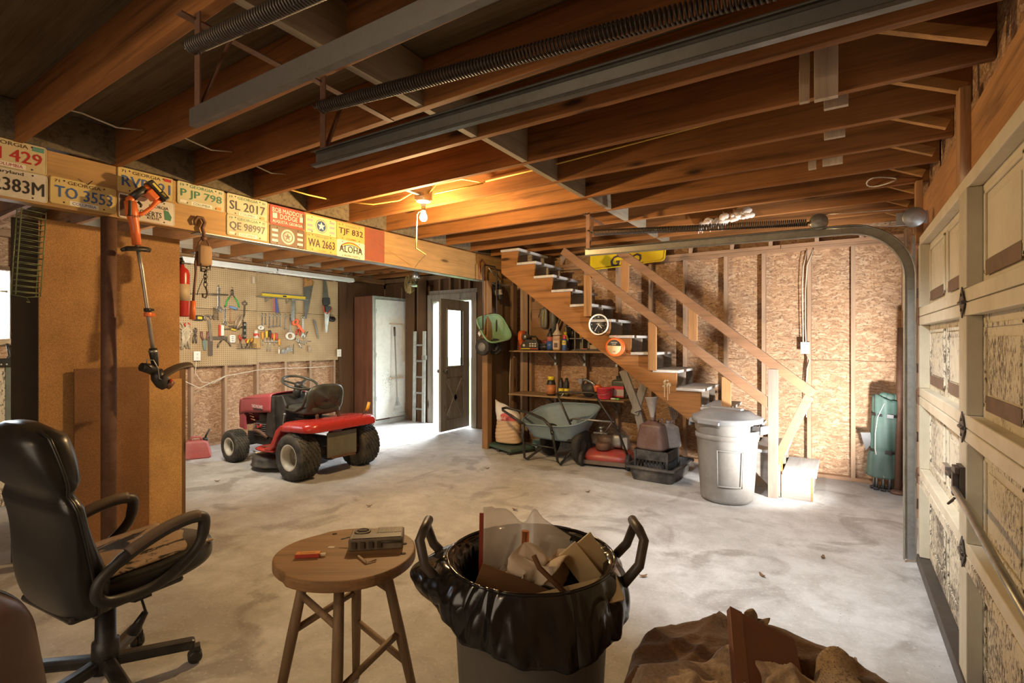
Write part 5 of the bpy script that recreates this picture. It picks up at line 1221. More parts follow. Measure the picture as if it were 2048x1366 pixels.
# combination wrenches
SPN = [(4.294, 1.808, .150), (4.345, 1.802, .126), (4.409, 1.808, .176), (4.470, 1.81, .172), (4.525, 1.812, .164), (4.580, 1.812, .158), (4.670, 1.814, .20), (4.75, 1.806, .24), (4.972, 1.80, .298)]
SPL = ['first spanner from the left in the hanging row, open end down', 'shortest spanner in the hanging row, second from the left', 'third spanner from the left in the hanging row', 'fourth spanner from the left in the hanging row', 'fifth spanner from the left in the hanging row', 'slim dull spanner, sixth from the left in the hanging row', 'seventh spanner in the row, set apart before the steel ruler', 'long spanner hanging behind the orange strap', 'longest spanner, hanging alone right of the red-handled pliers']
for (y, z, l), lb in zip(SPN, SPL):
    t = T('combination_spanner', lb, 'spanner', y, z, 'spanners on the pegboard'); s = l / .16
    q = MB().tube([(.006 + .008 * math.cos(R(a)) * 0, .010 * s * math.cos(R(a)), .010 * s * math.sin(R(a))) for a in range(0, 360, 24)], .0042 * min(s, 1.3), 6, True)
    q.bar((.006, 0, -.010 * s), (.006, 0, -l + .022 * s), .010 * s, .006, (1, 0, 0))
    q.prism([(-.006 * s, -l + .028 * s), (.006 * s, -l + .028 * s), (.014 * s, -l + .014 * s), (.012 * s, -l - .002), (.005 * s, -l + .004), (.005 * s, -l + .014 * s), (-.005 * s, -l + .014 * s), (-.005 * s, -l + .004), (-.012 * s, -l - .002), (-.014 * s, -l + .014 * s)], .002, .010, 'YZ')
    q.build('spanner', M_CHROME, t); hook(t)
def adj(y, z, l, label, m=M_CHROME):
    t = T('adjustable_wrench', label, 'wrench', y, z, 'adjustable wrenches'); s = l / .3
    MB().bar((.008, 0, 0), (.008, 0, -l + .05 * s), .026 * s, .010, (1, 0, 0)).tube([(.008, .012 * s * math.cos(R(a)), .006 + .012 * s * math.sin(R(a))) for a in range(0, 360, 30)], .005 * s, 6, True).prism([(-.02 * s, -l + .06 * s), (.018 * s, -l + .06 * s), (.03 * s, -l + .025 * s), (.026 * s, -l - .02 * s), (.010 * s, -l - .015 * s), (.008 * s, -l + .02 * s), (-.012 * s, -l + .01 * s), (-.03 * s, -l + .02 * s)], .0, .018, 'YZ').build('body', m, t, .002)
    MB().prism([(-.03 * s, -l + .018 * s), (-.012 * s, -l + .008 * s), (-.014 * s, -l - .03 * s), (-.026 * s, -l - .026 * s)], .002, .016, 'YZ').lathe([(.008 * s, -.006), (.008 * s, .006)], 10, 'Y', (.009, .0, -l + .035 * s)).build('jaw', m, t); hook(t); return t
adj(3.672, 2.16, .30, 'long chrome adjustable wrench crossing the dark bar')
adj(3.752, 1.885, .215, 'chrome adjustable wrench below the green-handled pliers')
def pliers(y, z, l, spread, grip, label, name='pliers', rot=0, m=M_TOOL):
    t = thing(name, label, 'pliers', (PX, y, z), rot=(R(rot), 0, 0), group='pliers on the pegboard')
    q = MB()
    for s in (1, -1):
        q.tube([(.010, s * .004, 0), (.010, s * .012, -l * .14), (.010, -s * .004, -l * .26)], [.005, .008, .010], 8)
        q.tube([(.010, -s * .004, -l * .26), (.010, -s * spread * .4, -l * .45)], [.009, .006], 8)
    q.lathe([(0, .0), (.012, 0), (.012, .022), (0, .022)], 12, 'X', (0, 0, -l * .25)); q.build('jaws', m, t)
    for s in (1, -1): MB().tube([(.010, s * spread * .38, -l * .43), (.010, s * spread * .85, -l * .72), (.010, s * spread, -l)], [.008, .0095, .008], 8).build('handle', grip, t)
    return t
hook(pliers(3.855, 2.15, .235, .07, M_GREEN, 'dark pliers with green handles spread wide'))
pliers(3.372, 1.60, .19, .014, M_TOOL, 'small plain pliers left of the brown-handled snips', rot=-3)
pliers(3.732, 1.50, .145, .065, M_TOOL, 'dark pliers with open handles below the red level', rot=4)
pliers(4.012, 1.54, .13, .035, M_REDG, 'small pliers with red handles below the black torpedo level')
pliers(4.903, 1.69, .165, .024, M_REDG, 'red-handled pliers left of the longest spanner', rot=-8, m=M_CHROME)
pliers(4.85, 1.46, .16, .028, M_CHROME, 'bright pliers splayed to the right of the white tape ring', rot=48, m=M_CHROME)
t = thing('locking_pliers', 'pale locking pliers slanting beside the hooked wrench', 'pliers', (PX, 4.0, 1.80), rot=(R(-24), 0, 0))
MB().tube([(.012, 0, 0), (.012, .01, -.10), (.012, .0, -.22)], [.010, .013, .010], 8).tube([(.012, -.02, -.02), (.012, -.035, -.12), (.012, -.02, -.21)], [.007, .009, .007], 8).build('handles', plain('pale_tool', (.52, .40, .28), .5, .3, .3), t)
MB().tube([(.012, 0, -.20), (.012, -.03, -.24), (.012, -.05, -.23)], [.013, .010, .006], 8).tube([(.012, -.0, -.20), (.012, -.05, -.205)], [.01, .006], 8).build('jaws', M_TOOL, t)
t = T('hooked_wrench', 'long dark wrench with a ring top above the black level', 'wrench', 4.032, 1.965)
MB().tube([(.008, .022 * math.cos(R(a)), .0 + .022 * math.sin(R(a))) for a in range(0, 360, 24)], .008, 8, True).bar((.008, 0, -.02), (.008, -.004, -.15), .016, .008, (1, 0, 0)).tube([(.008, -.004, -.15), (.008, -.02, -.22), (.008, -.012, -.25)], [.008, .008, .004], 8).build('wrench', M_TOOL, t); hook(t, .015)
t = T('punch_bar', 'thin dark bar lying across two pegs behind the chrome wrench', 'bar', 3.50, 2.058)
MB().tube([(.012, -.24, -.02), (.012, 0, 0)], .004, 6).tube([(.014, 0, 0), (.014, .09, .003), (.014, .22, .010)], [.010, .013, .008], 8).build('bar', M_TOOL, t)
t = T('spring_wire', 'dark springy wire comb hanging under the long adjustable wrench', 'spring', 3.635, 1.885)
q = MB()
for s in (-.022, .022): q.tube([(.008, s, 0), (.008, s, -.165)], .003, 5)
for k in range(9): q.tube([(.008, -.022, -.018 * k - .01), (.012, .022, -.018 * k - .006)], .003, 5)
q.build('comb', M_TOOL, t)
t = T('claw_hammer', 'small hammer with a blue grip hanging beside the second wrench', 'hammer', 3.826, 1.905)
MB().tube([(.012, 0, .005), (.012, 0, -.2)], .006, 8).tube([(.012, -.015, -.205), (.012, .02, -.205), (.012, .045, -.19)], [.010, .010, .005], 8).build('shaft', plain('hammer_wood', (.40, .22, .10), .6), t)
MB().tube([(.014, -.01, .0), (.02, .035, -.012), (.022, .062, -.028)], [.012, .018, .016], 10).build('grip', M_BLUEG, t)
t = T('tape_measure', 'black and yellow tape measure beside the hoist grip', 'tape measure', 3.40, 1.735)
MB().rbox((0, -.048, -.036), (.035, .048, .03), .4).build('case', M_BLACK, t); MB().box((.0345, -.012, -.018), (.0365, .030, .015)).box((.002, -.05, -.03), (.03, -.044, .0)).build('yellow_label', M_YELG, t)
t = thing('pipe_wrench', 'large grey pipe wrench hanging left of the framing square', 'wrench', (PX, 3.525, 1.74), rot=(R(5), 0, 0))
MB().tube([(.010, .032 * math.cos(R(a)) + .0, .0 + .028 * math.sin(R(a))) for a in range(-40, 250, 20)], .012, 8).bar((.010, .012, -.03), (.010, .012, -.30), .028, .014, (1, 0, 0)).tube([(.010, .03, .0), (.010, .05, .02), (.010, .06, -.03)], [.01, .012, .006], 8).build('body', plain('cast_grey', (.30, .25, .19), .5, .6, .3), t); hook(t, .0)
t = T('tin_snips', 'tin snips with brown handles and blue-green blades', 'snips', 3.487, 1.555)
for s in (-1, 1): MB().tube([(.012, s * .030, 0), (.012, s * .030, -.06), (.012, s * .012, -.11)], [.012, .013, .009], 8).build('handle', plain('snip_brown', (.22, .09, .07), .5), t)
MB().prism([(-.02, -.10), (.02, -.10), (.018, -.18), (.01, -.235), (-.01, -.235), (-.018, -.18)], .004, .014, 'YZ').build('blade', plain('blade_green', (.22, .30, .25), .45, .5, .3), t)
t = T('framing_square', 'dark steel framing square hanging right of the pipe wrench', 'square', 3.545, 1.478)
MB().box((.004, 0, -.03), (.012, .18, .01)).build('stock', M_TOOL, t); MB().box((.005, -.01, -.235), (.009, .035, -.03)).build('blade', plain('square_blade', (.16, .12, .09), .5, .5, .3), t)
t = T('paper_packet', 'red and white packet hanging under the second adjustable wrench', 'packet', 3.70, 1.575)
MB().box((.002, -.022, -.075), (.022, -.004, .07)).build('red_side', M_REDG, t); MB().box((.002, -.004, -.07), (.02, .026, .065)).ell((.02, .01, .03), (.006, .012, .02), 10, 6).build('white_side', M_WHITE, t)
t = T('torpedo_level', 'black torpedo level hanging above the small red-handled pliers', 'level', 4.028, 1.58)
MB().box((.002, -.022, -.12), (.024, .022, .12)).build('body', M_BLACK, t, .002)
q = MB()
for z in (-.08, 0, .08): q.box((.0235, -.012, z - .016), (.0255, .012, z + .016))
q.build('vials', plain('vial', (.30, .28, .22), .3), t)
t = T('electrical_box', 'white electrical box hanging under the red packet', 'box', 3.854, 1.46)
MB().rbox((0, -.03, -.055), (.028, .03, .05), .35).build('case', M_WHITE, t)
q = MB()
for z in (-.03, -.005, .02): q.box((.027, -.012, z), (.029, .0, z + .008)).box((.027, .006, z), (.029, .012, z + .008))
q.build('slots', M_BLACK, t)
t = T('wire_cutters', 'yellow-handled cutters crossing behind the locking pliers', 'cutters', 3.86, 1.60)
MB().tube([(.012, -.10, -.01), (.012, 0, .0), (.012, .07, -.005)], [.007, .010, .008], 8).tube([(.012, -.04, .03), (.012, .03, .035), (.012, .06, .0), (.012, .10, .03)], .008, 8).build('arms', M_TOOL, t)
MB().tube([(.014, -.02, -.005), (.014, .03, -.02)], .014, 8).build('yellow_grip', M_YELG, t)
t = T('wire_basket', 'black wire basket with small hand tools under the black level', 'wire basket', 4.03, 1.37)
q = MB()
for k in range(3): q.tube([(.004, -.11, .015 - .03 * k), (.07, -.11, .015 - .03 * k), (.07, .14, .015 - .03 * k), (.004, .14, .015 - .03 * k)], .0022, 4)
for k in range(11): q.tube([(.004, -.11 + .025 * k, -.05), (.07, -.11 + .025 * k, -.05), (.07, -.11 + .025 * k, .018)], .0018, 4)
q.build('basket', M_BLACK, t)
for (y, c, l, lb) in ((-.05, M_REDG, .12, 'red-gripped awl standing in the wire basket'), (.0, M_YELG, .07, 'yellow-gripped tool lying in the wire basket'), (.05, M_AMBER, .09, 'amber-handled tool standing in the wire basket')):
    o = thing('hand_tool', lb, 'hand tool', (PX + .035, 4.03 + y, 1.325), rot=(R(12 if y < 0 else -20), 0, 0)); MB().tube([(0, 0, .0), (0, 0, l)], .005, 6).build('shank', M_TOOL, o); MB().tube([(0, 0, l), (0, 0, l + .06)], .011, 8).build('handle', c, o)
t = T('dust_brush', 'bristle brush with a red and white handle', 'brush', 4.197, 1.575)
MB().tube([(.015, .0, .01), (.015, 0, -.04), (.015, 0, -.10)], [.014, .020, .026], 10).build('handle', M_WHITE, t); MB().box((0, -.024, -.075), (.036, .024, -.035)).build('red_band', M_REDG, t, .004)
MB().prism([(-.028, -.10), (.028, -.10), (.046, -.235), (-.042, -.235)], .0, .03, 'YZ').build('bristles', wood('straw_bristle', (.55, .34, .12), 'Z', .6, 2, .8, 1.1, False), t)
def ringroll(y, z, r0, r1, w, m, label, ax='X', name='tape_roll'):
    t = thing(name, label, 'tape', (PX, y, z)); MB().lathe([(r0, .004), (r1, .004), (r1, w), (r0, w), (r0, .004)], 28, 'X', caps=False).build('roll', m, t); return t
ringroll(4.262, 1.622, .016, .032, .04, M_WHITE, 'small white tape roll above the bristle brush')
ringroll(4.738, 1.505, .036, .056, .035, M_WHITE, 'white tape ring hanging below the orange strap')
t = thing('orange_strap', 'orange plastic strap wrench over the long spanner', 'strap', (PX + .012, 4.832, 1.722), rot=(R(43), 0, 0))
MB().lathe([(.022, .0), (.046, .0), (.046, .02), (.022, .02), (.022, 0)], 24, 'X', caps=False).bar((.012, 0, -.045), (.012, 0, -.20), .030, .010, (1, 0, 0)).build('strap', plain('bright_orange', (.85, .16, .06), .4, 0, .05), t)
# screwdrivers in their rack
t = T('screwdriver_rack', 'white wire rack holding the screwdrivers on the pegboard', 'rack', 4.44, 1.425)
MB().tube([(.004, -.13, 0), (.045, -.13, 0), (.045, .13, 0), (.004, .13, 0)], .004, 6).tube([(.025, -.13, 0), (.025, .13, 0)], .003, 5).build('rail', M_WHITE, t)
for (y, zt, zb, m, lb) in ((4.287, 1.546, 1.36, M_AMBER, 'amber-handled screwdriver at the left end of the rack'), (4.352, 1.562, 1.27, M_YELG, 'yellow screwdriver with a long blade in the rack'), (4.40, 1.572, 1.27, M_BLACK, 'black screwdriver next to the yellow one'), (4.438, 1.53, 1.40, M_REDG, 'red screwdriver right of the black one'), (4.468, 1.53, 1.36, M_AMBER, 'orange screwdriver in the middle of the rack'), (4.506, 1.54, 1.39, M_REDG, 'slanting red screwdriver at the right of the rack'), (4.552, 1.455, 1.30, M_AMBER, 'short orange-topped screwdriver at the right end of the rack')):
    o = thing('screwdriver', lb, 'screwdriver', (PX + .034, y, zb), group='screwdrivers in the rack')
    h = zt - zb; MB().tube([(0, 0, 0), (0, 0, h - .1 if h > .15 else h * .5)], .0035, 6).build('blade', M_CHROME, o)
    z0 = h - .1 if h > .15 else h * .5
    MB().lathe([(.006, z0), (.012, z0 + .01), (.010, z0 + .025), (.0145, z0 + .045), (.0145, h - .01), (.008, h)], 10).build('handle', m, o)
t = T('marker_pen', 'white marker hanging under the screwdriver rack', 'marker', 4.562, 1.28)
MB().tube([(.010, 0, -.045), (.010, 0, .045)], .009, 10).tube([(.010, 0, .045), (.01, -.004, .13)], .002, 5).build('marker', M_WHITE, t)
for (y, z, lb) in ((4.646, 1.33, 'bunch of small keys right of the white marker'), (4.735, 1.36, 'bunch of bright keys under the white tape ring')):
    t = T('key_bunch', lb, 'keys', y, z); q = MB()
    for k in range(5): q.bar((.006 + .003 * k, -.02 + .01 * k, -.03), (.006 + .003 * k, -.03 + .015 * k, -.09), .012, .003, (1, 0, 0))
    q.tube([(.010, .012 * math.cos(R(a)), -.01 + .018 * math.sin(R(a))) for a in range(0, 360, 30)], .002, 5, True); q.build('keys', M_CHROME, t)
t = T('cross_bracket', 'thin bright four-armed lug wrench under the longest spanner', 'wrench', 5.035, 1.42)
MB().tube([(.01, 0, .14), (.01, 0, -.03)], .004, 6).tube([(.01, -.07, -.005), (.01, .06, .006)], .004, 6).tube([(.01, -.05, .04), (.01, .02, .15)], .006, 6).build('arms', M_CHROME, t)
t = T('steel_rod', 'short thin steel rod hanging right of the keys', 'rod', 4.81, 1.385); MB().tube([(.008, 0, 0), (.008, -.005, -.15)], .003, 6).build('rod', M_TOOL, t)
t = T('wooden_dowel', 'short pale dowel on a peg under the big saw', 'dowel', 5.085, 1.30); MB().tube([(.012, 0, -.045), (.012, 0, .05)], .014, 10).build('dowel', M_PALE if False else W_PALE, t)
# level shelf with hanging straps
t = T('level_shelf', 'narrow tool shelf of steel brackets over the spanner row', 'shelf', 4.62, 2.07)
MB().box((.004, -.42, .0), (.09, -.02, .012)).box((.004, .10, .0), (.09, .39, .012)).build('shelf_bar', M_GALV, t)
for y in (-.27, .07):
    MB().box((.0, y - .006, -.07), (.004, y + .006, .01)).bar((.003, y, -.06), (.085, y, .0), .008, .008).build('bracket', M_GALV, t)
t = thing('spirit_level', 'long yellow spirit level lying on the tool shelf', 'level', (PX + .05, 4.62, 2.083)); MB().box((-.02, -.35, .002), (.02, .36, .045)).build('body', M_YELG, t, .003); MB().box((.0205, -.03, .012), (.0225, .03, .034)).build('vial', M_BLACK, t)
t = thing('straight_edge', 'grey straight edge lying behind the yellow spirit level', 'straight edge', (PX + .015, 4.62, 2.083)); MB().box((-.008, -.32, .002), (.008, .30, .07)).build('edge', M_GALV, t)
for (y, m, l, rot, lb) in ((4.455, plain('dusty_red', (.42, .14, .12), .6), .21, 0, 'dusty red strap hanging from the tool shelf'), (4.485, plain('blue_band', (.07, .10, .36), .5), .22, 7, 'blue strap hanging from the tool shelf')):
    t = thing('hanging_strap', lb, 'strap', (PX + .05, y, 2.07), rot=(R(rot), 0, 0)); MB().prism([(-.014, 0), (.012, 0), (.020, -l), (-.018, -l)], .0, .006, 'YZ').build('strap', m, t)
t = thing('steel_ruler', 'steel ruler hanging from the tool shelf beside the spanners', 'ruler', (PX, 4.785, 2.06), rot=(R(-2), 0, 0)); MB().box((.03, -.022, -.30), (.033, .022, .02)).build('ruler', M_CHROME, t)
# saws
W_SAWH = wood('saw_handle', (.42, .20, .06), 'Z', .6, 1, .5, 1.2, False)
M_BLADE = plain('saw_blade', (.20, .19, .17), .45, .7, .4, (.12, .08, .05))
def saw(y, z, l, w0, w1, label, hm, up, rot=0, x=.0):
    t = thing('hand_saw', label, 'saw', (PX + x, y, z), rot=(R(rot), 0, 0), group='hand saws on the pegboard')
    MB().prism([(-w0 / 2, -.05), (w0 / 2, -.05), (w0 / 2 - (w0 - w1), -l), (-w0 / 2 + .02, -l)], .010, .0125, 'YZ').build('blade', M_BLADE, t)
    q = MB()
    q.prism([(-w0 * .5, -.10), (w0 * .40, -.06), (w0 * .55, .0), (w0 * .25, .045), (w0 * .12, .02), (-w0 * .15, .01), (-w0 * .25, .05), (-w0 * .52, .03), (-w0 * .42, -.03)], .002, .024, 'YZ')
    hd_ = q.build('handle', hm, t, .004)
    q = MB()
    for a, b in ((-.25, -.05), (.05, -.045), (.3, -.03)): q.lathe([(0, .0255), (.007, .0255), (.007, .023)], 10, 'X', (0, a * w0, b))
    q.build('screws', M_CHROME, hd_)
    return t
saw(5.065, 2.385, .60, .15, .05, 'large wooden-handled hand saw at the left of the saws', W_SAWH, 1)
saw(5.40, 2.10, -.33, .10, .06, 'black-handled hand saw with its blade up under the light', M_BLACK, 0) if False else None
t = thing('hand_saw', 'hand saw hanging blade up, black handle at the bottom', 'saw', (PX, 5.40, 2.10), group='hand saws on the pegboard')
MB().prism([(-.05, -.0), (.05, -.0), (.0, .34), (-.045, .34)], .010, .0125, 'YZ').build('blade', M_BLADE, t)
MB().prism([(-.055, .04), (.06, .05), (.065, -.05), (.02, -.09), (-.05, -.08), (-.06, -.02)], .002, .024, 'YZ').build('handle', M_BLACK, t, .006)
t = thing('hand_saw', 'short saw with a black and red handle below the others', 'saw', (PX + .026, 5.405, 1.95), group='hand saws on the pegboard')
MB().prism([(-.045, -.05), (.045, -.02), (.0, -.38), (-.03, -.38)], .010, .0125, 'YZ').build('blade', plain('saw_bright', (.42, .40, .34), .4, .7, .3), t)
MB().tube([(.013, -.055, .05), (.013, -.05, -.04), (.013, .0, -.07), (.013, .05, -.01), (.013, .062, .04)], .010, 8).build('red_rim', M_REDG, t)
MB().prism([(-.045, .06), (.055, .06), (.05, .0), (.0, -.05), (-.035, -.03)], .003, .022, 'YZ').build('handle', M_BLACK, t, .004)
t = T('keyhole_saw', 'thin pale keyhole saw blade hanging under the big saw', 'saw', 5.17, 1.62); MB().prism([(-.012, .16), (.03, .14), (.085, -.15), (.07, -.16)], .008, .010, 'YZ').build('blade', M_BLADE, t)
ringroll(5.515, 1.795, .0, .042, .03, M_BLACK, 'small black disc on a peg right of the short saw', name='black_disc')
# bits at the left edge behind the partition
t = T('hanging_gloves', 'bundle of pale straps and gloves hanging at the left edge of the pegboard', 'gloves', 3.235, 1.66)
q = MB(); rs = random.Random(6)
for k in range(10): q.tube([(.02 + rs.uniform(-.01, .02), rs.uniform(-.05, .05), .03 - rs.uniform(0, .1)), (.03, rs.uniform(-.06, .06), -.10 - rs.uniform(0, .1)), (.02, rs.uniform(-.05, .05), -.22 - rs.uniform(0, .1))], rs.uniform(.006, .012), 6)
q.build('straps', plain('pale_leather', (.55, .45, .30), .7, 0, .4), t); MB().ell((.02, .02, -.02), (.02, .03, .03), 10, 7).build('red_patch', M_REDG, t)
t = T('wood_block', 'short pale block on the upper pegboard under the light', 'block', 4.17, 2.30); MB().box((0, -.03, -.04), (.04, .0, .06)).build('block', W_PALE, t, .003)

# tools are stout for their length (heavier look): widen them about their pegs
for o in list(C.objects):
    if o.type == 'EMPTY' and not o.parent and abs(o.location.x - PX) < .04 and o.get('category') not in ('shelf', 'rack', 'level', 'straight edge', 'wire basket', 'saw', 'outlet', None): o.scale = (1.25, 1.35, 1.06)
    elif o.type == 'EMPTY' and not o.parent and abs(o.location.x - PX) < .04 and o.get('category') == 'saw': o.scale = (1.1, 1.18, 1.0)
# ================================================================== shelves under the stairs and what is on them
def shelf(z, x0, x1, y0, y1, label):
    root = thing('wall_shelf', label, 'shelf', (0, 0, 0), 0, 'plank shelves under the stairs')
    MB().box((x0, y0, z - .022), (x1, y1, z)).build('plank', W_SHELF, root, .003)
    for x in (-3.26, -2.83, -2.39):
        if x < x1: MB().box((x, y1 - .10, z - .20), (x + .03, y1, z - .022)).bar((x + .015, y0 + .08, z - .024), (x + .015, y1 - .02, z - .2), .025, .025, (1, 0, 0)).build('shelf_bracket', M_GALV, root)
    return root
ZS1, ZS2 = 1.30, .715
shelf(ZS1, -3.80, -2.33, 5.80, 6.19, 'upper plank shelf under the stairs holding cans and bottles')
shelf(ZS2, -3.80, -2.16, 5.78, 6.19, 'lower plank shelf under the stairs holding a circular saw and a red tub')
def bottle(name, x, y, z, prof, m, label, cat='bottle', cap=None, lab=None, rz=0, sx=1, sy=1, n=24):
    root = thing(name, label, cat, (x, y, z), rz)
    MB().lathe(prof, n, sx=sx, sy=sy).build('body', m, root)
    if cap: MB().lathe(cap[0], 18).build('cap', cap[1], root)
    if lab:
        r, z0, z1, mm = lab; MB().lathe([(r, z0), (r + .001, z0), (r + .001, z1), (r, z1)], n, sx=sx, sy=sy, caps=False).build('paper_label', mm, root)
    return root
M_BLUE = plain('blue_tin', (.05, .12, .34), .35, 0, .1); M_YEL = plain('yellow_tin', (.78, .62, .05), .4, 0, .1)
M_PINK = plain('red_pink_plastic', (.70, .06, .10), .4, 0, .15); M_CHAR = plain('charcoal_case', (.03, .028, .028), .5, 0, .4, (.14, .12, .1))
M_OIL = plain('clear_amber', (.42, .25, .12), .3, 0, .2)
# upper shelf, left to right
t = thing('power_tool', 'orange and grey power tool standing at the left end of the upper shelf', 'power tool', (-3.70, 6.02, ZS1 + .002))
MB().rbox((-.06, -.09, .10), (.02, .09, .27), .6).box((-.05, -.08, 0), (.02, .08, .12)).build('housing', M_ORANGE, t); MB().tube([(.02, 0, .04), (.06, 0, .10), (.07, 0, .20), (.03, 0, .25)], .016, 8).lathe([(.0, -.03), (.04, -.03), (.04, .03), (0, .03)], 16, 'Y', (.05, -.05, .18)).build('handle', M_GALV, t)
t = thing('battery_charger', 'black battery charger with a yellow and red striped front', 'charger', (-3.54, 5.96, ZS1 + .002), R(10))
MB().prism([(-.13, 0), (.13, 0), (.13, .08), (.10, .145), (-.06, .145), (-.13, .07)], -.08, .10, 'XZ').build('case', M_CHAR, t, .008)
MB().tube([(-.07, .01, .14), (-.05, .01, .185), (.06, .01, .185), (.09, .01, .14)], .012, 8).build('handle', M_BLACK, t)
MB().box((-.12, -.083, .015), (.01, -.08, .028)).build('yellow_stripe', M_YEL, t); MB().box((.01, -.083, .015), (.12, -.08, .028)).build('red_stripe', M_REDG, t)
q = MB().lathe([(0, -.083), (.018, -.083), (.018, -.08)], 16, 'Y', (-.08, 0, .065))
for k in range(3):
    for j in range(2): q.box((.0 + .036 * k, -.084, .05 + .03 * j), (.024 + .036 * k, -.08, .066 + .03 * j))
q.build('dials', M_WHITE, t)
t = thing('red_case', 'small dark red box behind the battery charger', 'box', (-3.36, 6.08, ZS1 + .002)); MB().rbox((-.06, -.06, 0), (.06, .06, .14), .3).build('case', plain('dark_red', (.22, .03, .03), .5), t)
t = thing('cable_heap', 'tangled black cables heaped on the upper shelf', 'cables', (-3.32, 5.93, ZS1 + .002)); q = MB(); rs = random.Random(9)
q.ell((0, 0, .045), (.075, .06, .05), 14, 8)
for k in range(16):
    a = rs.uniform(0, 6); q.tube([(.06 * math.cos(a + j) * rs.uniform(.5, 1.1), .05 * math.sin(a + j), .04 + .05 * abs(math.sin(a * 2 + j))) for j in range(4)], .008, 6)
q.build('cables', M_BLACK, t)
bottle('spray_can', -3.215, 5.90, ZS1 + .002, [(0, 0), (.045, 0), (.047, .01), (.047, .16), (.042, .20), (.02, .24), (.018, .27), (0, .27)], M_BLACK, 'black bottle with a red and blue label left of the funnel jug', 'bottle', None, (.0475, .01, .12, M_BLUE))
o = bpy.data.objects['spray_can']; MB().lathe([(.0478, .12), (.0482, .12), (.0482, .18), (.0478, .18)], 24, caps=False).build('red_label', plain('label_red', (.50, .13, .10), .5), o)
MB().box((-.012, -.035, .265), (.012, .02, .29)).build('sprayer', M_BLACK, o, .003)
t = thing('oil_jug', 'square amber jug with a tan label on the upper shelf', 'jug', (-3.10, 5.88, ZS1 + .002))
MB().rbox((-.055, -.04, 0), (.055, .04, .20), .25).lathe([(.022, .19), (.022, .225)], 16).build('body', M_OIL, t); MB().box((-.042, -.0425, .02), (.042, -.040, .13)).build('paper_label', plain('tan_print', (.62, .46, .30), .6), t); MB().box((-.026, -.044, .04), (.026, -.0425, .10)).build('dark_print', plain('brown_print', (.14, .08, .06), .6), t)
t = thing('oil_funnel', 'pale plastic funnel turned over on the amber jug', 'funnel', (-3.10, 5.88, ZS1 + .202)); MB().lathe([(.062, -.0), (.066, .004), (.06, .02), (.018, .075), (.010, .15), (.006, .15), (.014, .075), (.058, .012)], 24, caps=False).build('cone', plain('tan_funnel', (.60, .50, .38), .45, 0, .3), t)
bottle('oil_bottle', -3.03, 5.97, ZS1 + .002, [(0, 0), (.04, 0), (.042, .02), (.042, .15), (.03, .19), (.018, .21), (.018, .235), (0, .235)], M_YEL, 'yellow bottle behind the funnel jug', 'bottle', ([(.02, .21), (.022, .24), (0, .245)], M_YEL), (.0425, .03, .13, plain('label_dark', (.10, .06, .05), .5)))
t = bottle('lubricant_can', -2.985, 5.86, ZS1 + .002, [(0, 0), (.032, 0), (.0335, .006), (.0335, .135), (.024, .15), (0, .152)], M_BLUE, 'blue spray can with a yellow shield label and red cap', 'spray can', ([(.02, .148), (.022, .155), (.022, .185), (.015, .195), (0, .196)], M_PINK))
q = MB(); 
q.grid(lambda u, v: (.0343 * math.sin((u - .5) * 1.9), -.0343 * math.cos((u - .5) * 1.9), .075 + .055 * v), 12, 3); q.build('shield_label', M_YEL, t)
q = MB(); q.text('WD-40', .016, .042, .0352, 0, .105, 'XZ'); q.build('lettering', M_BLUE, t)
MB().tube([(.012, 0, .185), (.0, -.0, .20), (-.02, .0, .19)], .008, 6).build('straw', M_PINK, t)
t = thing('cubby_rack', 'grey wooden cubby rack on the upper shelf under the stairs', 'cubby rack', (-2.80, 6.12, ZS1 + .002))
q = MB(); q.box((-.26, -.09, .0), (.32, .06, .012)).box((-.26, -.09, .15), (.20, .06, .162)).box((-.26, -.09, .31), (.08, .06, .322)).box((-.26, .05, 0), (.20, .06, .33))
for x, h in ((-.26, .42), (-.13, .32), (-.02, .32), (.07, .31), (.18, .16), (.31, .05)): q.box((x, -.09, 0), (x + .014, .06, h))
q.build('frame', W_GREY, t)
for (x, z, m, nm, lb) in ((-.20, .165, M_BLACK, 'parts_jar', 'dark jar in the top left cell of the cubby rack'), (-.07, .165, M_AMBER, 'parts_jar', 'amber jar in the middle of the cubby rack'), (.03, .165, M_TOOL, 'parts_jar', 'brown jar at the right of the cubby rack')):
    bottle(nm, -2.80 + x + .02, 6.09, ZS1 + .002 + z, [(0, 0), (.03, 0), (.03, .08), (.022, .09), (.024, .10), (0, .10)], m, lb, 'jar')
t = thing('orange_box', 'small orange packet lying on the upper shelf', 'packet', (-2.72, 5.90, ZS1 + .002)); MB().box((-.04, -.03, 0), (.05, .03, .03)).build('packet', plain('orange_packet', (.60, .16, .06), .5), t)
t = thing('parts_box', 'small cream perforated box in the cubby rack', 'box', (-2.68, 6.08, ZS1 + .016)); MB().box((-.06, -.04, 0), (.06, .03, .06)).build('box', plain('cream_box', (.50, .36, .20), .5), t)
t = thing('dark_bar', 'long dark bar lying along the front of the upper shelf', 'bar', (-2.66, 5.84, ZS1 + .002)); MB().bar((-.17, 0, .012), (.28, .03, .012), .03, .022).build('bar', M_BLACK, t)
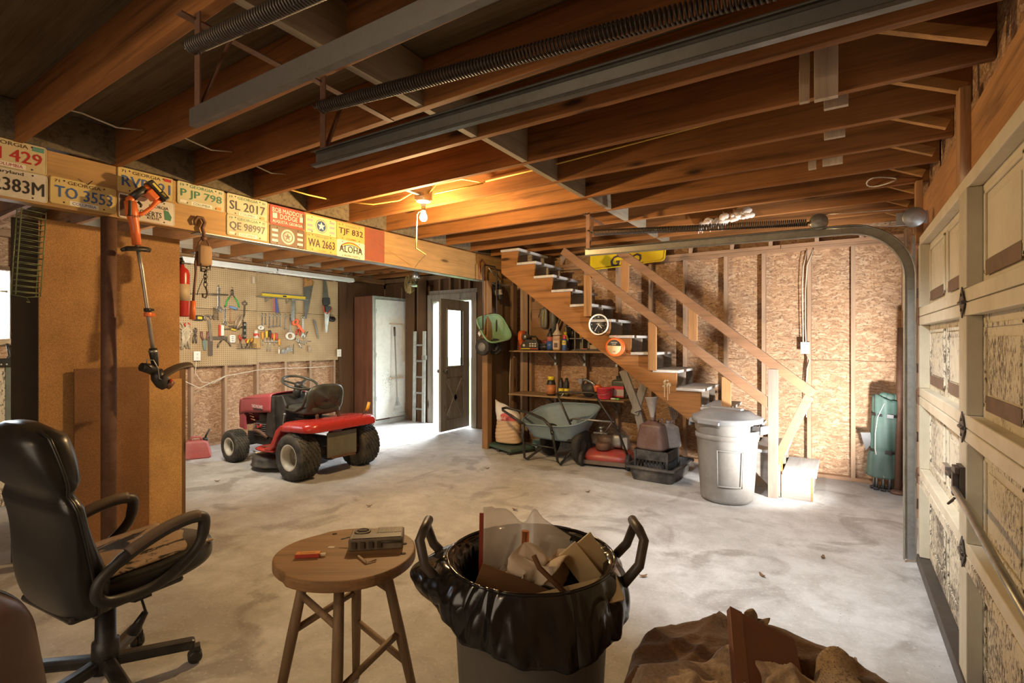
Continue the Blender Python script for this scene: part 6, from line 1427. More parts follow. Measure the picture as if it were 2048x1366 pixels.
# hanging behind the upper shelf
MB().box((-3.66, 6.17, 1.42), (-3.02, 6.195, 1.98)).build('backing_board', wood('backing_ply', (.34, .19, .09), 'X', .6, .6, .7, 1.2, False)); tag(bpy.data.objects['backing_board'], 'brown plywood backing board above the upper shelf', 'board')
t = thing('grey_hand_tool', 'old grey hand tool with a trigger hanging on the backing board', 'hand tool', (-3.42, 6.10, 1.60)); MB().rbox((-.055, -.025, 0), (.055, .03, .28), .45).tube([(0, 0, .26), (.015, 0, .34), (.04, 0, .40)], .012, 8).build('body', plain('old_grey', (.17, .16, .12), .5, .3, .4), t); MB().tube([(.0, -.03, .04), (.01, -.04, .24)], .006, 6).build('rod', M_YELG, t); MB().tube([(-.05, 0, .27), (-.085, -.01, .15)], .008, 6).build('trigger', M_DKSTEEL, t)
t = thing('vacuum_nozzle', 'grey tapered vacuum hose hanging next to the old hand tool', 'hose', (-3.28, 6.08, 1.42)); q = MB().tube([(-.02, 0, .52), (0, 0, .44), (.02, -.01, .30), (.02, -.01, .12)], [.022, .040, .042, .042], 14); q.lathe([(.05, .0), (.055, .10), (.044, .13)], 16, c=(.02, -.01, 0))
for k in range(16): q.tube([(.01 + .042 * math.cos(R(a)), -.005 + .042 * math.sin(R(a)), .14 + .018 * k) for a in range(0, 360, 30)], .003, 4, True)
q.build('hose', plain('hose_grey', (.14, .14, .12), .5, 0, .4), t)
t = thing('black_wand', 'black vacuum wand slanting beside the grey hose', 'wand', (-3.17, 6.05, 1.40)); MB().tube([(-.06, 0, .02), (-.03, 0, .22), (.09, 0, .48)], [.03, .016, .018], 10).build('wand', M_BLACK, t)
t = thing('black_wand', 'straight black pole hanging right of the slanting wand', 'wand', (-3.02, 6.10, 1.40)); MB().tube([(0, 0, .02), (0, 0, .55)], .014, 8).build('wand', M_BLACK, t)
# lower shelf
t = bottle('insecticide_bottle', -3.18, 5.86, ZS2 + .002, [(0, 0), (.055, 0), (.058, .01), (.058, .15), (.05, .18), (.045, .20), (0, .20)], M_BLACK, 'black jug with a yellow cap and orange label on the lower shelf', 'jug', ([(.045, .20), (.047, .245), (.03, .25), (0, .25)], M_YEL), (.0585, .02, .14, plain('label_orange_blue', (.60, .22, .08), .5)))
for x, lb in ((-3.045, 'slim black spray can with a yellow band, next to the yellow-capped jug'), (-2.965, 'black spray can with a yellow band, nearest the circular saw')):
    bottle('aerosol_can', x, 5.88, ZS2 + .002, [(0, 0), (.033, 0), (.034, .006), (.034, .17), (.026, .19), (.018, .20), (.018, .23), (0, .232)], M_BLACK, lb, 'spray can', None, (.0345, .03, .10, M_YEL))
t = thing('circular_saw', 'orange cordless circular saw lying on the lower shelf', 'circular saw', (-2.66, 5.90, ZS2 + .002), R(-12))
MB().box((-.13, -.07, 0), (.15, .07, .008)).build('base_plate', M_DKSTEEL, t); MB().lathe([(0, -.045), (.085, -.04), (.09, -.02), (.09, 0), (0, 0)], 28, 'Y', (0, 0, .095)).build('blade_guard', M_CHAR, t)
MB().rbox((-.04, -.02, .07), (.16, .07, .17), .6).tube([(.12, .02, .13), (.20, .02, .07), (.22, .02, .02)], [.03, .026, .02], 10).build('motor', M_ORANGE, t)
MB().tube([(-.10, 0, .10), (-.11, 0, .20), (-.05, 0, .225), (.04, 0, .19), (.10, 0, .15)], [.025, .022, .02, .02, .02], 10).box((-.15, -.03, .17), (-.09, .03, .23)).build('handle', M_GALV, t)
t = thing('plastic_tub', 'pinkish red plastic tub at the right of the lower shelf', 'tub', (-2.43, 5.85, ZS2 + .002)); MB().lathe([(0, 0), (.085, 0), (.09, .01), (.098, .125), (.104, .128), (.104, .138), (.094, .138), (.086, .012), (0, .010)], 32).build('tub', M_PINK, t); MB().tube([(.10 * math.cos(R(a)), -.10 * math.sin(R(a)) * .4 - .09, .11 - .05 * math.sin(R(a))) for a in range(0, 181, 15)], .0025, 5).build('bail', M_GALV, t)
t = thing('antifreeze_jug', 'dark green jug with a red and white label at the end of the lower shelf', 'jug', (-2.30, 6.0, ZS2 + .002)); MB().rbox((-.085, -.06, 0), (.085, .06, .23), .3).tube([(0, 0, .20), (-.01, 0, .25)], [.05, .026], 14).tube([(.02, 0, .235), (.06, 0, .235), (.08, 0, .18)], .014, 8).build('body', plain('dark_green_jug', (.07, .08, .05), .4), t); MB().lathe([(.026, .245), (.028, .275), (0, .278)], 16, c=(-.012, 0, 0)).build('cap', M_BLACK, t)
MB().box((-.078, -.0635, .02), (.078, -.0615, .15)).build('white_label', plain('label_mauve', (.66, .58, .62), .5), t); MB().box((-.078, -.0645, .115), (.078, -.0632, .155)).box((-.078, -.0645, .02), (.078, -.0632, .035)).build('red_band', M_PINK, t)
t = thing('marker_pen', 'white marker with a bright green cap lying on the lower shelf', 'marker', (-2.27, 5.80, ZS2 + .014)); MB().tube([(-.06, 0, 0), (.0, 0, 0)], .011, 10).build('barrel', M_WHITE, t); MB().tube([(.0, 0, 0), (.045, 0, 0)], .012, 10).build('cap', plain('neon_green', (.18, .62, .10), .4), t)

# ================================================================== bag, pallet, wheelbarrow, push mower
pl = thing('plastic_skid', 'low dark green plastic tray under the fertilizer bag', 'tray', (-3.66, 5.60, 0), R(-22))
MB().box((-.26, -.20, .03), (.30, .20, .07)).build('deck', plain('dark_green_tray', (.06, .12, .10), .5, 0, .5), pl, .012)
for x in (-.22, .02, .26): MB().box((x - .03, -.20, 0), (x + .03, .20, .03)).build('foot', M_BLACK, pl)
bg_ = thing('fertilizer_bag', 'slumped tan sack with a red 10-10-10 patch by the wooden post', 'bag', (-3.66, 5.60, .072), R(10))
def bagf(u, v):
    a = 2 * PI * u; c, s_ = math.cos(a), math.sin(a); p = .7
    w = .175 * (1 - .10 * v) * (1 - max(0, v - .78) * 1.3); d = .115 * (1 - .2 * v) * (1 - max(0, (v - .70) / .3) ** 2 * .86)
    wr = 1 + .022 * math.sin(v * 70 + 3 * math.sin(a * 2)) * (1 if v < .7 else .3) * math.exp(-((v - .35) / .3) ** 2)
    lean = -.11 * v * v - .02 * math.sin(v * 7)
    k = min(1, v / .06) ** .5
    return (math.copysign(abs(c) ** p, c) * w * wr * k + lean, math.copysign(abs(s_) ** p, s_) * d * wr * k + .06 * v, .52 * v + (.05 * c * -1 * max(0, v - .7) / .3))
tb_ = NT('sack'); co_ = tb_.coords(rand=False); sp_2 = tb_.new('ShaderNodeSeparateXYZ'); tb_.link(co_, sp_2.inputs[0])
M_SACK = tb_.fin(tb_.mix(tb_.ramp(sp_2.outputs[2], [(.30, (1, 1, 1)), (.34, (0, 0, 0))]), (.72, .68, .64), (.58, .40, .24)), .5, 0, .4)
sk = MB().grid(bagf, 40, 60, True, True).build('sack', M_SACK, bg_)
q = MB()
def patch(u, v):
    a = R(-88 + 62 * u - 20); p0 = V(bagf((a / (2 * PI)) % 1, .60 + .20 * v * math.sin(PI * (.12 + .76 * u)) ** .5)); n = V((math.cos(a) * .7, math.sin(a), .1)).normalized(); return p0 + n * .004
q.grid(patch, 14, 6); q.build('red_patch', plain('patch_red', (.55, .07, .06), .5, 0, .1), bg_)
q = MB(); q.M = Matrix.Translation((-.065, -.108, .352)) @ Matrix.Rotation(R(-6), 4, 'Z') @ Matrix.Rotation(R(-14), 4, 'X'); q.text('10-10-10', .042, .14, .012); q.build('lettering', M_WHITE, bg_)

WBB = thing('wheelbarrow', 'blue-grey two-wheeled garden cart with a black tube frame', 'wheelbarrow', (-2.86, 5.45, 0), R(-4))
M_TUB = plain('blue_grey_tub', (.23, .33, .40), .5, 0, .4, (.16, .15, .12), 5)
def tub(u, v):
    a = 2 * PI * u; c, s_ = math.cos(a), math.sin(a); p = .62
    L = .30 + .16 * v; Wd = .20 + .13 * v; x = math.copysign(abs(c) ** p, c) * L; y = math.copysign(abs(s_) ** p, s_) * Wd
    zz = .27 + .27 * v + v * (.10 * (y / .33) + .035 * c)
    return (x + .06 * v * 0, y + .05 * v, zz)
q = MB().grid(tub, 40, 10, True, True); n0 = len(q.v); q.f.append([k * 10 for k in range(40)]); q.sm.append(False)
tbb = q.build('tub', M_TUB, WBB, solid=.008)
MB().tube([V(tub(k / 40, 1)) for k in range(40)], .010, 6, True).build('rolled_rim', M_TUB, tbb)
FR = [(.36, -.02, .20), (.12, -.16, .31), (-.20, -.20, .33), (-.42, -.26, .43), (-.66, -.30, .53)]
MB().tube([(-.33, -.24, .42), (-.68, -.22, .56), (-.72, -.17, .575), (-.70, -.12, .58), (-.30, -.20, .56), (-.02, -.30, .52), (.10, -.33, .45), (.12, -.33, .36)], .016, 10).build('push_handle', M_BLACK, WBB)
MB().tube([(-.32, -.26, .44), (-.33, -.27, .30), (-.30, -.28, .03), (-.27, -.27, .016), (-.20, -.16, .10), (-.12, .0, .20)], .015, 10).build('leg', M_BLACK, WBB)
MB().tube([(.12, -.33, .40), (.13, -.31, .28), (.17, -.29, .05), (.20, -.28, .016), (.26, -.18, .14), (.34, -.02, .22)], .015, 10).build('leg', M_BLACK, WBB)
MB().tube([(-.32, -.27, .20), (.14, -.30, .20)], .010, 8).build('cross_bar', M_BLACK, WBB)
MB().tube([(.36, .08, .20), (-.18, .12, .20)], .012, 8).box((-.22, -.18, .27), (.30, .16, .30)).build('axle_frame', M_BLACK, WBB)
for (x, y) in ((.33, -.02), (-.20, .14)):
    wlo = MB().lathe([(.085, -.03), (.10, -.045), (.165, -.048), (.19, -.035), (.198, 0), (.19, .035), (.165, .048), (.10, .045), (.085, .03)], 36, 'X', (0, 0, 0), caps=False).build('wheel', M_RUBBER, WBB); wlo.location = (x, y, .199)
    MB().lathe([(0, -.02), (.05, -.02), (.09, -.034), (.09, .034), (.05, .02), (0, .02)], 24, 'X', caps=False).build('rim', plain('barrow_rim', (.10, .10, .10), .5, 0, .4), wlo)
MB().box((.0 - .10, -.315, .44), (.02, -.312, .455)).build('white_mark', M_WHITE, WBB) if False else None

pm = thing('push_mower', 'red push lawn mower with a tall black folding handle', 'lawn mower', (-2.26, 5.58, 0), R(8))
M_PMR = plain('push_mower_red', (.38, .045, .035), .4, 0, .5, (.20, .13, .10), 7)
def deckf(u, v):
    a = 2 * PI * u; c, s_ = math.cos(a), math.sin(a); p = .55; r = [.27, .275, .25, .22, .14, .0][min(5, int(v * 5 + .5))]; z = [.05, .11, .135, .165, .18, .185][min(5, int(v * 5 + .5))]
    return (math.copysign(abs(c) ** p, c) * r, math.copysign(abs(s_) ** p, s_) * r * .86, z)
MB().grid(deckf, 36, 6, True, True).build('mower_deck', M_PMR, pm, solid=.006)
MB().box((-.24, -.238, .03), (.24, -.232, .075)).build('deck_skirt', plain('dusty_skirt', (.16, .12, .09), .7, 0, .4), pm)
for (x, y, r) in ((-.26, -.23, .088), (.27, -.23, .088), (-.26, .23, .085), (.27, .23, .085)):
    wo = MB().lathe([(.0, -.02), (.05, -.024), (r * .9, -.022), (r, -.012), (r, .012), (r * .9, .022), (.0, .02)], 28, 'Y' if False else 'X', (0, 0, 0)).build('wheel', M_RUBBER, pm); wo.location = (x, y, r)
e = MB().lathe([(0, .17), (.10, .175), (.115, .20), (.115, .30), (.10, .33), (.06, .34), (0, .34)], 28, c=(-.03, 0, 0)).build('engine_shroud', plain('brown_engine', (.16, .10, .065), .5, .3, .5), pm)
MB().rbox((.04, -.09, .20), (.17, .09, .36), .5).build('engine_block', M_GALV, pm)
q = MB()
for k in range(8): q.box((.165, -.06 + .016 * k, .20), (.215, -.052 + .016 * k, .32))
q.box((.19, -.065, .19), (.22, .065, .33)).build('muffler_fins', plain('pale_metal', (.50, .49, .46), .5, .4, .3), pm)
MB().lathe([(.035, .34), (.035, .365), (.02, .37), (.02, .40), (.04, .405), (.042, .425), (0, .43)], 18, c=(-.10, 0, 0)).box((-.18, -.04, .345), (-.02, .04, .362)).build('fuel_cap', M_GALV, pm)
MB().lathe([(.07, .185), (.085, .20), (.085, .26), (.07, .27)], 20, c=(-.04, -.13, 0)).build('starter_housing', M_RUSTY, pm)
for s, x0, x1, y1 in ((0, -.33, -.52, -.14), (1, .27, -.07, -.20)):
    MB().tube([(x0 + .06 if s == 0 else x0, -.20, .12), ((x0 + x1) / 2 + (.03 if s == 0 else .04), -.22, .45), (x1 - .02, -.28, .80 if s == 0 else .815)], .0125, 10).build('handle_tube', M_BLACK, pm)
MB().tube([(-.54, -.28, .80), (-.545, -.28, .825), (-.51, -.28, .835), (-.14, -.28, .845), (-.10, -.28, .84), (-.07, -.28, .80)], .0125, 10).build('handle_grip', M_BLACK, pm)
MB().tube([(-.375, -.23, .53), (.115, -.23, .525)], .011, 8).build('cross_bar', M_GALV, pm)
MB().tube([(-.515, -.275, .77), (-.45, -.275, .835)], .006, 6).tube([(.09, -.22, .53), (.02, -.20, .43), (-.08, -.12, .33)], .003, 5).build('control_cable', M_GALV, pm)
for (x, z) in ((-.385, .515), (.115, .525), (.16, .46)): MB().lathe([(0, -.03), (.016, -.03), (.018, -.01), (.008, 0)], 10, 'Y', (x, -.235, z)).build('wing_knob', M_BLACK, pm)
pw = MB().box((-.10, -.05, 0), (.10, .05, .09)).build('blue_carton', plain('blue_carton_card', (.30, .50, .58), .6, 0, .2)); pw.location = (-3.40, 5.98, 0); tag(pw, 'pale blue carton on the floor behind the fertilizer bag', 'carton')
bd = MB().box((-.5, -.02, 0), (.5, .02, .09)).build('loose_plank', W_GREY); bd.location = (-2.75, 6.12, 0); tag(bd, 'weathered plank lying along the wall under the lower shelf', 'plank')
# ================================================================== office chair (faces +Y)
M_LEATH = plain('black_leather', (.012, .012, .011), .34, 0, .35, (.05, .045, .04), 4)
M_ARM = plain('arm_plastic', (.022, .021, .020), .5, 0, .4, (.09, .075, .06), 6)
tt = NT('worn_seat'); co_ = tt.coords(rand=False); a_ = tt.noise(tt.coords((1, .55, 1), rot=(0, 0, .5), rand=False), 7, 5, .65, .8); b_ = tt.noise(co_, 60, 4)
c_ = tt.mix(tt.ramp(a_, [(.44, (1, 1, 1)), (.47, (0, 0, 0))]), tt.mix(b_, (.42, .30, .20), (.24, .16, .10)), (.02, .018, .016))
tt.bump(a_, .6, .006); M_WORN = tt.fin(c_, .75, 0, .3)
oc = thing('office_chair', 'worn black leather office chair with looped armrests and a torn seat', 'office chair', (-2.524, .843, 0), R(5.8))
def backf(u, v):
    a = 2 * PI * u; c, s_ = math.cos(a), math.sin(a); z = v
    w = .255 - .03 * math.cos(v * 6.0) * .4
    if v > .66: w = .245 - .035 * ((v - .66) / .34) ** 2 * 2.2
    if v < .12: w = .20 + .45 * v
    notch = math.exp(-((v - .66) / .035) ** 2); w -= .03 * notch
    d = .065 + .02 * math.sin(v * 9) - .02 * notch
    if v > .94: k = (1 - (v - .94) / .06 * .55); w *= k; d *= k
    if v < .05: k = .55 + .45 * v / .05; w *= k; d *= k
    p = .6; rec = -.115 - .15 * v
    return (math.copysign(abs(c) ** p, c) * w, rec + math.copysign(abs(s_) ** p, s_) * d, .37 + .76 * z)
q = MB().grid(backf, 40, 34, True, True); q.f += [[k * 34 for k in range(40)][::-1], [k * 34 + 33 for k in range(40)]]; q.sm += [True, True]
bk = q.build('backrest', M_LEATH, oc)
MB().tube([V(backf(.0, v / 30)) + V((.003, 0, 0)) for v in range(1, 30)], .006, 6).build('welt', M_LEATH, bk); MB().tube([V(backf(.5, v / 30)) - V((.003, 0, 0)) for v in range(1, 30)], .006, 6).build('welt', M_LEATH, bk)
def seatf(u, v):
    a = 2 * PI * u; c, s_ = math.cos(a), math.sin(a); p = .55; t_ = (v - .5) * 2; k = (1 - abs(t_) ** 3.0) ** .4 if abs(t_) < 1 else 0
    x = math.copysign(abs(c) ** p, c) * .255 * (.72 + .28 * k); y = math.copysign(abs(s_) ** p, s_) * .27 * (.75 + .25 * k)
    if v in (0, 1): x *= .0; y *= .0
    return (x, y + .085, .475 + .052 * t_ + .012 * math.sin(x * 9) * (t_ > 0) + (.03 * (y / .27) if y > 0 else 0))
seat_o = MB().grid(seatf, 44, 17, True, True).build('seat', M_LEATH, oc)
MB().grid(lambda u, v: ((u - .5) * .44, -.13 + .44 * v, .537 + .014 * math.sin(u * PI) * math.sin(v * PI) + .012 * max(0, v - .5)), 18, 18).build('torn_cover', M_WORN, oc, solid=.006)
MB().box((-.2, -.2, .40), (.2, .2, .43)).build('seat_pan', M_BLACK, oc, .02)
def armrest(s):
    x = s * .275
    pts = [(.30, .57), (.325, .665), (.30, .70), (.20, .705), (.06, .68), (-.10, .625), (-.215, .56), (-.245, .51), (-.235, .465), (-.17, .435), (-.02, .425), (.10, .445), (.22, .50), (.30, .57)]
    sm = []
    P_ = [V((x, a * .68 + .015, .52 + (b - .5) * .80)) for a, b in pts[:-1]]; n = len(P_)
    for i in range(n):
        p0, p1, p2, p3 = P_[(i - 1) % n], P_[i], P_[(i + 1) % n], P_[(i + 2) % n]
        for k in range(5):
            t_ = k / 5; sm.append(.5 * ((2 * p1) + (p2 - p0) * t_ + (2 * p0 - 5 * p1 + 4 * p2 - p3) * t_ * t_ + (3 * p1 - p0 - 3 * p2 + p3) * t_ ** 3))
    rs_ = [.023 if p.z > .6 else .020 for p in sm]
    ao = MB().tube(sm, rs_, 12, True).build('armrest', M_ARM, oc)
    MB().tube([p + V((0, 0, .006)) for p in sm if p.z > .612 and p.y < .21], .0235, 12).build('arm_pad', plain('arm_pad_dusty', (.16, .115, .08), .6, 0, .4), ao)
    MB().bar((x, .0, .44), (s * .16, .0, .42), .06, .02).build('arm_bracket', M_BLACK, ao)
armrest(1); armrest(-1)
MB().tube([(0, 0, .08), (0, 0, .20), (0, 0, .205), (0, 0, .40)], [.05, .046, .036, .034], 20).build('gas_column', M_BLACK, oc)
MB().tube([(.06, .02, .40), (.16, .05, .39), (.20, .05, .33)], .005, 6).tube([(.19, .05, .335), (.16, .02, .26)], [.012, .022], 10).build('height_lever', M_BLACK, oc)
for k in range(5):
    a = R(62 + 72 * k); d = V((math.cos(a), math.sin(a), 0))
    lg = MB().bar(d * .03 + V((0, 0, .115)), d * .31 + V((0, 0, .085)), .05, .045).build('base_leg', M_BLACK, oc, .012)
    q = MB(); n = V((-d.y, d.x, 0)); c = d * .31
    q.M = Matrix.Translation(c + V((0, 0, .028))) @ Matrix.Rotation(a + PI / 2 + .5 * k, 4, 'Z')
    q.lathe([(0, -.026), (.022, -.026), (.028, -.02), (.028, -.004), (.018, 0), (.028, .004), (.028, .02), (.022, .026), (0, .026)], 18, 'X').box((-.02, -.02, .02), (.02, .02, .045)); q.build('caster', M_BLACK, lg)

# second chair: only its rounded back shows
sc_ = thing('brown_chair', 'brown leather chair back with a black edge at the bottom left corner', 'chair', (-1.688, .476, 0), R(-50))
M_BRL = plain('brown_leather', (.075, .030, .016), .38, 0, .45, (.02, .01, .008), 5)
def b2(u, v):
    a = 2 * PI * u; c, s_ = math.cos(a), math.sin(a); p = .6; w = .20 * (1 - max(0, v - .55) ** 2 * 2.6); d = .05 * (1 - max(0, v - .8) * 2)
    return (math.copysign(abs(c) ** p, c) * w, -.20 - .06 * v + math.copysign(abs(s_) ** p, s_) * d, .40 + .345 * v)
q = MB().grid(b2, 36, 20, True, True); q.f += [[k * 20 for k in range(36)][::-1], [k * 20 + 19 for k in range(36)]]; q.sm += [True, True]; q.build('backrest', M_BRL, sc_)
MB().tube([V(b2(.0, v / 20)) for v in range(0, 20)] + [V(b2(.25 + 0 * v, 1)) * 1.0 + V((0, -.04, .0)) for v in range(1)] + [V(b2(.5, v / 20)) for v in range(19, -1, -1)], .012, 8).build('black_edge', M_LEATH, sc_)
MB().rbox((-.20, -.22, .30), (.20, .16, .38), .4).build('seat', M_BRL, sc_); MB().tube([(0, 0, .06), (0, 0, .32)], .03, 14).build('column', M_BLACK, sc_)
for k in range(5):
    a = R(72 * k); lg = MB().bar((.02 * math.cos(a), .02 * math.sin(a), .09), (.27 * math.cos(a), .27 * math.sin(a), .06), .045, .04).build('base_leg', M_BLACK, sc_, .01)
    MB().ell((.27 * math.cos(a), .27 * math.sin(a), .026), (.026, .026, .026), 12, 8).build('caster', M_BLACK, lg)

# ================================================================== stool with radio and gum
SXY = (-1.525, 1.235); SH = .65; SA = R(32.9)
W_STOOL = wood('stool_wood', (.35, .195, .085), 'X', .55, 1.6, .55, 1.2, False)
W_STLEG = wood('stool_leg', (.27, .175, .095), 'Z', .5, 1, .6, 1.2, False)
so = thing('wooden_stool', 'round worn wooden bar stool with splayed legs in the foreground', 'stool', (SXY[0], SXY[1], 0), SA)
def egg(r, n=56):
    out = []
    for k in range(n):
        a = 2 * PI * k / n; x = .252 * math.cos(a); y = .240 * math.sin(a)
        x -= .018 * (1 - math.cos(2 * a)) * 0; y *= 1 - .10 * (-math.cos(a) * .5 + .0)
        if math.cos(a) < -.55: y *= .93
        out.append((x * r, y * r))
    return out
MB().prism(egg(1), SH - .038, SH, 'XY').build('seat', W_STOOL, so, .008, 3)
MB().prism([(a * .72, b * .72 - .005) for a, b in egg(1)], SH - .062, SH - .038, 'XY').build('seat_block', W_STOOL, so, .006)
q = MB()
for (x, y) in ((-.10, .17), (.02, .19), (.20, .07), (.215, -.02)): q.lathe([(0, SH + .0006), (.010, SH + .0006), (.010, SH - .001)], 14, 'Z', (x, y, 0))
q.build('peg_holes', plain('hole_dark', (.03, .018, .01), .8), so)
LT = {'back': ((.0, .13), (-.05, .285)), 'right': ((.14, .01), (.26, .05)), 'front': ((.02, -.13), (.05, -.26)), 'left': ((-.14, -.01), (-.255, -.04))}
def lp(k, z): (a, b), (c, d) = LT[k]; t_ = (SH - .05 - z) / (SH - .05); return (a + (c - a) * t_, b + (d - b) * t_, z)
for k in LT: MB().tube([lp(k, SH - .045), lp(k, .35), lp(k, .0)], [.017, .0195, .015], 14).build('leg', W_STLEG, so)
for a, b, z0, z1 in (('left', 'front', .50, .46), ('front', 'right', .27, .34), ('left', 'back', .37, .42), ('back', 'right', .28, .22), ('back', 'right', .52, .50), ('left', 'front', .16, .14)):
    MB().tube([lp(a, z0), lp(b, z1)], .0125, 10).build('stretcher', W_STLEG, so)
rd = thing('portable_radio', 'dusty old portable radio lying on the stool', 'radio', (SXY[0] + .05, SXY[1] + .105, SH + .001), R(42))
M_RAD = plain('dusty_radio', (.15, .115, .075), .6, 0, .5, (.30, .22, .14), 10)
M_RADD = plain('radio_dark', (.06, .045, .03), .5, 0, .4, (.2, .15, .1))
MB().box((-.098, -.055, 0), (.098, .055, .045)).build('case', M_RAD, rd, .006)
MB().box((-.085, -.053, .0455), (.09, -.012, .047)).build('dial_window', M_RADD, rd)
q = MB()
for k in range(15): q.box((.0 + .006 * k, -.006, .0455), (.0032 + .006 * k, .050, .0475))
q.build('speaker_slats', M_RADD, rd)
MB().lathe([(.030, .045), (.030, .049), (.022, .0495), (.022, .047), (0, .047)], 28, c=(-.055, .018, 0)).bar((-.07, .018, .049), (-.04, .018, .049), .007, .006).build('tuning_dial', M_RADD, rd)
q = MB()
for k in range(4): q.box((-.085 + .03 * k, -.062, .012), (-.07 + .03 * k, -.055, .034))
q.tube([(.02, -.06, .032), (.095, -.06, .030)], .004, 6).build('side_controls', M_RADD, rd)
MB().tube([(-.098, .02, .028), (-.135, .02, .02)], .0025, 5).build('wrist_cord', plain('cord_green', (.10, .13, .11), .6), rd)
gm = thing('gum_pack', 'orange and red gum packet lying on the stool', 'gum packet', (SXY[0] - .075, SXY[1] - .105, SH + .001), R(40))
MB().box((-.042, -.013, 0), (.042, .013, .013)).build('sleeve', plain('gum_red', (.45, .05, .03), .4), gm, .001)
MB().box((-.040, -.011, .0131), (.042, .0125, .0142)).build('orange_face', plain('gum_orange', (.75, .28, .04), .4), gm)
q = MB(); q.text('Trident.', .010, .055, .0146, 0, 0, 'XY', .2); q.build('lettering', M_BLACK, gm)
MB().box((.042, -.006, .004), (.062, .006, .009)).build('gum_stick', plain('gum_stick_paper', (.72, .60, .42), .5), gm)
pc = MB().box((-.012, -.008, 0), (.012, .008, .0008)).build('paper_scrap', plain('scrap_paper', (.62, .50, .40), .7)); pc.location = (SXY[0] - .075, SXY[1] - .005, SH + .0005); pc.rotation_euler = (0, 0, R(35)); tag(pc, 'tiny scrap of paper on the stool behind the gum packet', 'paper scrap')
nl = MB().tube([(0, 0, .004), (.05, -.045, .004)], .004, 6).tube([(.05, -.045, .004), (.075, -.02, .004)], .003, 5).build('twig', plain('twig_tan', (.48, .34, .2), .7)); nl.location = (SXY[0] + .08, SXY[1] - .01, SH + .001); nl.rotation_euler = (0, 0, R(25)); tag(nl, 'thin forked twig on the stool in front of the radio', 'twig')

# ================================================================== open trash can with a black liner
TX, TY, TZ = -.845, 1.42, .72
tc = thing('trash_can', 'grey-brown trash can with a black liner bag and raised handles in the foreground', 'trash can', (TX, TY, 0), SA)
M_CAN2 = plain('dark_can_plastic', (.10, .092, .08), .55, 0, .3, (.16, .14, .11), 5)
MB().lathe([(0, 0), (.20, 0), (.215, .02), (.25, .62), (.262, .64), (.262, TZ), (.25, TZ), (.24, .62), (.20, .03), (0, .03)], 44).build('body', M_CAN2, tc)
tl_ = NT('black_liner'); ln_ = tl_.noise(tl_.coords((1, 1, .45), rand=False), 6, 1.5, .4, 1.2); tl_.bump(tl_.math('ABSOLUTE', tl_.math('SUBTRACT', ln_, .5)), .8, .05); M_BAG = tl_.fin((.010, .0095, .009), .2, 0, .6)
rs = random.Random(12); ph = [rs.uniform(0, 6) for _ in range(8)]
def wob(a): return .5 * math.sin(3 * a + ph[0]) + .6 * math.sin(7 * a + ph[1]) + .5 * math.sin(12 * a + ph[2]) + .35 * math.sin(19 * a + ph[3])
def liner(u, v):
    a = 2 * PI * u; w = wob(a)
    if v < .45:      # inside
        t_ = v / .45; r = .175 + .060 * t_ ** .6 + .006 * abs(math.sin(9 * a + 4 * t_)) * (1 - t_); z = .28 + (TZ + .012 - .28) * t_; r += .006 * w * (1 - t_)
    else:
        t_ = (v - .45) / .55; fr = max(0, -math.sin(a)); sd = abs(math.cos(a))
        drop = .075 + .055 * fr ** .8 + .035 * max(0, math.cos(a + .95)) ** 2 + .010 * wob(a + 1)
        rad = abs(math.sin(4.5 * a + ph[4])) ** .6 + .7 * abs(math.sin(8.5 * a + ph[5] + 2 * t_)) ** .7 + .4 * abs(math.sin(15 * a + ph[6] - 3 * t_))
        r = .266 + .030 * t_ + .012 * sd * math.sin(PI * t_) + (.013 * (rad - 1.0)) * min(1, t_ * 2.2) + .085 * max(0, math.cos(a - PI)) ** 14 * math.sin(PI * min(1, t_ * .9)) + .012 * fr * t_
        z = TZ + .010 * math.cos(t_ * 3) - drop * t_ ** 1.1
    return (r * math.cos(a), r * math.sin(a), z)
lb_ = MB().grid(liner, 150, 34, True, True).build('liner_bag', M_BAG, tc, solid=.003)
MB().tube([V(liner(k / 150, .455)) for k in range(150)], .005, 6, True).build('rolled_edge', M_BAG, lb_)
M_HND = plain('handle_brown', (.05, .040, .032), .45, 0, .3, (.14, .10, .07))
for s in (-1, 1):
    x = s * .30
    MB().tube([(s * .275, -.09, TZ - .05), (x + s * .03, -.085, TZ + .01), (x + s * .05, -.065, TZ + .08), (x + s * .04, -.045, TZ + .105), (x + s * .04, .045, TZ + .105), (x + s * .05, .065, TZ + .08), (x + s * .03, .085, TZ + .01), (s * .275, .09, TZ - .05)], .0155, 12).build('side_handle', M_HND, tc)
def inbin(x, y, z):   # camera-aligned offsets inside the can to world
    return (TX + x * math.cos(SA) - y * math.sin(SA), TY + x * math.sin(SA) + y * math.cos(SA), z)
M_CARD = wood('brown_card', (.17, .085, .035), 'X', .8, .6, .8, 1.1, False)
cdb = MB().box((-.10, -.004, -.13), (.125, .004, .05)).build('cardboard_piece', M_CARD); cdb.location = inbin(-.075, -.13, TZ - .05); cdb.rotation_euler = (R(-12), R(22), SA); tag(cdb, 'brown board offcut standing in the front of the trash can', 'cardboard')
sb = MB().box((-.007, -.0015, -.20), (.007, .0015, .13)).build('saw_blade', plain('blade_red', (.30, .05, .03), .5, .2, .3)); sb.location = inbin(-.165, .04, TZ + .0); sb.rotation_euler = (0, R(1), SA); tag(sb, 'thin red hacksaw blade sticking up from the trash can', 'saw blade')
cpz = MB().tube([(0, 0, -.25), (0, 0, .12)], .013, 14).build('copper_pipe', plain('copper_pipe_metal', (.62, .27, .13), .3, .9, .1)); cpz.location = inbin(-.02, .06, TZ - .06); cpz.rotation_euler = (R(-4), R(2), SA); tag(cpz, 'short copper pipe standing in the trash can', 'pipe')
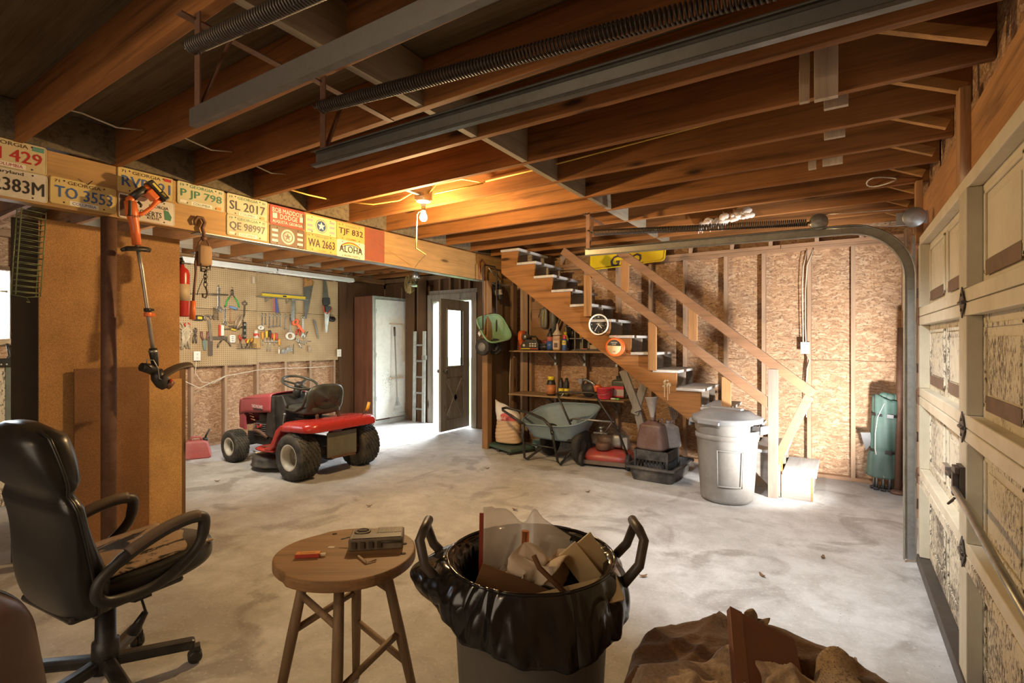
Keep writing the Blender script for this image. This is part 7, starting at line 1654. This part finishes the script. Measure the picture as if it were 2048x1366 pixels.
def crumple(name, c, r, m, label, cat, seed, amp=.35, sc=(1, 1, 1)):
    rs = random.Random(seed); W_ = [(V((rs.gauss(0, 1), rs.gauss(0, 1), rs.gauss(0, 1))).normalized() * rs.uniform(2, 7), rs.uniform(0, 6), rs.uniform(.3, 1)) for _ in range(9)]
    def tri(x): return abs((x / PI) % 2 - 1) * 2 - 1
    def f(u, v):
        a = 2 * PI * u; b = PI * (v - .5) * .999; d = V((math.cos(b) * math.cos(a), math.cos(b) * math.sin(a), math.sin(b)))
        h = sum(tri(d.dot(k) + p) * w for k, p, w in W_) / 5
        s_ = r * (.72 + amp * h); e = r * amp * .5
        return (d.x * s_ * sc[0] + e * tri(d.z * 5 + d.y * 4), d.y * s_ * sc[1] + e * tri(d.x * 6), d.z * s_ * sc[2] + e * tri(d.x * 5 - d.y * 3))
    o = MB().grid(f, 72, 44, True, True).build(name, m); o.location = c; o.rotation_euler = (R(10), R(-22), SA); return tag(o, label, cat)
M_TISS = plain('tissue_cream', (.58, .47, .34), .85, 0, .1)
crumple('crumpled_paper', inbin(.015, -.05, TZ - .04), .105, M_TISS, 'crumpled cream paper towel in the middle of the trash can', 'paper', 4, .45, (1.25, .7, .95))
crumple('crumpled_paper', inbin(.10, .0, TZ - .015), .05, M_TISS, 'twisted end of cream paper on the right of the crumpled towel', 'paper', 9, .45, (1.4, .7, .7))
M_FOLD = plain('waxed_paper', (.50, .38, .20), .35, 0, .15)
for (x, y, z, rx, ry, rz, w, h, lb) in ((.165, -.05, TZ - .02, -15, -38, 10, .035, .14, 'folded pale paper sleeve leaning at the right of the trash can'), (.20, -.02, TZ + .0, -10, -30, 24, .04, .13, 'second folded paper sleeve against the right rim of the trash can'), (.13, -.15, TZ - .045, -55, -12, 4, .13, .05, 'flat yellow paper lying along the front rim of the trash can')):
    o = MB().box((-w, -.004, -h), (w, .004, h * .6)).box((-w, .004, -h), (-w + .012, .012, h * .6)).build('folded_paper', M_FOLD, None, .003); o.location = inbin(x, y, z); o.rotation_euler = (R(rx), R(ry), SA + R(rz)); tag(o, lb, 'paper')
tp = NT('clear_film'); nn = tp.noise(tp.coords(), 5, 3); tp.bump(nn, .4, .01)
tp.link(tp.ramp(nn, [(.3, (.30, .30, .30)), (.7, (.55, .55, .55))]), tp.b.inputs['Alpha']); M_FILM = tp.fin((.74, .70, .64), .3, 0, .6)
def film(u, v):
    x = -.17 + .40 * u; top = -.03 + (.135 if u < .08 else .128 - .05 * math.exp(-((u - .36) / .10) ** 2) - max(0, u - .42) * .27 + .03 * math.exp(-((u - .46) / .05) ** 2))
    z = -.10 + (top + .10) * v; return (x, .02 * math.sin(u * 9) + .045 * (v - .4) - .03 * abs(u - .5) * 2, z)
fo = MB().grid(film, 40, 18).build('plastic_film', M_FILM, None, solid=.0012); fo.location = inbin(.005, .165, TZ); fo.rotation_euler = (R(-8), 0, SA); tag(fo, 'sheet of clear plastic standing at the back of the trash can', 'plastic sheet')
o = MB().tube([(0, 0, -.12), (.03, .02, .02), (.05, .03, .05)], .008, 8).build('broken_stick', M_CARD); o.location = inbin(.02, -.19, TZ + .005); o.rotation_euler = (0, R(-60), SA); tag(o, 'dark broken stick lying over the front rim of the trash can', 'stick')
o = MB().tube([(0, 0, -.15), (.02, 0, .0), (.03, 0, .03)], [.02, .018, .012], 10).build('cardboard_tube', plain('grey_tube', (.22, .19, .16), .7)); o.location = inbin(-.115, .02, TZ - .06); o.rotation_euler = (R(10), R(14), SA); tag(o, 'grey tube leaning at the left inside the trash can', 'tube')

# ================================================================== draped round drum at the bottom right
DX, DY, DZ = -.17, 1.46, .50
dm = thing('round_drum', 'round drum table under brown cloths at the bottom edge', 'drum', (DX, DY, 0), SA)
MB().lathe([(0, 0), (.30, 0), (.31, .01), (.31, DZ - .01), (.30, DZ), (0, DZ)], 48).build('body', plain('drum_card', (.22, .115, .04), .7, 0, .3), dm)
MB().lathe([(.31, DZ - .05), (.328, DZ - .045), (.328, DZ + .004), (.30, DZ + .006)], 48, caps=False).build('rim_band', plain('drum_rim', (.20, .12, .045), .55, 0, .3), dm)
def fabric(name, col, fuzz=90, rough=.95):
    t = NT(name); co = t.coords(); a = t.noise(co, fuzz, 3, .7); b = t.noise(co, 6, 4)
    c = t.mix(t.ramp(a, [(.3, (0, 0, 0)), (.7, (1, 1, 1))]), scl(col, .6), scl(col, 1.25)); c = t.mix(t.ramp(b, [(.4, (0, 0, 0)), (.7, (.6, .6, .6))]), c, scl(col, .55))
    t.bump(a, .7, .004); return t.fin(c, rough, 0, .1, Sheen_Weight=.3)
M_TWB = fabric('brown_towel', (.135, .062, .022)); M_TWT = fabric('tan_towel', (.40, .28, .17))
def cloth(name, m, cx, cy, r0, base, seed, amp, label, n=110, nv=46, rot=0, drape=True, sq=1.0):
    """rumpled towel laid over the drum: polar sheet with an uneven outline and sharp soft folds"""
    rs = random.Random(seed); out = [(rs.uniform(0, 6), rs.uniform(.04, .10)) for _ in range(4)]
    W_ = [(rs.uniform(0, PI), rs.uniform(18, 52), rs.uniform(0, 6), rs.uniform(.4, 1)) for _ in range(6)]
    def f(u, v):
        a = 2 * PI * u; rr = r0 * (1 + sum(w * math.sin((k + 2) * a + p) for k, (p, w) in enumerate(out))) * v
        x = cx + rr * math.cos(a); y = cy + rr * math.sin(a) * sq
        wx = x + .03 * math.sin(y * 14 + seed); wy = y + .03 * math.sin(x * 12 - seed)
        h = sum((1 - abs(math.sin((wx * math.cos(b) + wy * math.sin(b)) * k / 2 + p))) ** 1.8 * w for b, k, p, w in W_) / 2.6
        z = base + amp * h * (1 - .75 * v ** 4)
        d = math.hypot(x, y)
        if d > .325:
            e = d - .325; k = (.325 + .22 * e + .02 * h) / d
            if drape: x *= k; y *= k; z = base * .6 - e * 1.15 + amp * h * .2
        return (x, y, z)
    o = MB().grid(f, n, nv, True, True).build(name, m, None, solid=.011); o.location = (DX, DY, DZ + .008); o.rotation_euler = (0, 0, SA + rot); return tag(o, label, 'towel')
cloth('brown_towel', M_TWB, -.06, .02, .40, .006, 3, .045, 'dark brown towel draped over the left side of the drum')
cloth('tan_towel', M_TWT, -.07, -.13, .235, .035, 11, .085, 'rumpled tan terry towel on top of the brown towel', 120, 50)
crumple('washcloth', inbin(0, 0, 0), .06, fabric('taupe_cloth', (.24, .16, .085)), 'balled taupe washcloth behind the leather box', 'cloth', 15, .4, (1.2, .9, .7)).location = (DX - .05, DY + .16, DZ + .085)
M_LC = plain('leather_case_red', (.17, .055, .022), .6, 0, .35, (.10, .04, .02), 5)
lo_ = V((-.165, 1.45, .592)); e1_ = (V((-.089, 1.61, .601)) - V((-.219, 1.549, .667))).normalized(); e2_ = (V((-.241, 1.357, .625)) - V((-.219, 1.549, .667))); e2_ = (e2_ - e1_ * e2_.dot(e1_)).normalized(); e3_ = e1_.cross(e2_) * -1
lbx = thing('leather_case', 'flat reddish brown leather case tilted up on the towels', 'case', lo_)
fr_ = Matrix((( e1_.x, e2_.x, e3_.x, 0), (e1_.y, e2_.y, e3_.y, 0), (e1_.z, e2_.z, e3_.z, 0), (0, 0, 0, 1)))
q = MB(); q.M = fr_; q.box((-.085, -.125, -.020), (.105, .13, .0)); q.build('case', M_LC, lbx, .003)
q = MB(); q.M = fr_; q.box((-.085, -.125, .0), (-.05, .13, .0015)); q.build('flap', plain('leather_flap', (.22, .085, .036), .6, 0, .3), lbx)
fu = thing('fur_pelt', 'strip of pale tan fur lying over the right side of the drum', 'fur', (DX + .175, DY + .055, DZ + .045), SA + R(-25))
M_FUR = fabric('fur', (.40, .27, .13), 160)
MB().grid(lambda u, v: ((u - .5) * .11 * (1 + .3 * math.sin(v * 4)), -.22 + .34 * v, .05 * math.sin(PI * u) ** .7 + .02 * math.sin(v * 6) - .05 * max(0, .3 - v)), 18, 34).build('pelt', M_FUR, fu, solid=.012)
rs = random.Random(21); q = MB()
for k in range(700):
    u, v = rs.random(), rs.random(); p = V(((u - .5) * .11 * (1 + .3 * math.sin(v * 4)), -.22 + .34 * v, .05 * math.sin(PI * u) ** .7 + .02 * math.sin(v * 6) - .05 * max(0, .3 - v) + .005))
    d = V((rs.uniform(-.3, .3) + (u - .5), -.8 + rs.uniform(-.3, .3), .5)).normalized() * rs.uniform(.012, .026); n = V((.0014, 0, 0)); i = len(q.v)
    q.v += [p - n, p + n, p + d]; q.f.append([i, i + 1, i + 2]); q.sm.append(False)
q.build('hairs', M_FUR, fu)['kind'] = 'stuff'
# dry leaves and grit on the concrete
M_LEAF = plain('dry_leaf', (.16, .085, .035), .8, 0, .3); rs = random.Random(31)
LP = [(-2.3, 3.6), (-1.0, 3.0), (-.4, 3.4), (-2.9, 2.6), (-3.4, 3.0), (-1.7, 2.6), (.05, 2.7), (-.1, 3.9), (-2.0, 4.4), (-3.3, 4.6), (-.6, 2.2), (-5.3, 2.7)]
LL = ['dry leaf near the middle of the floor', 'dry leaf behind the trash can', 'dry leaf on the bright floor before the garage door', 'dry leaf beyond the stool', 'dry leaf before the mower', 'dry leaf right behind the trash can rim', 'curled leaf near the bottom of the garage door', 'curled leaf by the vertical door track', 'leaf before the push mower', 'leaf before the wheelbarrow', 'leaf beside the draped drum', 'leaf beside the mower front wheel']
for (x, y), lb in zip(LP, LL):
    o = MB().grid(lambda u, v: ((u - .5) * .05, (v - .5) * .022 * math.sin(PI * (.1 + .8 * u)), .006 + .010 * (u - .5) ** 2 * 4 + .006 * abs(v - .5)), 7, 5).build('dry_leaf', M_LEAF, None, solid=.001); o.location = (x, y, 0); o.rotation_euler = (0, 0, rs.uniform(0, 6)); tag(o, lb, 'leaf', 'dry leaves on the floor')
# ================================================================== outside, light, camera
gr = MB().grid(lambda u, v: (-40 + 60 * u, 6.84 + 30 * v, -.06 - .02 * math.sin(u * 40)), 30, 12).build('ground_outside', plain('grass_ground', (.16, .26, .07), .9, 0, .4, (.3, .3, .1), 3)); gr['kind'] = 'structure'
W = bpy.data.worlds.new('sky'); bpy.context.scene.world = W; W.use_nodes = True
nt = W.node_tree; bg = nt.nodes['Background']
bg.inputs[0].default_value = (.86, .93, 1.0, 1); bg.inputs[1].default_value = 7.0

def area(name, loc, target, size, power, col, sy=None, spread=180):
    l = bpy.data.lights.new(name, 'AREA'); l.size = size; l.energy = power; l.color = col
    if sy: l.shape = 'RECTANGLE'; l.size_y = sy
    l.spread = R(spread)
    o = bpy.data.objects.new(name, l); C.objects.link(o); o.location = loc
    o.rotation_euler = (V(target) - V(loc)).to_track_quat('-Z', 'Y').to_euler(); return o
def point(name, loc, power, col, r=.03):
    l = bpy.data.lights.new(name, 'POINT'); l.energy = power; l.color = col; l.shadow_soft_size = r
    o = bpy.data.objects.new(name, l); C.objects.link(o); o.location = loc; return o
def spot(name, loc, target, power, col, ang, blend=.5, r=.1):
    l = bpy.data.lights.new(name, 'SPOT'); l.energy = power; l.color = col; l.spot_size = R(ang); l.spot_blend = blend; l.shadow_soft_size = r
    o = bpy.data.objects.new(name, l); C.objects.link(o); o.location = loc
    o.rotation_euler = (V(target) - V(loc)).to_track_quat('-Z', 'Y').to_euler(); return o
WARM = (1.0, .66, .30); COOL = (.86, .93, 1.0)
point('bulb_light', (-2.855, 3.085, 2.385), 150, WARM, .035)
point('rear_fill', (-1.3, -.9, 2.42), 26, (1, .72, .42), .05)  # unseen warm fill light, added behind the camera
area('daylight_entry', (-5.55, 7.6, 2.9), (-5.3, 5.2, 0), 1.4, 900, COOL)
area('daylight_window', (-8.2, 1.15, 2.1), (-6, 1.6, 1.0), 1.2, 150, COOL)
spot('flash_corner', (.34, 4.50, .50), (-1.6, 6.2, 1.45), 360, (1, .97, .93), 112, .5, .06)
spot('flash_floor', (-.70, 2.10, 2.50), (-.35, 4.1, .1), 330, (.92, .95, 1), 78, .9, .08)
area('flash_bay', (-4.9, 2.5, 2.1), (-7.2, 4.3, 1.2), .6, 55, (1, .90, .74))
area('warm_fill', (-1.6, -1.6, 1.9), (-2.5, 4, 1.4), 2.0, 26, (1, .82, .62))  # added broad fill lamp behind the viewer, no real source there

cd = bpy.data.cameras.new('camera'); co = bpy.data.objects.new('camera', cd); C.objects.link(co)
co.location = (0, 0, 1.42); co.rotation_euler = (R(90), 0, R(32.9)); cd.sensor_width = 36; cd.lens = 36 * 1017 / 2048; cd.clip_start = .05
sc = bpy.context.scene; sc.camera = co
sc.view_settings.view_transform = 'Standard'; sc.view_settings.look = 'None'; sc.view_settings.gamma = 1; sc.view_settings.exposure = 0.38
sc.view_settings.use_curve_mapping = False
